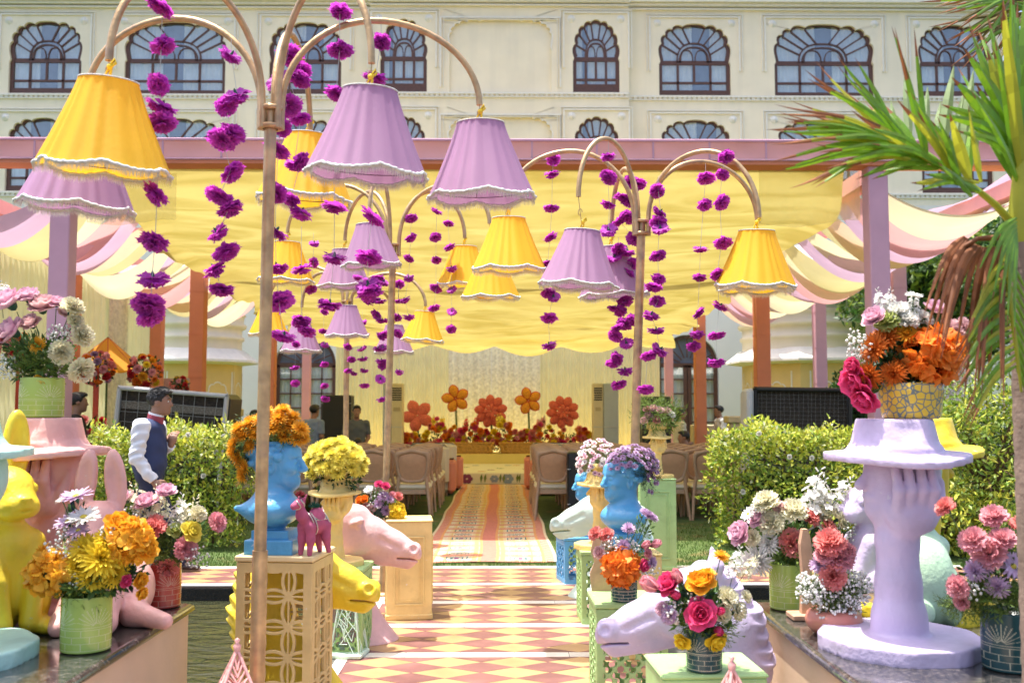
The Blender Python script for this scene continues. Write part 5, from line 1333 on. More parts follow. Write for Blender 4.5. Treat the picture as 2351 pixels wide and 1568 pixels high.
person(819, 931, 19.2, R_(-80), C_('shirt_grey', (.10, .11, .11)), 'guard in a dark grey shirt standing beside the stacked loudspeaker')
person(721, 930, 19.5, R_(60), C_('shirt_paleblue', (.20, .26, .38)), 'person in a pale blue shirt seen from behind by the loudspeaker')
person(176, 902, 13.2, R_(20), C_('shirt_black', (.015, .013, .013)), 'person in black half hidden behind the mauve post')
person(584, 942, 17.0, R_(-60), C_('shirt_maroon', (.12, .03, .02)), 'person in maroon standing behind the copper lamp post')
person(514, 950, 15.5, R_(150), C_('shirt_mustard', (.36, .24, .06)), 'person in mustard cloth talking on a phone behind the hedge')
person(1561, 937, 20.0, R_(10), C_('kurta_cream', (.62, .58, .46)), 'person in a cream kurta standing at the bar counter')
person(1652, 932, 23.0, R_(185), C_('shirt_print', (.55, .55, .55)), 'person in a pale patterned shirt leaning over the bar counter')
person(1574, 990, 17.8, R_(185), C_('vest_black', (.015, .015, .02)), 'person in a black waistcoat sitting beyond the chairs by the rose stand', 'sit')
person(822, 1006, 17.9, R_(100), C_('shirt_check', (.14, .13, .09)), 'person in a dark checked shirt sitting beyond the chairs near the guard', 'sit')
# =================================================================== painted plaster statues
def paint(name, c, rough=0.5, coat=0.15):
    k = [min(.85, x * .55 + .32) for x in c]; return M(name, c, rough, 0.09, 5, 0.4, 38, coat=coat, c2=tuple(x * .86 for x in c), c2t=.60, c2s=7, chip=tuple(k))
m_lil = paint('paint_lilac', (0.56, 0.47, 0.66)); m_pnk = paint('paint_pink', (0.74, 0.40, 0.36)); m_yel = paint('paint_yellow', (0.80, 0.60, 0.03)); m_mint = paint('paint_mint', (0.47, 0.66, 0.44))
m_pale = paint('paint_paleyellow', (0.80, 0.60, 0.20)); m_blue = paint('paint_blue', (0.09, 0.36, 0.62), .38, .3); m_palemint = paint('paint_palemint', (0.58, 0.72, 0.62)); m_blush = paint('paint_blush', (0.74, 0.45, 0.44)); m_aqua = paint('paint_aqua', (0.42, 0.66, 0.58))
def remat(me, mat):
    m2 = me.copy(); m2.materials[0] = mat; return m2
# --- hat on a hand hiding a face
def f_hand(X, Y, Z):
    disc = np.maximum(np.sqrt(X ** 2 + Y ** 2) - (.30 + .006 * np.sin(9 * np.arctan2(Y, X))), np.abs(Z - .0275) - .0275) - .004
    d = chain(X, Y, Z, [(0, 0, .03), (.0, 0, .12), (0, 0, .25), (.0, 0, .42), (.01, .0, .52)], [.115, .098, .082, .078, .082], .03)
    head = ell(X, Y, Z, (.035, .02, .66), (.150, .125, .17)); head = sm(head, ell(X, Y, Z, (-.03, .01, .56), (.085, .08, .10)), .05)
    nose = cap(X, Y, Z, (-.095, 0, .70), (-.145, 0, .632), .012, .022); head = sm(head, nose, .025)
    head = sm(head, ell(X, Y, Z, (-.105, 0, .585), (.02, .035, .012)), .02); head = sm(head, ell(X, Y, Z, (-.085, 0, .535), (.03, .035, .03)), .03)
    d = sm(d, head, .035)
    palm = ell(X, Y, Z, (.02, -.085, .525), (.098, .055, .085)); d = sm(d, palm, .035)
    for i, x in enumerate((-.065, -.018, .03, .075)):
        tp = (.70, .735, .73, .70)[i]
        fg = chain(X, Y, Z, [(x * .9 + .015, -.105, .55), (x + .012, -.138, .62), (x + .008, -.118, tp)], [.024, .022, .017], .012); d = sm(d, fg, .010)
    th = chain(X, Y, Z, [(.085, -.07, .49), (.135, -.075, .56), (.150, -.055, .64)], [.034, .026, .02], .02); d = sm(d, th, .016)
    d = sm(d, disc, .02)
    r = np.sqrt(X ** 2 + Y ** 2); ang = np.arctan2(Y, X)
    bz = .755 + .012 * np.cos(2 * ang) * (r / .27) - .02 * (r / .27) ** 2
    brim = np.maximum(np.abs(Z - bz) - .012, r - .272 + .006 * np.sin(5 * ang)) * .8 - .003; d = sm(d, brim, .015)
    cr = np.maximum(r - (.168 - .26 * np.clip(Z - .76, 0, .2) * .9 + .01 * np.exp(-((Z - .775) / .015) ** 2)), np.maximum(.75 - Z, Z - .885)) - .006
    cr = ssub(cr, ell(X, Y, Z, (0, -.175, .88), (.09, .05, .07)), .02); cr = ssub(cr, ell(X, Y, Z, (0, .175, .88), (.09, .05, .07)), .02)
    return sm(d, cr, .012)
me_hand = sculpt('hat_and_hand', f_hand, (-.33, -.33, -.02), (.33, .33, .92), .0082, m_lil)
# --- classical bust (faces +x)
hc = []
_r = random.Random(8)
for _ in range(90):
    th, phv = _r.uniform(0, 6.28), _r.uniform(-.35, 1.2); v = Vector((math.cos(th) * math.cos(phv), math.sin(th) * math.cos(phv), math.sin(phv)))
    p = Vector((-.035 + v.x * .118, v.y * .092, .475 + v.z * .10))
    if p.x > .035 and p.z < .52: continue
    if p.z < .40 and p.x > -.05: continue
    hc.append((p, _r.uniform(.018, .027)))
def f_bust(X, Y, Z):
    d = ell(X, Y, Z, (-.03, 0, .475), (.118, .092, .10))
    face = ell(X, Y, Z, (.035, 0, .43), (.078, .073, .115)); d = sm(d, face, .03)
    d = sm(d, ell(X, Y, Z, (.075, 0, .345), (.038, .042, .035)), .03)                     # chin
    d = sm(d, ell(X, Y, Z, (.02, 0, .36), (.075, .066, .045)), .03)                      # jaw
    d = sm(d, ell(X, Y, Z, (.092, 0, .478), (.024, .055, .014)), .015)                   # brow
    d = sm(d, ell(X, Y, Z, (.082, 0, .51), (.03, .06, .04)), .03)
    for s in (-1, 1):
        d = ssub(d, ell(X, Y, Z, (.122, s * .034, .455), (.030, .024, .019)), .010)
        d = sm(d, ell(X, Y, Z, (.095, s * .034, .455), (.016, .018, .013)), .004)
        d = sm(d, ell(X, Y, Z, (.075, s * .048, .42), (.03, .02, .025)), .02)
        ear = ell(X, Y, Z, (-.012, s * .082, .43), (.022, .014, .038)); ear = ssub(ear, ell(X, Y, Z, (-.008, s * .096, .435), (.010, .010, .022)), .006); d = sm(d, ear, .008)
    d = sm(d, chain(X, Y, Z, [(.103, 0, .475), (.122, 0, .445), (.138, 0, .415)], [.011, .013, .016], .01), .012)   # nose
    d = sm(d, ell(X, Y, Z, (.122, 0, .407), (.016, .022, .010)), .008)
    d = sm(d, ell(X, Y, Z, (.103, 0, .385), (.014, .026, .0075)), .006); d = sm(d, ell(X, Y, Z, (.100, 0, .370), (.014, .023, .0085)), .006)
    d = ssub(d, ell(X, Y, Z, (.118, 0, .3775), (.02, .024, .003)), .004)
    for p, r in hc:
        m_ = (np.abs(X - p.x) < .05) & (np.abs(Y - p.y) < .05) & (np.abs(Z - p.z) < .05)
        e = np.sqrt((X[m_] - p.x) ** 2 + (Y[m_] - p.y) ** 2 + ((Z[m_] - p.z) * 1.2) ** 2) - r; d[m_] = sm(d[m_], e, .004)
    neck = chain(X, Y, Z, [(-.035, 0, .40), (-.03, 0, .32), (-.02, 0, .24)], [.066, .063, .085], .03); d = sm(d, neck, .03)
    chest = ell(X, Y, Z, (-.02, 0, .215), (.14, .165, .085)); chest = sm(chest, cap(X, Y, Z, (-.08, -.05, .205), (-.175, -.09, .225), .045, .016), .04)
    chest = np.maximum(chest, (.118 + 2.6 * (X + .01) ** 2 + .6 * Y ** 2 - Z) * .8)
    d = sm(d, neck * 1.0, .02)
    d = sm(d, chest, .055); d = np.maximum(d, Z - .553)
    d = ssub(d, ell(X, Y, Z, (-.03, 0, .57), (.08, .06, .03)), .006)
    d = sm(d, np.maximum(np.sqrt((X + .01) ** 2 + Y ** 2) - .05, np.abs(Z - .13) - .05), .02)
    d = np.minimum(d, sbox(X, Y, Z, (-.01, 0, .095), (.095, .085, .022), .004)); return np.minimum(d, sbox(X, Y, Z, (-.01, 0, .035), (.122, .105, .038), .004))
me_bust = sculpt('bust', f_bust, (-.22, -.22, -.01), (.18, .22, .58), .0052, m_blue)
# --- horse head (faces +x)
def f_horse(X, Y, Z):
    sq = (1, 1.35, 1)
    d = chain(X, Y, Z, [(-.13, 0, .735), (.02, 0, .675), (.16, 0, .615), (.285, 0, .56)], [.135, .118, .092, .078], .05, sq)
    d = sm(d, ell(X, Y, Z, (-.10, 0, .80), (.11, .075, .075), (.35,)), .05)
    jaw = chain(X, Y, Z, [(-.05, 0, .60), (.10, 0, .545), (.265, 0, .495)], [.085, .06, .04], .03, (1, 1.5, 1)); d = sm(d, jaw, .035)
    for s in (-1, 1):
        d = sm(d, ell(X, Y, Z, (-.06, s * .075, .645), (.11, .03, .095)), .03)
        d = sm(d, ell(X, Y, Z, (.305, s * .05, .585), (.05, .028, .045)), .02)
        d = ssub(d, ell(X, Y, Z, (.316, s * .085, .600), (.031, .034, .031)), .010)
        d = sm(d, ell(X, Y, Z, (-.055, s * .10, .775), (.05, .025, .022), (.35,)), .02)
        d = ssub(d, ell(X, Y, Z, (-.045, s * .122, .745), (.036, .02, .022), (.3,)), .012); d = sm(d, ell(X, Y, Z, (-.05, s * .094, .748), (.024, .02, .018)), .006)
        e = chain(X, Y, Z, [(-.19, s * .05, .83), (-.215, s * .065, .90), (-.205, s * .06, .97)], [.034, .032, .010], .02); e = ssub(e, chain(X, Y, Z, [(-.17, s * .075, .87), (-.185, s * .075, .95)], [.018, .008]), .01); d = sm(d, e, .02)
        d = ssub(d, cap(X, Y, Z, (.10, s * .085, .66), (.22, s * .075, .60), .012, .008), .03)
    mouth = np.maximum(np.abs(Z - (.523 + .06 * (.37 - X) - .25 * np.maximum(0, X - .3) ** 1)) - .0055, .20 - X); d = ssub(d, mouth, .008)
    neck = chain(X, Y, Z, [(-.17, 0, .76), (-.26, 0, .60), (-.27, 0, .42), (-.22, 0, .24)], [.115, .150, .165, .175], .05, (1, 1.25, 1)); d = sm(d, neck, .05)
    fl = np.sqrt((X + .13) ** 2 + (Y * 1.35) ** 2) - (.16 + .19 * np.clip((.34 - Z) / .34, 0, 1) ** 1.6); fl = np.maximum(fl, Z - .36); d = sm(d, fl, .06)
    mane = chain(X, Y, Z, [(-.14, 0, .895), (-.26, 0, .83), (-.38, 0, .66), (-.42, 0, .46), (-.38, 0, .26)], [.028, .042, .05, .055, .06], .03, (1, .9, 1)) + .011 * np.sin(Z * 95 + X * 30 + 2 * np.sin(Y * 40)); d = sm(d, mane, .025)
    return np.maximum(d, -Z)
me_horse = sculpt('horse_head', f_horse, (-.52, -.30, -.015), (.40, .30, 1.0), .0088, m_pnk)
# --- sitting rabbit (faces +x, 1 m to the ear tips)
def ears(X, Y, Z, c, d, ln=.17, tw=.0):
    for s in (-1, 1):
        e = ell(X, Y, Z, (c[0], s * c[1], c[2]), (.036, .062, ln)); e = ssub(e, ell(X, Y, Z, (c[0] + .035, s * c[1], c[2] + .01), (.028, .042, ln * .8)), .012); d = sm(d, e, .02)
    return d
def rhead(X, Y, Z, c, d):
    x, y, z = c
    h = ell(X, Y, Z, (x, y, z), (.14, .118, .125)); h = sm(h, ell(X, Y, Z, (x + .11, y, z - .045), (.075, .075, .06)), .04)
    for s in (-1, 1):
        h = sm(h, ell(X, Y, Z, (x + .11, y + s * .045, z - .055), (.055, .045, .045)), .02)
        h = ssub(h, ell(X, Y, Z, (x + .085, y + s * .098, z + .025), (.04, .028, .034)), .015); h = sm(h, ell(X, Y, Z, (x + .07, y + s * .082, z + .025), (.026, .022, .025)), .006)
    h = sm(h, ell(X, Y, Z, (x + .175, y, z - .015), (.018, .028, .016)), .012)
    h = ssub(h, ell(X, Y, Z, (x + .18, y, z - .065), (.02, .03, .004)), .006)
    return sm(d, h, .035)
def f_rabbit(X, Y, Z):
    d = ell(X, Y, Z, (-.03, 0, .23), (.19, .175, .25)); d = sm(d, ell(X, Y, Z, (.05, 0, .38), (.125, .13, .15)), .05)
    d = rhead(X, Y, Z, (.06, 0, .62), d); d = ears(X, Y, Z, (.0, .065, .83), d)
    for s in (-1, 1):
        d = sm(d, ell(X, Y, Z, (.0, s * .14, .15), (.165, .075, .15)), .035); d = sm(d, ell(X, Y, Z, (.16, s * .13, .035), (.12, .05, .04)), .03)
        d = sm(d, chain(X, Y, Z, [(.10, s * .10, .40), (.165, s * .085, .24), (.18, s * .06, .06)], [.06, .047, .045], .03), .03)
    d = sm(d, ell(X, Y, Z, (-.22, 0, .10), (.06, .06, .06)), .03); return np.maximum(d, -Z)
me_rabbit = sculpt('rabbit', f_rabbit, (-.30, -.26, -.015), (.32, .26, 1.02), .0092, m_yel)
# --- lying rabbit, body along +x, head turned to -y
def f_lying(X, Y, Z):
    d = ell(X, Y, Z, (-.09, .14, .16), (.15, .20, .16)); d = sm(d, ell(X, Y, Z, (-.10, -.01, .24), (.12, .12, .18)), .05)
    for s in (-1, 1): d = sm(d, ell(X, Y, Z, (-.09 + s * .11, .16, .13), (.08, .15, .13)), .04)
    X2, Y2 = -Y, X                                              # head frame: +x2 = -y
    d = rhead(X2, Y2, Z, (.06, -.10, .44), d)
    for s in (-1, 1):
        e1 = ell(X, Y, Z, (-.10 + s * .066, -.02, .65), (.05, .03, .15), (s * .12,)); e1 = ssub(e1, ell(X, Y, Z, (-.10 + s * .066, -.052, .65), (.033, .025, .12), (s * .12,)), .012); d = sm(d, e1, .02)
    d = sm(d, chain(X, Y, Z, [(-.02, -.10, .15), (.0, -.22, .05), (.0, -.27, .035)], [.06, .045, .042], .03), .03); d = sm(d, chain(X, Y, Z, [(.0, .12, .10), (.07, -.04, .055), (.23, -.13, .035)], [.08, .058, .036], .04), .04)
    d = sm(d, chain(X, Y, Z, [(-.18, -.08, .15), (-.19, -.2, .05), (-.19, -.25, .035)], [.055, .045, .04], .03), .03); return np.maximum(d, -Z)
me_lying = sculpt('lying_rabbit', f_lying, (-.32, -.34, -.015), (.40, .26, .84), .0095, m_pnk)
def statue(name, me, mat, loc, rz, sc_, label, cat='statue', group=None):
    o = link(name, remat(me, mat), None, loc, (0, 0, rz), sc_); return tag(o, label, cat, group)
def wx(px, Y): return at(px, 1100, Y).x
W0 = CT + 0.001
statue('hat_hand_statue', me_hand, m_lil, (wx(2056, 3.93), 3.93, W0), R_(4), 1.0, 'lilac statue of a hat over a hand-covered face on the granite wall')
statue('hat_hand_statue', me_hand, m_yel, (wx(2112, 4.6), 4.60, W0), R_(185), 1.0, 'bright yellow hat-and-hand statue hidden behind the lilac one')
statue('hat_hand_statue', me_hand, m_pnk, (wx(104, 4.55), 4.55, W0), R_(-10), 1.0, 'pink hat-and-hand statue carrying the peony pot on the granite wall')
statue('hat_hand_statue', me_hand, m_aqua, (wx(-112, 3.78), 3.78, W0), R_(10), 1.03, 'aqua hat-and-hand statue beside the yellow rabbit')
statue('rabbit_statue', me_rabbit, m_yel, (wx(2, 4.25), 4.25, W0), R_(-38), .93, 'bright yellow sitting rabbit statue on the granite wall')
statue('rabbit_statue', me_lying, m_pnk, (wx(272, 4.35), 4.42, W0), R_(4), .95, 'pink crouching rabbit statue behind the yellow and orange bouquet')
statue('rabbit_statue', me_rabbit, m_lil, (wx(2012, 4.70), 4.70, W0), R_(188), .78, 'pale lilac sitting rabbit statue beside the pink carnation bowl')
statue('rabbit_statue', me_rabbit, m_mint, (wx(2118, 4.30), 4.36, W0), R_(70), .82, 'mint green rabbit statue seen from behind on the granite wall')
statue('horse_head_statue', me_horse, m_blush, (wx(845, 6.72), 6.72, .001), 0, 1.0, 'pale pink horse head statue beside the yellow cabinet plinth')
statue('horse_head_statue', me_horse, m_yel, (wx(877, 5.35) - .35, 5.35, .001), R_(-4), .97, 'bright yellow horse head statue beside the yellow lattice plinth')
statue('horse_head_statue', me_horse, m_lil, (wx(1365, 4.42) + .335, 4.45, .001), R_(180 - 6), .92, 'lilac horse head statue next to the granite wall')
statue('horse_head_statue', me_horse, m_palemint, (wx(1262, 8.25) + .36, 8.25, .001), R_(180), 1.0, 'pale mint horse head statue beside the blue lattice plinth')

# --- plinths
m_plY = paint('plinth_yellow', (0.66, 0.48, 0.20), .6, 0); m_plG = paint('plinth_green', (0.33, 0.50, 0.19), .6, 0); m_plB = paint('plinth_blue', (0.10, 0.33, 0.58), .55, .1); m_cabY = paint('cabinet_yellow', (0.76, 0.57, 0.22), .55, 0); m_cabG = paint('cabinet_green', (0.36, 0.56, 0.22), .55, 0)
def lattice_panel(W, H, T, kind):
    def f(X, Y, Z):
        bd_ = sbox(X, Y, Z - H / 2, (0, 0, 0), (W / 2, T / 2, H / 2)); m_ = .045 if kind == 'rings' else .035
        win = np.maximum(np.abs(X) - (W / 2 - m_), np.abs(Z - H / 2) - (H / 2 - m_ * 1.1))
        if kind == 'rings':
            a = (W - 2 * m_) / 2.0; r = a * .56
            a = .147; best = np.full(X.shape, 1e3, np.float32); r = a * .7071
            zz = np.mod(Z - H / 2 + a * .5, a) - a * .5
            for ox in (-2, -1, 0, 1, 2):
                for k in (-2, -1, 0, 1, 2): best = np.minimum(best, np.abs(np.sqrt((X - ox * a) ** 2 + (zz - k * a) ** 2) - r))
            bars = best - .0078
            xh = np.mod(X + a * .5, a) - a * .5                    # small diamonds where the arcs cross
            bars = np.minimum(bars, np.abs(np.abs(xh) - a * .5) + np.abs(np.abs(zz) - a * .5) - .017)
            bars = np.minimum(bars, np.minimum(np.abs(np.abs(xh) - a * .5) - .005, np.maximum(np.abs(np.abs(zz) - a * .5) - .005, 0 * xh - 1)))
            hole = np.maximum(win, -bars)
        else:
            p_ = (W - .05) / 2.6; q = p_ * .5
            hole = np.full(X.shape, 1e3, np.float32)
            for off in (0, 1):
                x = np.mod(X + q + off * q, 2 * q) - q; z = np.mod(Z - H / 2 + q + off * q, 2 * q) - q
                h_ = np.minimum(np.sqrt(x ** 2 + z ** 2) - .02, 1e3)
                for (dx, dz) in ((.024, 0), (-.024, 0), (0, .03), (0, -.03)): h_ = np.minimum(h_, np.sqrt((x - dx) ** 2 + (z - dz) ** 2) - .0175)
                hole = np.minimum(hole, h_)
            hole = np.maximum(hole, win)
        return np.maximum(bd_, -hole)
    return f
LP = {}
def lattice_plinth(cx, cy, W, H, rz, mat, kind, label, topc=None):
    t = thing('lattice_plinth', label, 'plinth', (cx, cy, 0.001), rz)
    key = (kind, round(W, 3), round(H, 3), mat.name)
    if key not in LP: LP[key] = sculpt('side_panel', lattice_panel(W - .004, H - .03, .018, kind), (-W / 2 - .01, -.018, -.01), (W / 2 + .01, .018, H - .01), .0048, mat, False)
    for q in range(4):
        a = q * PI / 2; o = link('side_panel', LP[key], t, ((W / 2 - .010) * math.sin(a), -(W / 2 - .010) * math.cos(a), 0), (0, 0, a), (1 if q % 2 == 0 else .93, 1, 1))
    MB().bbox((0, 0, H - .012), (W + .012, W + .012, .028), .006).build('top_board', topc or mat, t); MB().bbox((0, 0, .014), (W - .05, W - .05, .02), .004).build('floor_board', mat, t)
    return t
PZY = .795
pl_c = at(646, 1275, 5.1)
lattice_plinth(wx(641, 4.92), 5.12, .385, PZY, R_(-6), m_plY, 'rings', 'tall yellow plinth with pierced ring lattice carrying the blue bust', M('plinth_top', (.74, .58, .30), .6, .05))
lattice_plinth(wx(838, 6.23) - .18, 6.42, .36, .53, R_(-3), m_plG, 'cross', 'green pierced lattice plinth behind the bright yellow horse')
lattice_plinth(wx(1332, 7.14) + .18, 7.33, .36, .51, R_(2), m_plG, 'cross', 'green pierced lattice plinth beside the mint horse head')
lattice_plinth(wx(1365, 5.0) + .18, 5.18, .36, .553, R_(1), m_plG, 'cross', 'green pierced lattice plinth behind the lilac horse muzzle')
lattice_plinth(wx(1287, 8.8) + .17, 8.98, .34, .40, R_(10), m_plB, 'cross', 'blue pierced lattice plinth behind the mint horse head')
def cabinet(cx, cy, W, H, rz, mat, label, D_=None):
    D_ = D_ or W; t = thing('cabinet_plinth', label, 'plinth', (cx, cy, 0.001), rz)
    MB().bbox((0, 0, H / 2), (W, D_, H - .002), .006).build('body', mat, t); MB().bbox((0, 0, H + .006), (W + .012, D_ + .012, .016), .006).build('top_board', mat, t); MB().bbox((0, 0, .02), (W + .014, D_ + .014, .04), .006).build('skirting', mat, t)
    for q in range(4):
        a = q * PI / 2; w_ = (W if q % 2 == 0 else D_) - .12; h_ = H - .22; dd = (D_ if q % 2 == 0 else W) / 2
        mb = MB()
        for s in (-1, 1):
            mb.bbox((s * w_ / 2, -dd - .003, H / 2), (.014, .012, h_), .004); mb.bbox((s * (w_ / 2 - .03), -dd - .002, H / 2), (.006, .008, h_ - .06), .002)
            mb.bbox((0, -dd - .003, H / 2 + s * h_ / 2), (w_ + .014, .0118, .014), .004); mb.bbox((0, -dd - .002, H / 2 + s * (h_ / 2 - .03)), (w_ - .06, .0078, .006), .002)
        o = mb.build('panel_moulding', mat, t); o.rotation_euler = (0, 0, a)
    return t
cabinet(wx(935, 7.3), 7.48, .33, .70, R_(6), m_cabY, 'plain yellow cabinet plinth beside the pink horse head')
cabinet(wx(1506, 9.66), 9.68, .345, .85, R_(-1), m_cabG, 'tall green cabinet plinth on the lawn edge by the chairs', .30)
cabinet(wx(1455, 6.2), 6.3, .31, .62, R_(3), m_cabY, 'yellow cabinet plinth under the blue bust with asters')
cabinet(.80, 4.0, .40, .495, R_(3), m_cabG, 'low green box with chipped paint under the rose bouquet', .34)
statue('hat_hand_statue', me_hand, m_pale, (wx(772, 6.45), 6.42, .532), R_(-15), .61, 'pale yellow hat-and-hand statue topped with yellow chrysanthemums')
statue('hat_hand_statue', me_hand, m_pale, (wx(1378, 7.3), 7.33, .512), R_(8), .62, 'pale yellow hat-and-hand statue topped with pink asters beside the blue bust')
statue('hat_hand_statue', me_hand, m_pale, (wx(1510, 9.66), 9.68, .866), R_(12), .52, 'pale yellow hat-and-hand statue holding pink roses on the green cabinet')
statue('bust_statue', me_bust, m_blue, (wx(634, 5.02), 5.06, PZY + .003), R_(-6), 1.0, 'blue classical bust filled with orange chrysanthemums', 'bust')
statue('bust_statue', me_bust, m_blue, (wx(1428, 6.2), 6.25, .634), R_(180 + 28), 1.0, 'blue classical bust with curly hair under the purple asters', 'bust')
statue('bust_statue', me_bust, m_blue, (wx(1350, 8.95), 8.97, .404), R_(180 + 15), 1.0, 'blue classical bust half hidden on the blue lattice plinth', 'bust')
# --- toy camel
m_cam = M('camel_cloth', (0.42, 0.085, 0.16), .8, .15, 25, .2, 90); m_cams = M('camel_silver', (0.55, 0.50, 0.46), .35, .2, 60, metal=.7)
def f_camel(X, Y, Z):
    d = ell(X, Y, Z, (.02, 0, .155), (.085, .048, .055)); d = sm(d, ell(X, Y, Z, (.03, 0, .20), (.04, .03, .035)), .03)
    d = sm(d, chain(X, Y, Z, [(-.045, 0, .17), (-.085, 0, .20), (-.10, 0, .255)], [.036, .027, .022], .02), .02); d = sm(d, cap(X, Y, Z, (-.095, 0, .268), (-.145, 0, .25), .025, .018), .012)
    for s in (-1, 1):
        for x, x2 in ((-.045, -.055), (.075, .095)): d = sm(d, chain(X, Y, Z, [(x, s * .028, .14), (x, s * .03, .08), (x2, s * .032, .008)], [.03, .021, .013], .02), .015)
        d = sm(d, cap(X, Y, Z, (-.085, s * .02, .285), (-.075, s * .026, .305), .008, .004), .006)
    return np.maximum(d, -Z)
tl = at(718, 1268, 5.0)
cam_ = thing('toy_camel', 'small pink cloth toy camel with silver trim on the yellow lattice plinth', 'toy', (at(718, 1268, 5.0).x, 4.985, PZY + .003), R_(58)); cam_.scale = (.92, .92, .98)
link('body', sculpt('body', f_camel, (-.19, -.08, -.01), (.15, .08, .33), .0042, m_cam), cam_)
for nm, c, mt, r in (('head_pompom', (-.10, 0, .30), M('pom_maroon', (.20, .012, .02), .9), .026), ('back_pompom', (.01, 0, .235), M('pom_green', (.01, .09, .05), .9), .028)):
    mb = MB()
    for _ in range(70): v = rvec(random); v.z = abs(v.z) * .9; mb.tube([c, Vector(c) + v * r * random.uniform(.8, 1.3)], [.003, .0015], 4)
    mb.build(nm, mt, cam_)
mb = MB()
for (c, rx, rz_, ax) in (((-.098, 0, .262), .026, .024, 0), ((-.125, 0, .256), .024, .022, 0), ((-.045, 0, .17), .047, .043, 1), ((-.02, 0, .15), .052, .058, 1), ((.08, 0, .155), .05, .05, 1)):
    P = [(c[0] + .012 * math.sin(2 * q), rx * math.cos(q), c[2] + rz_ * math.sin(q)) for q in [k * PI / 8 for k in range(17)]]; mb.tube(P, .0038, 5)
mb.build('silver_braid', m_cams, cam_)
mb = MB().grid(lambda u, v: (.005 + .055 * math.cos(u * PI) * .9 + .02, (v * 2 - 1) * .047, .16 + .052 * math.cos((v * 2 - 1) * 1.35)), 8, 10); mb.build('saddle_cloth', M('saddle', (.45, .25, .22), .8, .6, 70, c2=(.08, .2, .12), c2s=60), cam_)
# --- mint wire lantern, pink lanterns, wooden pieces
m_lan = paint('lantern_mint', (.58, .74, .62), .45, .2); m_lanp = paint('lantern_pink', (.74, .36, .33), .5, .1)
c = gp(812, 1505); t = thing('wire_lantern', 'pale mint wire lantern on a flat tray beside the green lattice plinth', 'lantern', (c.x - .03, c.y, .001), R_(-8))
MB().bbox((0, 0, .016), (.21, .21, .03), .008).build('tray', m_lan, t)
cs4 = [(-.09, -.09), (.09, -.09), (.09, .09), (-.09, .09)]
for q in range(4):
    (x0, y0), (x1, y1) = cs4[q], cs4[(q + 1) % 4]
    MB().tube([(x0, y0, .03), (x0 * .55, y0 * .55, .34)], .006, 6).build('corner_rod', m_lan, t)
    mb = MB(); r2 = random.Random(q)
    for _ in range(18):
        a, b_ = r2.random(), r2.random(); z0, z1 = r2.uniform(.03, .33), r2.uniform(.03, .33); s0, s1 = 1 - .45 * (z0 - .03) / .31, 1 - .45 * (z1 - .03) / .31
        mb.tube([((x0 + (x1 - x0) * a) * s0, (y0 + (y1 - y0) * a) * s0, z0), ((x0 + (x1 - x0) * b_) * s1, (y0 + (y1 - y0) * b_) * s1, z1)], .0028, 5)
    mb.build('wire_side', m_lan, t)
def pink_lantern(px, py, Y, lab):
    tp = at(px, py, Y); H = tp.z; t = thing('lattice_lantern', lab, 'lantern', (tp.x, Y, .001), R_(20))
    MB().lathe([(.012, H - .05), (.016, H - .03), (.006, H - .02), (.012, H - .008), (.001, H)], 10).build('finial', m_lanp, t)
    r0 = .085; hz = H - .22
    for q in range(4):
        a0 = q * PI / 2 + PI / 4; a1 = a0 + PI / 2; p0, p1 = Vector((r0 * 1.2 * math.cos(a0), r0 * 1.2 * math.sin(a0), hz)), Vector((r0 * 1.2 * math.cos(a1), r0 * 1.2 * math.sin(a1), hz)); ap = Vector((0, 0, H - .045))
        mb = MB(); mb.tube([p0, ap], .007, 6); mb.tube([p0, p1], .007, 6)
        for k in range(1, 7): s_ = k / 7; mid = (p0 + p1) / 2; mb.tube([p0.lerp(ap, s_), mid.lerp(ap, max(0, s_ - .28))], .0045, 5); mb.tube([p1.lerp(ap, s_), mid.lerp(ap, max(0, s_ - .28))], .0045, 5)
        mb.build('roof_side', m_lanp, t)
        b0, b1 = Vector((r0 * math.cos(a0), r0 * math.sin(a0), 0)), Vector((r0 * math.cos(a1), r0 * math.sin(a1), 0))
        mb = MB(); mb.tube([b0, b0 + Vector((0, 0, hz))], .008, 6)
        for k in range(8): z0, z1 = hz * k / 8, hz * (k + 1) / 8; mb.tube([b0 + Vector((0, 0, z0)), b1 + Vector((0, 0, z1))], .0045, 5); mb.tube([b1 + Vector((0, 0, z0)), b0 + Vector((0, 0, z1))], .0045, 5)
        mb.build('body_side', m_lanp, t)
    MB().bbox((0, 0, .012), (.15, .15, .022), .004).build('base', m_lanp, t)
pink_lantern(545, 1464, 4.0, 'pink lattice lantern beside the copper lamp post and yellow plinth'); pink_lantern(1680, 1504, 3.62, 'pink lattice lantern in front of the low green box')
m_wd = M('raw_wood', (.50, .30, .19), .7, .2, 14, .2, 60)
c = at(1862, 1420, 4.35); t = thing('wooden_stand', 'raw wooden upright stand beside the pink carnation bowl', 'stand', (c.x, 4.5, W0))
MB().bbox((0, 0, .013), (.10, .12, .024), .004).build('foot', m_wd, t); mb = MB(); mb.prism([(.0, .02), (.045, .02), (.05, .2), (.052, .29), (.045, .36), (.035, .395), (.012, .395), (.0, .33), (.008, .2)], -.02, .02); mb.build('upright', m_wd, t)
c = at(1382, 1365, 5.3); Pw = [(-.05, 0), (.055, 0), (.06, .09), (.045, .14), (.06, .2), (.05, .27), (.0, .29), (-.04, .27), (-.055, .21), (-.035, .15), (-.06, .09)]
o = MB().prism(Pw, 0, .02).build('wooden_board', m_wd); o.location = (c.x, 5.33, .556); tag(o, 'raw wooden wavy-edged board standing behind the orange hydrangea pot', 'board')
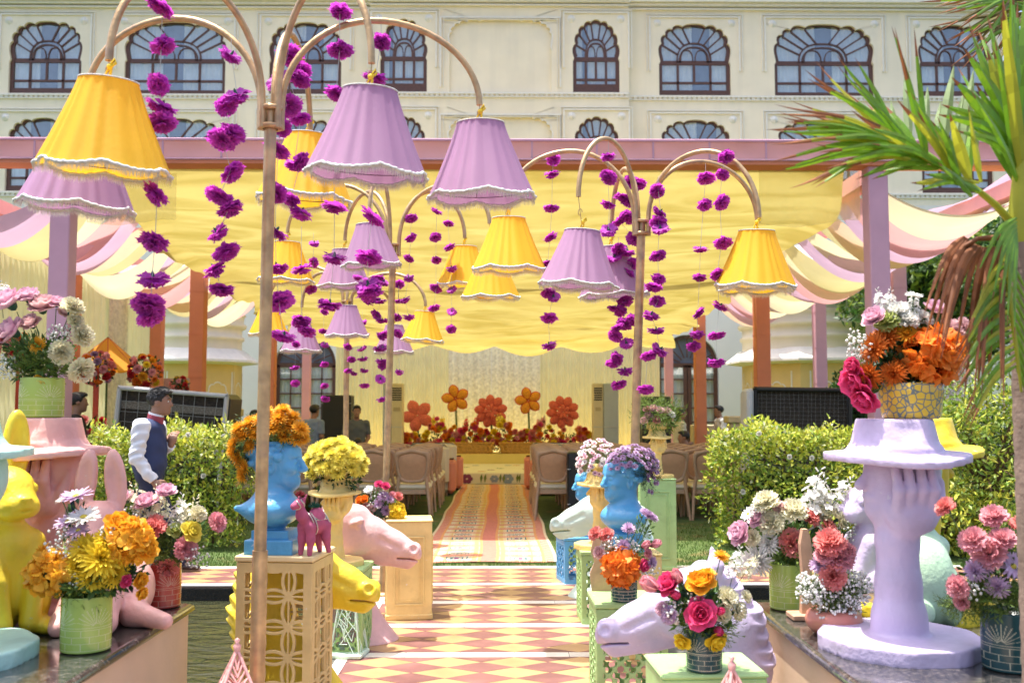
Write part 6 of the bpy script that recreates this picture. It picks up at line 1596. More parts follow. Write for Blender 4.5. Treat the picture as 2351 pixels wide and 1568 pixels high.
# =================================================================== copper lamp posts, shades, strings of carnations
m_cop = M('copper', (0.52, 0.34, 0.17), .42, .28, 14, .2, 60, metal=.55, c2=(.42, .28, .17), c2t=.6, c2s=9)
m_thr = M('thread', (.55, .55, .5), .6)
fab = {'yellow': M('shade_yellow', (0.86, 0.50, 0.02), .65, .06, 4, .1, 80, trans=.35, tcol=(.92, .58, .04)), 'lilac': M('shade_lilac', (0.42, 0.23, 0.375), .65, .06, 4, .1, 80, trans=.28, tcol=(.5, .27, .43))}
m_braid = M('braid', (.66, .65, .62), .8, .2, 120); m_fringe = M('fringe', (.74, .70, .62), .8, .1, trans=.4); m_bead = M('fringe_dark', (.16, .08, .14), .7)
NS = 6
def shade_parts(colr, seed):
    rd = random.Random(seed); ph1 = rd.uniform(0, 6.28); n_ = 144; H = .335
    pl = [rd.uniform(.6, 1.4) for _ in range(40)]
    def rad(t, a): 
        base = .106 + .134 * t ** 1.12
        rip = .0035 * pl[int(a / 6.2832 * 38)] * math.sin(a * 19 + ph1 + 1.6 * math.sin(a * 3 + ph1) + .8 * math.sin(a * 7)) * (0.4 + .9 * t)
        gore = -.012 * t * (1 - abs(math.sin(NS * a / 2 + ph1)) ** .6)
        return base + rip + gore
    def hem(a): return -H + .022 * (1 - abs(math.sin(NS * a / 2 + ph1)) ** .8)
    mb = MB(); rows_ = 14
    mb.grid(lambda u, v: (rad(v, u * 2 * PI) * math.cos(u * 2 * PI), rad(v, u * 2 * PI) * math.sin(u * 2 * PI), hem(u * 2 * PI) * v), n_, rows_)
    mb.grid(lambda u, v: (.106 * v * math.cos(u * 2 * PI), .106 * v * math.sin(u * 2 * PI), .012 * (1 - v) + .004 * math.sin(u * 40) * v), 40, 3)
    fabric = mb.mesh('fabric', fab[colr])
    P = [(rad(1, a) * 1.004 * math.cos(a), rad(1, a) * 1.004 * math.sin(a), hem(a) + .0) for a in [2 * PI * k / 144 for k in range(145)]]
    br = MB(); br.tube([(x, y, z + .002 * math.sin(i * 2.2)) for i, (x, y, z) in enumerate(P)], .0062, 6)
    tr_ = MB().tube([(.107 * math.cos(a), .107 * math.sin(a), .002) for a in [2 * PI * k / 48 for k in range(49)]], .003, 5)
    braid = br.mesh('braid_trim', m_braid)
    fr = MB()
    for k in range(900):
        a = 2 * PI * k / 900 + rd.uniform(-.004, .004); r = rad(1, a); L = rd.uniform(.022, .036); da = .0016 / r; x, y, z = r * math.cos(a), r * math.sin(a), hem(a) - .003; dx, dy = rd.uniform(-.006, .006), rd.uniform(-.006, .006)
        fr.add([(r * math.cos(a - da), r * math.sin(a - da), z), (r * math.cos(a + da), r * math.sin(a + da), z), (x + dx, y + dy, z - L)], [(0, 1, 2)], 0)
    fringe = fr.mesh('fringe', m_fringe)
    rg = MB()
    for k in range(NS): 
        a = (PI * 2 * k / NS) - ph1 * 2 / NS; rg.tube([(.09 * math.cos(a), .09 * math.sin(a), -.01), (.205 * math.cos(a), .205 * math.sin(a), -H + .035)], .0022, 4)
    rg.tube([(.206 * math.cos(a), .206 * math.sin(a), -H + .034) for a in [2 * PI * k / 40 for k in range(41)]], .0028, 4)
    return fabric, braid, fringe, rg.mesh('wire_frame', m_bead), tr_.mesh('top_rim', m_braid)
SP = {}
def shade(colr, px, pytop, Y, end, label, tilt=(0, 0), seed=0, s_=1.0):
    key = (colr, seed % 4)
    if key not in SP: SP[key] = shade_parts(colr, seed % 4 + (10 if colr == 'lilac' else 0))
    p = at(px, pytop, Y); t = thing('hanging_lamp', label, 'lamp', p, random.uniform(0, 6.28), 'fringed hanging lamps'); t.scale = (s_,) * 3
    t.rotation_euler = (R_(tilt[1]), R_(tilt[0]), 0)
    sub = Euler((0, 0, random.uniform(0, 6.28)))
    for nm, me in zip(('fabric', 'braid_trim', 'fringe', 'wire_frame', 'top_rim'), SP[key]):
        o = link(nm, me, t); o.rotation_euler = sub
        if nm == 'fringe': o['kind'] = 'stuff'
    if end is not None:
        e = (Vector(end) - p); mb = MB(); inv = t.rotation_euler.to_matrix().inverted(); e = inv @ e * (1 / s_)
        mb.tube([(0, 0, 0), e * .45, e], .0022, 5); mb.tube([e * .55 + Vector((.012 * math.cos(q), 0, .016 * math.sin(q) * 1.3)) for q in [k * .7 for k in range(8)]], .0025, 5); mb.build('hook', m_cop, t)
        kn = MB(); c0 = Vector((0, 0, .01)); rk = M('ribbon_' + ('yellow' if label.find('plain hook') < 0 else 'x'), (.82, .58, .03), .7)
        kn.ball(c0 + Vector((0, 0, .045)), .012, 8, 5); kn.tube([c0, c0 + Vector((.006, 0, .03)), c0 + Vector((0, 0, .05)), c0 + Vector((.018, 0, .075)), c0 + Vector((.022, 0, .06)), c0 + Vector((.004, 0, .045))], .0055, 6); kn.tube([c0 + Vector((0, 0, .045)), c0 + Vector((-.014, .004, .02)), c0 + Vector((-.012, .004, -.002))], .0045, 6)
        kn.build('ribbon', rk, t)
    return t
ARMS = {}
def lamp_post(Y, top, bot, r, arms, label, sleeve=None):
    """top/bot pixels on the pole; arms: key -> (px, py, Y_end, apex_py)"""
    a, b_ = at(*top, Y), at(*bot, Y); d = (b_ - a) / (b_.z - a.z); base = a + d * (0 - a.z)
    t = thing('lamp_post', label, 'lamp post', (base.x, base.y, 0)); off = Vector((base.x, base.y, 0))
    MB().tube([base - off + Vector((0, 0, .004)), a - off], r, 14).build('pole', m_cop, t)
    if sleeve: sp = base + d * 0 + (a - base) * sleeve; MB().tube([base - off + Vector((0, 0, .002)), sp - off], r * 1.22, 14).build('sleeve', m_cop, t)
    MB().lathe([(r * 3.2, 0), (r * 3.2, .02), (r * 1.5, .03)], 20, caps=True).build('foot_plate', m_cop, t)
    for i, (k, (px, py, Ye, apy)) in enumerate(arms.items()):
        e = at(px, py, Ye); dr = (e - a); dr.z = 0; dr.normalize(); s0 = a + dr * (r * 1.7) + Vector((0, 0, -.10)); za = at((px + top[0]) / 2, apy, (Y + Ye) / 2).z
        P = [s0]; N = 26
        for q in range(N + 1):
            tt = q / N; h_ = (1 - math.cos(PI * tt)) / 2; st_ = s0 + Vector((0, 0, .10)); xy = st_.lerp(e, h_); sn = math.sin(PI * tt); z = (st_.z + (za - st_.z) * sn) if tt < .5 else (e.z + (za - e.z) * sn); P.append(Vector((xy.x, xy.y, z)))
        MB().tube([p - off for p in P], r * .56, 10).build('arm', m_cop, t)
        ARMS[k] = (P, e)
    mb = MB()
    for z in (-.10, -.02): mb.lathe([(r * 1.3, 0), (r * 2.0, .002), (r * 2.0, .018), (r * 1.3, .02)], 14, c=tuple(a - off + Vector((0, 0, z)) - d * 0))
    mb.build('collar', m_cop, t)
    return t
lamp_post(4.2, (622, 245), (590, 1560), .026, {'1a': (250, 140, 3.66, -50), '1b': (198, 225, 4.25, 43), '1c': (853, 146, 3.85, -48), '1d': (1101, 242, 4.39, 48), '1e': (712, 300, 4.99, 84)}, 'tall copper lamp post with five hooped arms by the yellow lattice plinth', .33)
lamp_post(6.3, (1473, 505), (1458, 1020), .027, {'2a': (1163, 480, 6.38, 347), '2b': (1328, 452, 5.96, 321), '2c': (1404, 540, 6.73, 387), '2d': (1743, 500, 5.96, 349), '2e': (1738, 505, 6.5, 371)}, 'copper lamp post with hooped arms rising behind the orange hydrangea pot')
lamp_post(8.3, (903, 560), (886, 1110), .029, {'3a': (848, 492, 7.95, 405), '3b': (792, 552, 8.9, 440), '3c': (660, 535, 8.5, 425), '3d': (1067, 547, 8.5, 440), '3e': (1124, 514, 8.1, 425)}, 'copper lamp post with hooped arms behind the yellow cabinet plinth')
lamp_post(10.7, (797, 690), (794, 1000), .03, {'4a': (977, 703, 10.5, 628), '4b': (693, 706, 10.9, 626), '4c': (618, 692, 11.2, 612), '4d': (797, 690, 10.2, 635), '4e': (906, 735, 11.3, 660)}, 'copper lamp post standing on the lawn near the chairs')
def hang(k, colr, px, py, lab, seed, tilt=(0, 0), s_=1.0):
    P, e = ARMS[k]; shade(colr, px, py, e.y, e, lab, tilt, seed, s_)
hang('1a', 'yellow', 250, 188, 'big yellow fringed shade hanging above a lilac one by the mauve post', 0, (4, 6))
hang('1b', 'lilac', 190, 302, 'lilac fringed shade half covered by the big yellow shade', 1, (5, 4))
hang('1c', 'lilac', 850, 209, 'big lilac fringed shade hanging over the middle of the aisle posts', 2, (3, 5), 1.0)
hang('1d', 'lilac', 1103, 285, 'lilac fringed shade with yellow ribbon beside the big lilac shade', 3, (-1, 4))
hang('1e', 'yellow', 708, 312, 'yellow fringed shade partly behind the tallest post and lilac shade', 1, (3, 2))
hang('2a', 'yellow', 1168, 502, 'yellow fringed shade overlapping two other yellow shades in the aisle', 2, (0, 3))
hang('2b', 'lilac', 1337, 531, 'lilac fringed shade on a long plain wire overlapping a second lilac shade', 0, (4, 2))
hang('2c', 'lilac', 1404, 568, 'lilac fringed shade hidden behind the carnation strings of its post', 1, (-3, 2))
hang('2d', 'yellow', 1737, 531, 'yellow fringed shade hanging alone beside the orange marquee posts', 3, (1, 5))
hang('2e', 'yellow', 1735, 552, 'yellow fringed shade tucked directly behind the lone yellow one', 0, (0, 2))
hang('3a', 'lilac', 848, 516, 'lilac fringed shade crossed by a large carnation near the second-row post', 3, (-3, 2))
hang('3b', 'lilac', 791, 574, 'lilac fringed shade tucked behind another lilac shade and above a third', 2, (0, 2))
hang('3c', 'yellow', 660, 557, 'yellow fringed shade behind the tallest post below a bigger yellow one', 2, (2, 2))
hang('3d', 'yellow', 1066, 567, 'yellow fringed shade tucked at the back of the three overlapping yellow ones', 3, (0, 2))
hang('3e', 'yellow', 1127, 590, 'yellow fringed shade lowest of the three overlapping yellow ones', 1, (0, 3))
hang('4a', 'yellow', 975, 716, 'small yellow fringed shade hanging lowest over the chairs', 0, (4, 0), .93)
hang('4b', 'lilac', 692, 742, 'small lilac fringed shade in front of the arched brown door', 0, (0, 0), .93)
hang('4c', 'yellow', 618, 706, 'small yellow fringed shade cut by the tallest post above the kiosk eave', 3, (0, 0), .93)
hang('4d', 'lilac', 797, 702, 'small lilac fringed shade hanging straight in front of the lawn post', 1, (0, 2), .93)
hang('4e', 'lilac', 905, 747, 'small lilac fringed shade peeping out behind the low yellow one', 2, (0, 0), .93)

m_pur = M('carnation_purple', (0.52, 0.06, 0.47), .6, .1, 40, isl=.34, orand=.22, trans=.4, tcol=(.74, .09, .66))
PF = []
for v in range(6):
    me = flower('hanging', 'purple', v).copy(); me.materials[0] = m_pur; PF.append(me)
def strand(Y, pts, label, size=.11, top=None):
    x0, y0 = pts[0]; tp = at(x0, (top if top is not None else y0 - 26), Y)
    t = thing('carnation_string', label, 'flower string', tp, 0, 'strings of magenta carnations'); off = tp
    lst = [at(x, y, Y) for x, y in pts]
    MB().tube([Vector((0, 0, 0))] + [p - off for p in lst], .0015, 4).build('thread', m_thr, t)
    for p in lst:
        q = p + Vector((random.uniform(-.004, .004), random.uniform(-.03, .03), 0))
        d = Vector((random.gauss(0, .45), random.gauss(-.25, .5), -1)); link('carnation', PF[random.randint(0, 5)], t, q - off, aim(d), [size * .98 * random.uniform(.82, 1.14) * q_ for q_ in (1, 1, .8)])
S = strand
S(3.75, [(373, 22), (370, 100), (367, 195), (369, 240), (372, 280)], 'upper carnation string on the tallest post behind the big yellow shade', .105, -40)
S(3.7, [(361, 446), (356, 556), (349, 637), (347, 700), (344, 722)], 'carnation string ending above the crooked cooler beside the big yellow shade', .11, 400)
S(4.05, [(531, 126), (545, 222), (518, 244), (533, 310), (512, 324), (530, 391), (504, 450), (525, 478), (502, 536), (519, 575), (493, 618), (509, 663)], 'long carnation string between the big yellow shade and the tallest post', .108, 90)
S(4.35, [(662, 122), (642, 186), (658, 240), (642, 290), (638, 345), (634, 445), (632, 527), (634, 614), (640, 690), (650, 770)], 'carnation string wound close against the tallest copper post', .112, 90)
S(4.5, [(690, 155), (692, 183), (664, 180), (690, 272), (676, 375), (690, 372), (668, 458), (690, 486)], 'carnation string bunched beside the tallest post in front of a yellow shade', .105, 110)
S(4.2, [(780, 22), (780, 110), (772, 213)], 'short carnation string beside the big lilac shade', .108, -10)
S(4.3, [(768, 474), (767, 590), (757, 698)], 'three-bloom carnation string below the big lilac shade', .11, 430)
S(4.3, [(875, 97), (862, 177)], 'two-bloom carnation string above the big lilac shade', .10, 55)
S(4.3, [(855, 494), (843, 588), (846, 656), (852, 672)], 'carnation string crossing the lilac shade of the second-row post', .112, 440)
S(5.6, [(692, 618), (693, 735), (706, 760), (650, 771), (690, 738)], 'carnation string over the small lilac shade by the arched door', .11, 520)
S(6.45, [(1271, 365), (1268, 400), (1267, 476), (1263, 545), (1257, 603), (1258, 672), (1270, 682), (1259, 730), (1262, 792)], 'carnation string below the yellow shade side of the hydrangea-pot post', .104, 350)
S(6.1, [(1397, 358), (1395, 409), (1399, 467), (1397, 527)], 'carnation string falling inside the plain-wired lilac shade arm', .104, 324)
S(6.5, [(1447, 418), (1463, 425), (1430, 450), (1446, 460), (1436, 498), (1420, 505), (1455, 548), (1450, 500)], 'upper carnation cluster tight against the hydrangea-pot post', .104, 395)
S(6.6, [(1420, 574), (1440, 580), (1409, 590), (1451, 605), (1440, 632), (1449, 661), (1400, 665), (1437, 690), (1410, 708), (1424, 712)], 'middle carnation cluster beside the hydrangea-pot post', .104, 545)
S(6.5, [(1434, 742), (1450, 735), (1420, 750), (1411, 770), (1436, 788), (1418, 820), (1410, 832), (1436, 850), (1420, 882)], 'lower carnation cluster hanging to the asters beside the hydrangea-pot post', .104, 720)
S(6.2, [(1511, 436), (1517, 485), (1512, 510), (1514, 526), (1510, 586), (1512, 640), (1500, 660), (1511, 690), (1494, 724), (1507, 757), (1515, 803), (1487, 816), (1481, 893)], 'carnation string on the palm side of the hydrangea-pot post', .104, 405)
S(6.3, [(1620, 411), (1615, 472), (1608, 571), (1606, 636), (1602, 718), (1600, 766), (1593, 793)], 'carnation string on the inner hoop near the lone yellow shade', .104, 375)
S(6.0, [(1665, 362), (1657, 402), (1653, 467), (1657, 558), (1646, 630), (1651, 703), (1645, 769), (1645, 830)], 'carnation string on the outer hoop near the lone yellow shade', .104, 350)
S(8.3, [(944, 503), (942, 547), (941, 594), (938, 637), (930, 688), (938, 727)], 'carnation string beside the second-row post', .104, 465)
S(8.4, [(1003, 485), (1001, 546), (1001, 597), (1001, 661), (997, 706)], 'carnation string between the second-row post and the three yellow shades', .1, 445)
S(8.3, [(1029, 512), (1032, 568), (1036, 617), (1037, 664), (1037, 716), (1036, 756)], 'carnation string beside the three overlapping yellow shades', .1, 470)
S(8.6, [(720, 558), (719, 602), (714, 664)], 'three-bloom carnation string beside the tucked lilac shade', .1, 535)
S(8.6, [(820, 636), (866, 637), (846, 645), (880, 648), (862, 688), (846, 690), (874, 692), (864, 722), (878, 735)], 'carnation tangle in front of the second-row post', .104, 610)
S(8.6, [(915, 690), (916, 652), (912, 728), (915, 766), (917, 853)], 'sparse carnation string just past the second-row post', .09, 640)
S(9.0, [(875, 772), (884, 768), (878, 798), (868, 800), (876, 828), (880, 838), (875, 870), (876, 916)], 'lower carnation tail hanging beside the second-row post to the chairs', .1, 750)
S(10.6, [(745, 716), (742, 760), (745, 791), (745, 836), (745, 886), (746, 915)], 'carnation string by the pale-shirted person and the arched door', .1, 700)
S(10.5, [(800, 735), (806, 765), (798, 796), (808, 826), (798, 850), (812, 856)], 'carnation string wound along the lawn post', .1, 715)
S(10.5, [(832, 740), (840, 770), (832, 800), (832, 823), (836, 850), (836, 885)], 'carnation string just past the lawn post above the guard', .1, 715)
S(10.6, [(680, 790), (677, 844), (680, 880)], 'short carnation string hanging before the arched brown door', .1, 770)
# =================================================================== potted flower arrangements
m_etch = M('etched_cream', (.66, .60, .42), .6, .05)
POTC = dict(green=(.34, .46, .09), red=(.42, .05, .035), teal=(.012, .055, .06), bowl=(.60, .22, .16))
def pot(parent, r, h, c, plain=False):
    m0 = M('glaze_' + c, POTC[c], .22, .08, 4, coat=.4); n_, rows_ = 170, 96
    prof = [(r * .80, 0), (r * .97, .004)] + [(r * (.985 + .015 * math.sin(PI * i / rows_)), .006 + (h - .01) * i / rows_) for i in range(rows_ + 1)] + [(r * .99, h), (r * .93, h + .002), (r * .90, h - .03), (.001, h - .03)]
    circ = 2 * PI * r
    def mf(i, k):
        j = i - 2
        if plain or j < 0 or j >= rows_: return 0
        z = (j + .5) / rows_ * h; u = (k + .5) / n_ * circ; lw = max(.0011, circ / n_ * .51); lz = max(.0011, h / rows_ * .51)
        for q, zz in enumerate((.04, .17, .30, .42, .46)):
            if abs(z - zz * h) < lz: return 1
        for q, (z0, z1) in enumerate(((.04, .17), (.17, .30), (.30, .42))):
            if z0 * h < z < z1 * h:
                w_ = circ / 9; v = (u + (w_ / 2 if q % 2 else 0)) % w_
                if min(v, w_ - v) < lw: return 1
        if z > .48 * h:
            w_ = circ / 4; v = (u % w_) - w_ / 2; dz = z - .48 * h; rho = math.hypot(v, dz); a = math.atan2(dz, v)
            if .012 < rho < .36 * h + .0 and PI * .08 < a < PI * .92:
                st_ = PI / 12; d = abs((a / st_) % 1 - .5) * st_ * rho
                if st_ * rho / 2 - d < max(lw, .0012) * .8: return 1
        return 0
    MB().lathe(prof, n_, mifun=mf).build('pot', [m0, M('etch_' + c, [q * .5 + e * .5 for q, e in zip(POTC[c], (.66, .60, .42))] if c != 'teal' else (.40, .38, .27), .5, .05)], parent)
def arr(label, px, pybase, Y, zb_, potf, fl, fol=(), gyp=(), cx=None, cy=None, stems=True, name='flower_arrangement', lift=.35):
    b_ = at(px, pybase, Y); loc = Vector((b_.x, Y, zb_)); t = thing(name, label, 'flowers', loc)
    ph = 0
    if potf: ph = potf(t) or 0
    k = mpp(Y); ys = [f[3] for f in fl] or [pybase - 50]; cxx = px if cx is None else cx; cyy = (sum(ys) / len(ys) + 25) if cy is None else cy
    sm_ = MB(); ra = random.Random(int(px * 13 + pybase))
    for f in fl:
        kind, c, x, y, s_ = f[:5]; dz = f[5] if len(f) > 5 else None
        R0 = 70.0
        if dz is None: dz = -.05 - .035 * max(0, 1 - (abs(x - cxx) + abs(y - cyy)) / 120.0) + ra.uniform(-.02, .02)
        p = at(x, y, Y + dz); d = Vector(((x - cxx) / R0, -.75, (cyy - y) / R0 + lift))
        if kind == 'spike':
            tx, ty = f[6]; e = at(tx, ty, Y + dz * .6); d = e - p; put_flower('spike', c, p, d.length, d, t); continue
        put_flower(kind, c, p, s_ * k * (1.08 if kind == 'hydrangea' else 1.24), d, t)
        if stems and ra.random() < .8: q = Vector((b_.x + ra.uniform(-.03, .03), Y + ra.uniform(-.02, .02), zb_ + ph)); e = p - d.normalized() * s_ * k * .25; sm_.tube([q, q.lerp(e, .5) + Vector((0, .015, .012)), e], .0022, 5)
    if sm_.v: sm_.build('stems', m_stem, t, world=True)['kind'] = 'stuff'
    for (x, y, rx, ry, n_, kind, mat, L) in fol: foliage(t, at(x, y, Y), (rx * k, rx * k * .8, ry * k), n_, kind, mat, ra, 'foliage', L)
    if gyp: gypsum(t, [(at(x, y, Y - .06), r * k, n_) for x, y, r, n_ in gyp], ra, .0055 if Y < 5.5 else .0065)
    return t
def P_(c, r, h, plain=False):
    def f(t): pot(t, r, h, c, plain); return h
    return f
HT = W0 + .895
A = 'carnation'
arr('pale pink peonies and cream carnations in a green pot on the pink hat', 95, 952, 4.55, HT - .004, P_('green', .0955, .18),
    [('peony', 'palepink', 28, 702, 66), ('peony', 'blush', 98, 712, 58), ('peony', 'palepink', 35, 766, 62), ('peony', 'palepink', 68, 690, 50), ('rose', 'blush', 150, 722, 36), ('rose', 'palepink', 130, 700, 34), (A, 'coral', 2, 788, 40), ('peony', 'blush', 75, 748, 44), (A, 'cream', 165, 708, 46), (A, 'cream', 186, 772, 48), (A, 'cream', 139, 810, 48), (A, 'cream', 184, 848, 52), (A, 'cream', 172, 740, 34), ('mum', 'amber', 86, 792, 34), ('rose', 'amber', 98, 872, 34), ('mum', 'amber', 75, 878, 26), ('peony', 'blush', -20, 730, 60), ('spike', 'white', 5, 700, 0, -.03, (0, 640)), ('spike', 'white', 20, 690, 0, -.03, (12, 648)), ('mum', 'rust', 190, 862, 24)],
    [(90, 815, 75, 45, 420, 'leaf', m_leafg, .04), (95, 845, 55, 25, 220, 'fern', m_fern, .06), (60, 850, 40, 20, 120, 'leaf', m_leafd, .035)], [(20, 850, 30, 60), (135, 765, 28, 60), (5, 830, 30, 40)])
arr('yellow chrysanthemums with orange blooms in a pale green pot on the granite wall', 197, 1478, 3.95, W0, P_('green', .094, .21),
    [('hydrangea', 'amber', 115, 1315, 105), ('mum', 'yellow', 232, 1282, 82), ('mum', 'yellow', 200, 1262, 66), ('mum', 'yellow', 268, 1262, 66), ('mum', 'yellow', 212, 1322, 68), ('mum', 'yellow', 262, 1312, 64), ('mum', 'yellow', 178, 1300, 54), ('mum', 'yellow', 245, 1240, 52), ('hydrangea', 'amber', 300, 1242, 100), ('rose', 'amber', 268, 1214, 62), ('rose', 'amber', 330, 1262, 52), ('daisy', 'lilac', 175, 1140, 62), ('daisy', 'white', 192, 1188, 64), ('daisy', 'lilac', 156, 1198, 54), ('daisy', 'lilac', 180, 1218, 46), ('daisy', 'white', 143, 1148, 26), ('rose', 'hot', 286, 1332, 26), ('rose', 'amber', 318, 1330, 34), ('rose', 'amber', 322, 1360, 28), ('mum', 'amber', 100, 1268, 40)],
    [(210, 1330, 85, 35, 460, 'leaf', m_leafg, .04), (200, 1345, 60, 20, 260, 'fern', m_fern, .06), (180, 1200, 25, 45, 70, 'leaf', m_leafd, .03), (290, 1320, 40, 30, 140, 'leaf', m_leafd, .035)], [(180, 1325, 30, 110), (255, 1225, 26, 70), (150, 1240, 45, 70)])
arr('white tuberoses and coral carnations in a red etched pot on the granite wall', 370, 1382, 4.81, W0, P_('red', .0905, .205),
    [('spike', 'cream', 352, 1215, 0, -.05, (300, 1105)), ('spike', 'cream', 375, 1215, 0, -.03, (360, 1110)), ('spike', 'cream', 410, 1240, 0, -.04, (455, 1135)), ('spike', 'white', 400, 1230, 0, -.06, (420, 1130)), (A, 'coral', 355, 1214, 52), (A, 'red', 340, 1238, 46), (A, 'coral', 385, 1302, 44), (A, 'pink', 425, 1258, 48), (A, 'pink', 497, 1200, 40), ('peony', 'palepink', 292, 1148, 40), ('peony', 'palepink', 340, 1160, 48), ('peony', 'palepink', 382, 1135, 42), ('rose', 'lemon', 436, 1222, 42), ('rose', 'green', 400, 1218, 30), (A, 'cream', 455, 1180, 34)],
    [(385, 1262, 62, 36, 320, 'fern', m_fern, .06), (375, 1245, 70, 50, 260, 'leaf', m_leafg, .035), (440, 1230, 35, 40, 90, 'leaf', m_leafg, .035)], [(310, 1185, 30, 90), (450, 1278, 32, 80), (340, 1290, 22, 40)])
arr('orange chrysanthemums spilling out of the blue bust beside the toy camel', 634, 1012, 5.06, PZY + .54, None,
    [('mum', 'amber', x, y, s_) for x, y, s_ in ((560, 1000, 40), (547, 985, 36), (574, 972, 38), (640, 962, 38), (662, 978, 40), (690, 985, 38), (652, 1002, 36), (625, 985, 38), (680, 1008, 36), (650, 942, 34), (538, 1018, 36), (546, 1050, 36), (562, 1072, 34), (534, 1036, 32), (556, 1092, 30), (600, 965, 38), (612, 948, 36), (672, 958, 34), (640, 985, 36), (575, 1025, 34), (696, 1006, 30), (588, 995, 36), (555, 1068, 32))],
    [(580, 1010, 50, 40, 330, 'fern', m_leafg, .05), (650, 1000, 50, 18, 260, 'fern', m_leafg, .05), (562, 1050, 28, 45, 200, 'fern', m_leafd, .045)], name='flower_arrangement')
ra5 = random.Random(50)
def dome(cx, cy, rx, ry, n_, kind, cols, s0, s1, rd, lo=-.35):
    out_ = []
    for q in range(n_):
        zz = 1 - (1 - lo) * (q + .5) / n_; a = q * 2.39996 + rd.uniform(-.2, .2); s_ = math.sqrt(max(0, 1 - zz * zz)); X, Y_ = s_ * math.cos(a), -abs(s_ * math.sin(a)) if rd.random() < .75 else s_ * math.sin(a)
        out_.append((kind, rd.choice(cols), cx + X * rx, cy - zz * ry + rd.uniform(-4, 4), rd.uniform(s0, s1), Y_ * .15))
    return out_
def small_pot(c, r, h):
    def f(t): MB().lathe([(r * .75, 0), (r, .01), (r * 1.02, h * .5), (r, h), (r * .9, h), (r * .85, h * .7)], 32).build('pot', c, t); return h
    return f
arr('dome of lemon yellow chrysanthemums on the pale yellow hat', 772, 1098, 6.42, 1.072, small_pot(m_pale, .085, .07), dome(772, 1070, 64, 58, 34, 'mum', ['lemon'], 27, 34, ra5), [(772, 1085, 62, 40, 420, 'leaf', m_leafd, .045)], lift=.5)
arr('mixed mauve, pink and yellow bouquet on the yellow cabinet plinth', 868, 1190, 7.48, .716, small_pot(M('glaze_teal', POTC['teal'], .22), .06, .12),
    [(A, 'hot', 870, 1113, 18), (A, 'hot', 885, 1117, 18), (A, 'coral', 914, 1140, 19), ('rose', 'orange', 828, 1150, 20), ('rose', 'orange', 838, 1147, 18), ('mum', 'mauve', 880, 1140, 24), ('mum', 'lilac', 868, 1156, 22), ('mum', 'mauve', 887, 1172, 22), ('mum', 'lilac', 895, 1146, 20), (A, 'pink', 842, 1166, 20), (A, 'pink', 848, 1181, 18), ('hydrangea', 'yellow', 911, 1173, 42), (A, 'pink', 901, 1136, 14), ('daisy', 'white', 846, 1124, 20), ('spike', 'white', 850, 1135, 0, -.02, (846, 1112)), (A, 'blush', 856, 1166, 18)],
    [(868, 1160, 48, 30, 260, 'leaf', m_leafg, .04), (872, 1172, 38, 18, 180, 'fern', m_leafd, .05)], [(862, 1145, 30, 60)])
arr('dome of mauve button asters growing out of the curly blue bust', 1440, 1072, 6.25, .634 + .54, None, dome(1452, 1070, 58, 46, 95, 'aster', ['mauve', 'lilac', 'mauve'], 9.5, 13, ra5, -.1) + [('aster', 'mauve', 1500 + ra5.uniform(-14, 10), ra5.uniform(1060, 1130), 11) for _ in range(22)], [(1452, 1068, 50, 30, 420, 'fern', m_leafd, .045), (1490, 1090, 22, 34, 180, 'fern', m_leafd, .045)], stems=False, lift=.6)
arr('dome of pale pink button asters on the small yellow hat', 1378, 1093, 7.33, 1.062, small_pot(m_pale, .07, .06), dome(1372, 1062, 46, 52, 75, 'aster', ['blush', 'white', 'palepink'], 9.5, 12.5, ra5, -.5), [(1372, 1070, 40, 38, 320, 'fern', m_leafg, .05)], stems=False, lift=.6)
arr('pink rose posy with fern sprays on the small yellow hat', 1508, 992, 9.68, 1.328, small_pot(m_pale, .10, .07), [('rose', 'blush', 1500, 940, 19), ('rose', 'blush', 1530, 946, 20), ('rose', 'blush', 1489, 956, 18), ('rose', 'pink', 1507, 965, 17), ('rose', 'blush', 1479, 966, 16), (A, 'blush', 1515, 942, 16), (A, 'white', 1542, 952, 15), (A, 'pink', 1484, 940, 14)], [(1510, 955, 42, 26, 240, 'fern', m_fern, .13), (1535, 960, 26, 22, 120, 'leaf', m_fern, .06), (1490, 960, 24, 22, 100, 'leaf', m_leafg, .05)])
arr('big orange hydrangea with pink buds in a small teal pot', 1433, 1372, 5.06, .556, P_('teal', .066, .125),
    [('hydrangea', 'orange', 1425, 1300, 88), (A, 'coral', 1368, 1226, 30), (A, 'coral', 1394, 1229, 30), ('bud', 'pink', 1475, 1255, 30), ('bud', 'pink', 1497, 1252, 32), ('mum', 'lilac', 1443, 1214, 28), ('mum', 'mauve', 1490, 1184, 26), ('mum', 'lilac', 1500, 1190, 22), ('mum', 'lilac', 1480, 1176, 22), ('mum', 'mauve', 1432, 1252, 26), ('rose', 'hot', 1476, 1297, 26), ('mum', 'lilac', 1496, 1290, 26), ('rose', 'blush', 1378, 1268, 26), (A, 'pink', 1486, 1270, 20)],
    [(1440, 1275, 50, 35, 200, 'fern', m_leafg, .045), (1475, 1225, 26, 40, 80, 'leaf', m_leafg, .025)], [(1402, 1252, 26, 110), (1448, 1255, 22, 80), (1492, 1310, 22, 40)])
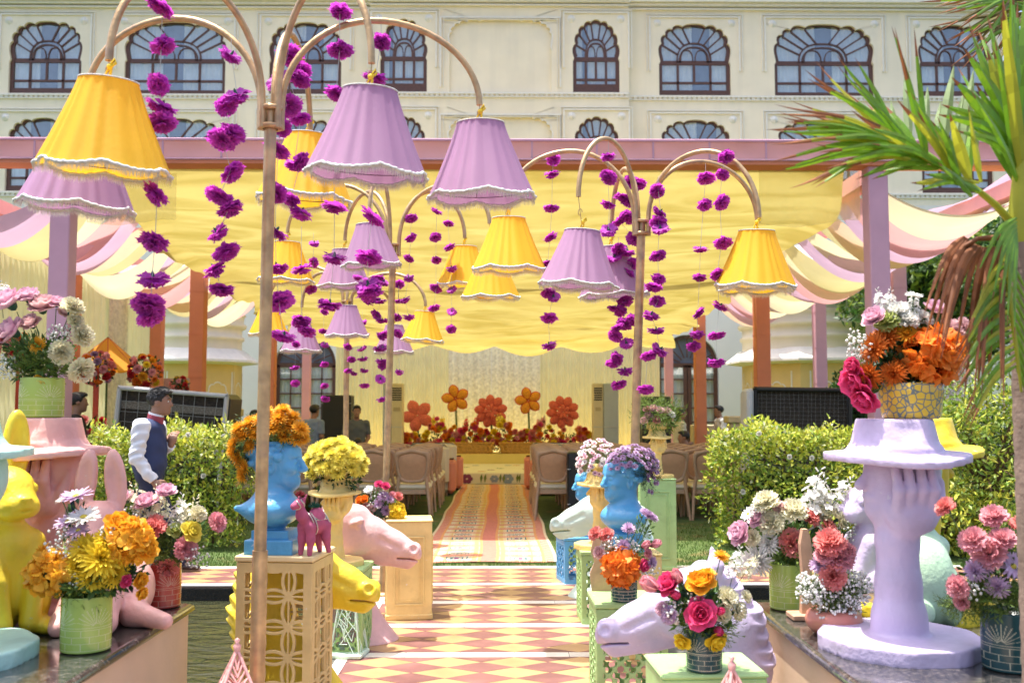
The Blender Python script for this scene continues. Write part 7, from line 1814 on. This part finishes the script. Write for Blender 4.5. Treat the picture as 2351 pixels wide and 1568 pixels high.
arr('pink and yellow rose bouquet in a teal etched pot on the green box', 1617, 1528, 3.9, .5105, P_('teal', .069, .155),
    [('bud', 'pink', 1508, 1352, 56), ('peony', 'hot', 1542, 1346, 54), ('bud', 'pink', 1562, 1335, 44), ('bud', 'hot', 1558, 1372, 34), ('rose', 'hot', 1608, 1410, 60), ('rose', 'amber', 1608, 1344, 58), ('mum', 'amber', 1625, 1318, 34), ('mum', 'amber', 1655, 1278, 34), (A, 'cream', 1668, 1372, 44), (A, 'cream', 1692, 1402, 40), ('rose', 'yellow', 1640, 1466, 44), ('rose', 'yellow', 1570, 1468, 36), ('bud', 'hot', 1641, 1442, 34), ('bud', 'hot', 1645, 1405, 30), ('rose', 'cream', 1655, 1410, 36), ('spike', 'white', 1680, 1330, 0, -.05, (1700, 1250)), ('spike', 'cream', 1700, 1330, 0, -.04, (1745, 1270)), (A, 'lilac', 1538, 1412, 36), (A, 'palepink', 1522, 1398, 30), (A, 'cream', 1712, 1370, 26)],
    [(1612, 1400, 70, 55, 420, 'leaf', m_leafg, .045), (1625, 1435, 60, 35, 260, 'fern', m_fern, .055), (1590, 1370, 35, 30, 60, 'leaf', M('leaf_blue', (.05, .11, .07), .6, .1, isl=.3), .06)], [(1540, 1405, 28, 70), (1690, 1390, 26, 50), (1600, 1380, 26, 40)])
arr('cream carnations and white spikes in a green etched pot beside the wooden stand', 1812, 1390, 4.73, W0, P_('green', .09, .21),
    [(A, 'cream', 1760, 1155, 50), (A, 'cream', 1822, 1176, 54), (A, 'cream', 1772, 1202, 52), (A, 'cream', 1886, 1182, 42), (A, 'cream', 1925, 1192, 40), (A, 'coral', 1858, 1190, 40), (A, 'coral', 1818, 1246, 56), (A, 'coral', 1900, 1216, 40), ('mum', 'white', 1742, 1285, 64), ('mum', 'white', 1765, 1248, 46), ('daisy', 'white', 1725, 1290, 50), ('peony', 'palepink', 1706, 1226, 52), ('rose', 'palepink', 1742, 1194, 40), ('daisy', 'white', 1718, 1180, 32), ('spike', 'white', 1850, 1215, 0, -.03, (1885, 1070)), ('spike', 'white', 1872, 1200, 0, -.02, (1895, 1085)), ('spike', 'white', 1895, 1180, 0, -.04, (1960, 1093)), (A, 'cream', 1730, 1235, 34), (A, 'blush', 1790, 1165, 30)],
    [(1820, 1245, 85, 45, 420, 'leaf', m_leafg, .04), (1815, 1265, 60, 25, 260, 'fern', m_fern, .06), (1905, 1240, 35, 30, 120, 'leaf', m_leafg, .03)], [(1740, 1165, 24, 50), (1860, 1265, 34, 90), (1940, 1215, 30, 60), (1800, 1180, 30, 40)])
def bowl(t):
    m0 = M('glaze_bowl', POTC['bowl'], .35, .1, 6, coat=.2)
    MB().lathe([(.06, 0), (.09, .008), (.112, .035), (.117, .06), (.108, .088), (.092, .102), (.085, .10), (.09, .08), (.001, .07)], 48).build('pot', m0, t); return .09
arr('pink carnations over a cloud of white gypsophila in a round pink bowl', 1915, 1445, 4.2, W0, bowl,
    [(A, 'coral', 1905, 1250, 62), (A, 'pink', 1925, 1282, 58), (A, 'coral', 1912, 1322, 54), ('mum', 'lilac', 1880, 1296, 36), (A, 'pink', 1893, 1275, 40), (A, 'pink', 1945, 1265, 34)],
    [(1912, 1362, 52, 34, 420, 'fern', m_fern, .055), (1915, 1330, 35, 40, 160, 'leaf', m_leafg, .03)], [(1860, 1350, 38, 300), (1965, 1350, 40, 320), (1905, 1385, 40, 120), (1940, 1390, 36, 120)])
arr('pink carnations and lilac daisies in a dark teal pot by the palm trunk', 2323, 1527, 3.63, W0, P_('teal', .10, .205),
    [(A, 'pink', 2283, 1190, 54), (A, 'pink', 2236, 1242, 54), (A, 'pink', 2272, 1272, 66), (A, 'coral', 2172, 1166, 42), (A, 'pink', 2302, 1240, 50), ('daisy', 'lilac', 2326, 1300, 56), ('mum', 'lilac', 2290, 1346, 46), ('mum', 'lilac', 2240, 1310, 46), (A, 'pink', 2202, 1346, 48), (A, 'pink', 2210, 1380, 34), (A, 'coral', 2345, 1210, 46), ('mum', 'lilac', 2262, 1300, 40)],
    [(2290, 1370, 75, 40, 420, 'fern', m_fern, .055), (2280, 1310, 65, 60, 260, 'leaf', m_leafg, .035), (2210, 1390, 36, 18, 140, 'fern', m_fern, .05)], [(2230, 1350, 30, 40)])
m_crk = M('crackle_yellow', (.76, .52, .06), .3, .06, 4, coat=.3)
_n = m_crk.node_tree.nodes; _l = m_crk.node_tree.links; _tc = _n.new('ShaderNodeTexCoord'); _v = _n.new('ShaderNodeTexVoronoi'); _v.feature = 'DISTANCE_TO_EDGE'; _v.inputs['Scale'].default_value = 38
_mr = _n.new('ShaderNodeMapRange'); _mr.inputs['From Min'].default_value = .06; _mr.inputs['From Max'].default_value = .09; _mx = _n.new('ShaderNodeMix'); _mx.data_type = 'RGBA'; _mx.inputs[6].default_value = (.16, .20, .20, 1); _mx.inputs[7].default_value = (.76, .52, .06, 1)
_l.new(_tc.outputs['Object'], _v.inputs['Vector']); _l.new(_v.outputs['Distance'], _mr.inputs['Value']); _l.new(_mr.outputs[0], _mx.inputs[0]); _l.new(_mx.outputs[2], _n['Principled BSDF'].inputs['Base Color'])
def crk(t): MB().lathe([(.10, 0), (.108, .005), (.112, .02), (.122, .10), (.124, .135), (.12, .14), (.11, .138), (.105, .11), (.001, .10)], 56).build('pot', m_crk, t); return .13
arr('orange hydrangea, rust and hot pink blooms in a yellow crackle pot on the lilac hat', 2092, 950, 3.93, HT - .004, crk,
    [('hydrangea', 'orange', 2138, 815, 140), ('mum', 'rust', 2008, 800, 62), ('mum', 'rust', 2052, 858, 54), ('mum', 'rust', 2035, 778, 64), ('mum', 'amber', 2082, 768, 44), ('mum', 'rust', 1998, 862, 56), ('peony', 'hot', 1976, 872, 74), ('peony', 'hot', 1994, 908, 64), ('peony', 'hot', 1965, 840, 40), (A, 'white', 2062, 722, 54), ('peony', 'palepink', 2010, 735, 50), ('peony', 'palepink', 2142, 716, 48), (A, 'green', 2040, 742, 54), (A, 'blush', 2182, 762, 58), (A, 'white', 2085, 740, 44), ('spike', 'white', 2035, 735, 0, -.03, (2012, 660)), ('spike', 'white', 2040, 735, 0, -.02, (2045, 660)), ('spike', 'white', 2100, 740, 0, -.05, (2095, 668)), ('daisy', 'white', 2098, 680, 36), ('mum', 'rust', 2072, 828, 36), (A, 'white', 2120, 735, 40), (A, 'blush', 2210, 748, 34)],
    [(2070, 830, 70, 45, 420, 'leaf', m_leafd, .045), (2090, 760, 70, 35, 220, 'leaf', m_leafg, .04), (2050, 880, 45, 15, 90, 'leaf', m_leafg, .05)], [(1975, 800, 34, 60), (2205, 850, 40, 70), (1965, 780, 30, 30), (2190, 900, 26, 30)])
# =================================================================== hedges, shrubs, trees, palms
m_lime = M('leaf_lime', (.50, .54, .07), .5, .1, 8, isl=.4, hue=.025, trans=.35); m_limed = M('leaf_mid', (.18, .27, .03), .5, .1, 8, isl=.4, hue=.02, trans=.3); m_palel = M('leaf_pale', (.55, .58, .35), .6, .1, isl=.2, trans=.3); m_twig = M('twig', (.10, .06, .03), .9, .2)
m_treeg = M('leaf_tree', (.05, .11, .02), .5, .1, 8, isl=.4, hue=.02, trans=.3)
def hedge(x0, x1, yc, dp, h, label, seed, n_=5200, L=.062, mats=(None,), zb_=.05):
    rd = random.Random(seed); cx = (x0 + x1) / 2; W = x1 - x0; t = thing('hedge', label, 'hedge', (cx, yc, 0))
    core = MB(); core.grid(lambda u, v: (0, 0, 0), 1, 1)
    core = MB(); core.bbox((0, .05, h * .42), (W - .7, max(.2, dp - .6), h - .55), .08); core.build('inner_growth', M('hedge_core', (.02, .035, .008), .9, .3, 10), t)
    tr = MB()
    for q in range(14): x = rd.uniform(-W / 2 + .15, W / 2 - .15); y = rd.uniform(-dp / 3, dp / 3); tr.tube([(x, y, 0), (x + rd.uniform(-.08, .08), y, h * .5), (x + rd.uniform(-.15, .15), y, h * .9)], [.015, .01, .005], 5)
    tr.build('stems', m_twig, t)['kind'] = 'stuff'
    mb = MB()
    for q in range(n_):
        f = rd.random()
        if f < .40: p = Vector((rd.uniform(-W / 2, W / 2), -dp / 2 + .1, rd.uniform(zb_, h))); nn = Vector((0, -1, .2))
        elif f < .75: p = Vector((rd.uniform(-W / 2, W / 2), rd.uniform(-dp / 2, dp / 2), h - .08)); nn = Vector((0, -.1, 1))
        else: s_ = rd.choice((-1, 1)); p = Vector((s_ * (W / 2 - .1), rd.uniform(-dp / 2, dp / 2), rd.uniform(zb_, h))); nn = Vector((s_, 0, .2))
        bump_ = .09 * math.sin(p.x * 5 + seed) * math.sin(p.z * 6 + p.y * 4) + (rd.uniform(-.07, .09) if rd.random() < .75 else rd.uniform(-.25, -.05))
        if f >= .4 and f < .75: bump_ += .14 * max(0, math.sin(p.x * 9 + seed * 2)) * rd.random()
        p = p + nn * bump_
        d = nn * .5 + rvec(rd) * .8 + Vector((0, 0, -.25 if f < .4 else .35)); top = p.z > h - .22
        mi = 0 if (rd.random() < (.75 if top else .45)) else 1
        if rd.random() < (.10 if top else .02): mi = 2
        leaf_quad(mb, p, d, nn + rvec(rd) * .5, L * rd.uniform(.4, 1.6), L * .62 * rd.uniform(.5, 1.3), mi)
    o = mb.build('leaves', [m_lime, m_limed, m_palel], t); o['kind'] = 'stuff'
    for q in range(6):
        p = Vector((rd.uniform(-W / 2, W / 2), -dp / 2 + .02, rd.uniform(h * .35, h))); put_flower('rose', 'white', p + Vector((cx, yc, 0)), .06, (0, -1, .2), t, 'white_blossom')
    return t
a, b_ = at(200, 1000, 10.9), at(545, 1000, 10.9)
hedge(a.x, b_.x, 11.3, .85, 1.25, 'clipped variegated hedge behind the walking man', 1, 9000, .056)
a, b_ = at(1652, 1000, 10.9), at(1985, 1000, 10.9)
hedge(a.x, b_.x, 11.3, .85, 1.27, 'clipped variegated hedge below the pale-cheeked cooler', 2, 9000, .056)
def shrub(px, py, Y, rx, rz_, label, n_, L, mats, seed, name='shrub', cat='shrub', trunk=True, narrow=.5):
    rd = random.Random(seed); c = at(px, py, Y); t = thing(name, label, cat, (c.x, Y, 0))
    tb = MB(); H = c.z
    tb.tube([(0, 0, 0), (rd.uniform(-.05, .05), 0, H * .5), (0, 0, H)], [.05 * rx + .03, .04 * rx + .02, .02], 8)
    cl = []
    for q in range(26):
        v = rvec(rd) * rd.uniform(.35, .95); cl.append(Vector((v.x * rx, v.y * rx * .7, H + v.z * rz_)))
        tb.tube([(0, 0, H * rd.uniform(.4, .9)), cl[-1] * .5 + Vector((0, 0, H * .5)), cl[-1]], [.02, .012, .005], 5)
    tb.build('trunk', m_twig, t)
    mb = MB()
    for q in range(n_):
        k = rd.choice(cl); v = rvec(rd) * rd.random() ** .4 * .42; p = k + Vector((v.x * rx, v.y * rx, v.z * rz_ * .9))
        leaf_quad(mb, p, v + rvec(rd) * .7 + Vector((0, 0, -.15)), rvec(rd), L * rd.uniform(.6, 1.35), L * narrow * rd.uniform(.7, 1.2), rd.choice((0, 0, 1)))
    o = mb.build('crown', list(mats), t); o['kind'] = 'stuff'; return t
shrub(2265, 1060, 10.6, 1.0, 1.15, 'tall loose leafy shrub beyond the pond behind the palm', 7000, .085, (m_limed, m_lime), 3, narrow=.35)
shrub(2150, 1200, 10.4, .62, .55, 'lower yellow-green shrub between the hedge and the tall shrub', 3200, .075, (m_lime, m_limed), 4)
shrub(2010, 1140, 10.6, .6, .6, 'yellow-green shrub growing out of the end of the hedge by the mauve post', 3200, .07, (m_lime, m_limed), 6)
shrub(1962, 930, 14.6, .42, .62, 'dark green narrow shrub beside the pale-cheeked cooler', 2200, .09, (m_treeg, m_leafd), 5)
shrub(2130, 655, 24.0, 2.2, 1.3, 'dense green tree beyond the marquee side bay', 8000, .2, (m_treeg, m_limed), 7, 'garden_tree', 'tree')
shrub(2360, 620, 26.0, 2.6, 2.2, 'tall green tree at the end of the hotel', 8000, .22, (m_treeg, m_limed), 8, 'garden_tree', 'tree')
shrub(2335, 1010, 13.5, 1.1, 1.0, 'dark loose shrub behind the tall leafy shrub', 4500, .10, (m_treeg, m_limed), 9, narrow=.35)

# --- palm
m_pg = M('palm_green', (.16, .30, .015), .4, .12, 8, isl=.25, hue=.015, trans=.35, spec=.6); m_py = M('palm_yellow', (.42, .42, .03), .45, .15, 8, isl=.25, trans=.35); m_pb = M('palm_brown', (.26, .09, .03), .7, .2, 10, isl=.3, trans=.2); m_pp = M('palm_pale', (.34, .44, .20), .5, .1, 8, isl=.2, trans=.3)
m_trunk = M('palm_trunk', (.22, .16, .12), .85, .3, 12, .5, 50)
def blade(parent, p0, p1, Y0, Y1, wpx, sag, mats, brown=.0, name='leaflet', twist=0.0):
    a, b_ = at(*p0, Y0), at(*p1, Y1); N = 9; dirv = (b_ - a); L = dirv.length
    fwd = Vector((0, -1, 0)); sd = dirv.cross(fwd).normalized(); w_ = wpx * 1.0 * mpp(Y0) / 2
    mb = MB(); vs = []
    for i in range(N + 1):
        t_ = i / N; c = a.lerp(b_, t_) + Vector((0, 0, sag * L * 4 * t_ * (1 - t_) + .07 * L * math.sin(PI * t_) ** 2 * (1 - t_))); pr = min(1, .35 + 2.6 * t_) * (1 - t_ ** 2.4) + .02
        tw = twist * t_; s2 = sd * math.cos(tw) + fwd * math.sin(tw)
        for e in (-1, 0, 1): vs.append(c + s2 * (w_ * pr * e) + fwd * (-.35 * w_ * pr * abs(e)))
    for i in range(N):
        mi = 1 if (i + .5) / N > 1 - brown else 0
        mb.add([vs[i * 3 + q] for q in (0, 1, 4, 3)], [(0, 1, 2, 3)], mi, True); mb.add([vs[i * 3 + q] for q in (1, 2, 5, 4)], [(0, 1, 2, 3)], mi, True)
    me = mb; me.build(name, mats, parent, world=True)
pY = 3.25; tp = at(2352, 560, pY)
palm = thing('palm_tree', 'young palm with green, yellow and dead brown leaves beside the granite wall', 'palm tree', (tp.x, pY, 0))
tk = MB(); zt_ = tp.z
tk.lathe([(.075, 0), (.062, .1)] + [(.052 + .0035 * (k % 2), .15 + (zt_ - .15) * k / 44) for k in range(45)], 18); tk.build('trunk', m_trunk, palm)
crown_top = at(2348, 330, pY); 
MB().tube([(0, 0, zt_ - .02), (0.0, 0, zt_ + .12), Vector(crown_top) - palm.location], [.05, .045, .02], 12).build('crownshaft', m_py, palm)
rp_ = random.Random(31)
G, Yl, Bn, Pl = [m_pg, m_pb], [m_py, m_pb], [m_pb, m_pb], [m_pp, m_pb]
for tip, w_, mt in (((2224, 52), 34, G), ((2271, 44), 32, G), ((2301, 4), 34, Yl), ((2214, 112), 34, G), ((2184, 177), 36, G), ((2161, 240), 30, G), ((2325, -30), 34, G), ((2360, -60), 34, G), ((2240, 190), 30, G), ((2265, 110), 34, Yl), ((2195, 300), 26, G)):
    for _ in range(2): blade(palm, (2345 + rp_.uniform(-14, 6), 380 + rp_.uniform(-60, 80)), (tip[0] + rp_.uniform(-15, 35), tip[1] + rp_.uniform(-35, 45)), pY, pY - rp_.uniform(-.3, .3), w_ * rp_.uniform(.6, .9), .04, mt, .06, 'leaf_blade', rp_.uniform(-.7, .7))
    blade(palm, (2345 + rp_.uniform(-8, 6), 360 + rp_.uniform(-40, 60)), tip, pY, pY - rp_.uniform(-.1, .25), w_, .03, mt, .08, 'leaf_blade', rp_.uniform(-.4, .4))
# arching frond with leaflets to the left
rach = [(2330, 520), (2285, 470), (2230, 425), (2160, 385), (2090, 345), (2030, 320)]
MB().tube([at(x, y, pY - .03 * i) for i, (x, y) in enumerate(rach)], [.014, .012, .010, .008, .006, .004], 8).build('frond_stem', m_py, palm, world=True)
for (b0, tip, w_, mt, br_) in (((2040, 325), (1757, 298), 15, G, .3), ((2050, 330), (1767, 332), 15, Yl, .35), ((2030, 318), (1784, 262), 14, Yl, .5), ((2060, 322), (1777, 240), 12, Yl, .6), ((2050, 335), (1764, 374), 15, G, .25), ((2075, 345), (1811, 434), 15, G, .35), ((2090, 345), (1921, 127), 16, G, .15), ((2060, 330), (1847, 160), 15, Yl, .35), ((2110, 350), (1931, 203), 14, G, .2), ((2120, 350), (2054, 63), 15, G, .45), ((2100, 355), (1939, 368), 18, G, .12), ((2140, 372), (1964, 413), 20, G, .12), ((2100, 350), (1954, 253), 20, Yl, .45), ((2200, 400), (2105, 255), 30, Yl, .3), ((2190, 395), (2060, 230), 24, Yl, .2), ((2150, 375), (1990, 290), 22, G, .1), ((2180, 390), (2040, 345), 24, G, .08), ((2060, 328), (1830, 275), 15, G, .4), ((2080, 338), (1870, 318), 17, G, .2), ((2110, 350), (1880, 350), 16, G, .2), ((2130, 360), (1900, 390), 15, Yl, .3), ((2230, 425), (2180, 260), 30, Yl, .12), ((2250, 440), (2120, 400), 26, G, .1), ((2215, 415), (2090, 420), 22, Yl, .1), ((2170, 385), (2000, 330), 18, G, .1)):
    blade(palm, b0, tip, pY - .1, pY - .15 - rp_.uniform(-.1, .2), w_, rp_.uniform(-.02, .05), mt, br_, 'leaflet', rp_.uniform(-.6, .6))
    for _ in range(2): blade(palm, (b0[0] + rp_.uniform(-25, 35), b0[1] + rp_.uniform(-8, 22)), (tip[0] + rp_.uniform(-10, 60), tip[1] + rp_.uniform(-28, 28)), pY - .1, pY - .1 - rp_.uniform(-.15, .2), w_ * rp_.uniform(.7, 1), rp_.uniform(-.02, .06), G if rp_.random() < .7 else mt, br_ * rp_.uniform(.2, .8), 'leaflet', rp_.uniform(-.8, .8))
for b0, tip, w_ in (((2090, 340), (2078, 148), 22), ((2125, 340), (2130, 198), 24), ((2165, 345), (2190, 150), 30), ((2190, 360), (2215, 205), 26), ((2230, 380), (2250, 250), 26), ((2150, 340), (2160, 232), 22), ((2060, 320), (2045, 230), 20), ((2215, 340), (2235, 160), 28)):
    blade(palm, b0, tip, pY + .12, pY + .16, w_, .0, Pl, .05, 'leaf_blade', .3)
# dead brown frond
for k in range(24):
    t_ = k / 23; b0 = (2310 - 95 * t_, 560 + 18 * math.sin(t_ * 3) - 20 * t_); tip = (2300 - 190 * t_ + rp_.uniform(-25, 20), 700 + 300 * (1 - t_) * rp_.uniform(.6, 1.1) + rp_.uniform(-30, 30) + 60 * t_)
    blade(palm, b0, tip, pY - .05, pY - .08 - rp_.uniform(0, .12), 12 + rp_.uniform(0, 9), .10 * rp_.uniform(.5, 1.4), Bn, .5, 'dead_leaflet', rp_.uniform(-1, 1))
MB().tube([at(x, y, pY - .06) for x, y in ((2330, 545), (2290, 545), (2245, 548), (2205, 570), (2180, 610))], [.012, .010, .008, .006, .003], 7).build('dead_frond_stem', m_pb, palm, world=True)
MB().tube([at(x, y, pY - .09) for x, y in ((2322, 520), (2312, 592), (2318, 690), (2333, 800), (2345, 900))], [.011, .010, .009, .007, .004], 7).build('drooping_frond_stem', m_py, palm, world=True)
for k in range(20):
    t_ = k / 19; b0 = (2314 + 20 * t_, 590 + 250 * t_); tip = (2225 - 60 * math.sin(t_ * 2.4) + 40 * t_ + rp_.uniform(-14, 14), 760 + 220 * t_ + rp_.uniform(-20, 40))
    blade(palm, b0, tip, pY - .09, pY - .12 - rp_.uniform(0, .1), 13, .08, [m_pg, m_pb] if k % 3 else Yl, .25, 'leaflet', rp_.uniform(-.8, .8))
    if k % 2: blade(palm, b0, (2360, b0[1] + 70), pY - .09, pY - .05, 12, .05, G, .1, 'leaflet')
for k in range(6): blade(palm, (2335, 500 + k * 8), (2240 + k * 18, 640 + 30 * k), pY - .1, pY - .18, 15, .1, G, .1, 'leaflet', .4)
# --- taller palm behind, hanging dry fan leaves
p2 = thing('palm_tree', 'tall palm with hanging dry olive leaves at the hotel corner', 'palm tree', (at(2400, 100, 6.5).x, 6.5, -.3))
MB().tube([(0, 0, 0), (.0, 0, 3.2), (.03, 0, at(2400, 40, 6.5).z + .3)], [.12, .10, .09], 14).build('trunk', m_trunk, p2)
m_dry = M('palm_dry', (.16, .13, .04), .7, .2, 8, isl=.4, trans=.2)
for k in range(46):
    a0 = R_(100 + 88 * k / 45 + rp_.uniform(-4, 4)); Lp = rp_.uniform(130, 260); b0 = (2375 + rp_.uniform(-25, 25), 10 + rp_.uniform(-50, 60)); tip = (b0[0] + Lp * math.cos(a0), b0[1] + Lp * math.sin(a0) * .85)
    blade(p2, b0, tip, 6.4, 6.4 + rp_.uniform(-.3, .3), 11, .04, [m_dry if k % 3 else m_pg, m_pb], .2, 'leaf_blade', rp_.uniform(-.8, .8))
# --- lawn grass fringe
gr = MB(); rg_ = random.Random(77)
for k in range(26000):
    y = 9.87 + 3.6 * rg_.random() ** 1.6; x = rg_.uniform(-4.2, 3.6)
    if -.85 < x < .58 and y > 10.0: continue
    h_ = rg_.uniform(.02, .045); d = Vector((rg_.uniform(-.02, .02), rg_.uniform(-.02, .02), h_)); s_ = rg_.uniform(.002, .004)
    gr.add([(x - s_, y, 0), (x + s_, y, 0), (x + d.x, y + d.y, d.z)], [(0, 1, 2)])
o = gr.build('grass', M('grass_blade', (.10, .17, .03), .7, .2, 3, isl=.4, hue=.02, trans=.3)); o['kind'] = 'stuff'; tag(o, 'short mown grass along the edge of the lawn', 'grass')
bpy.context.view_layer.update()
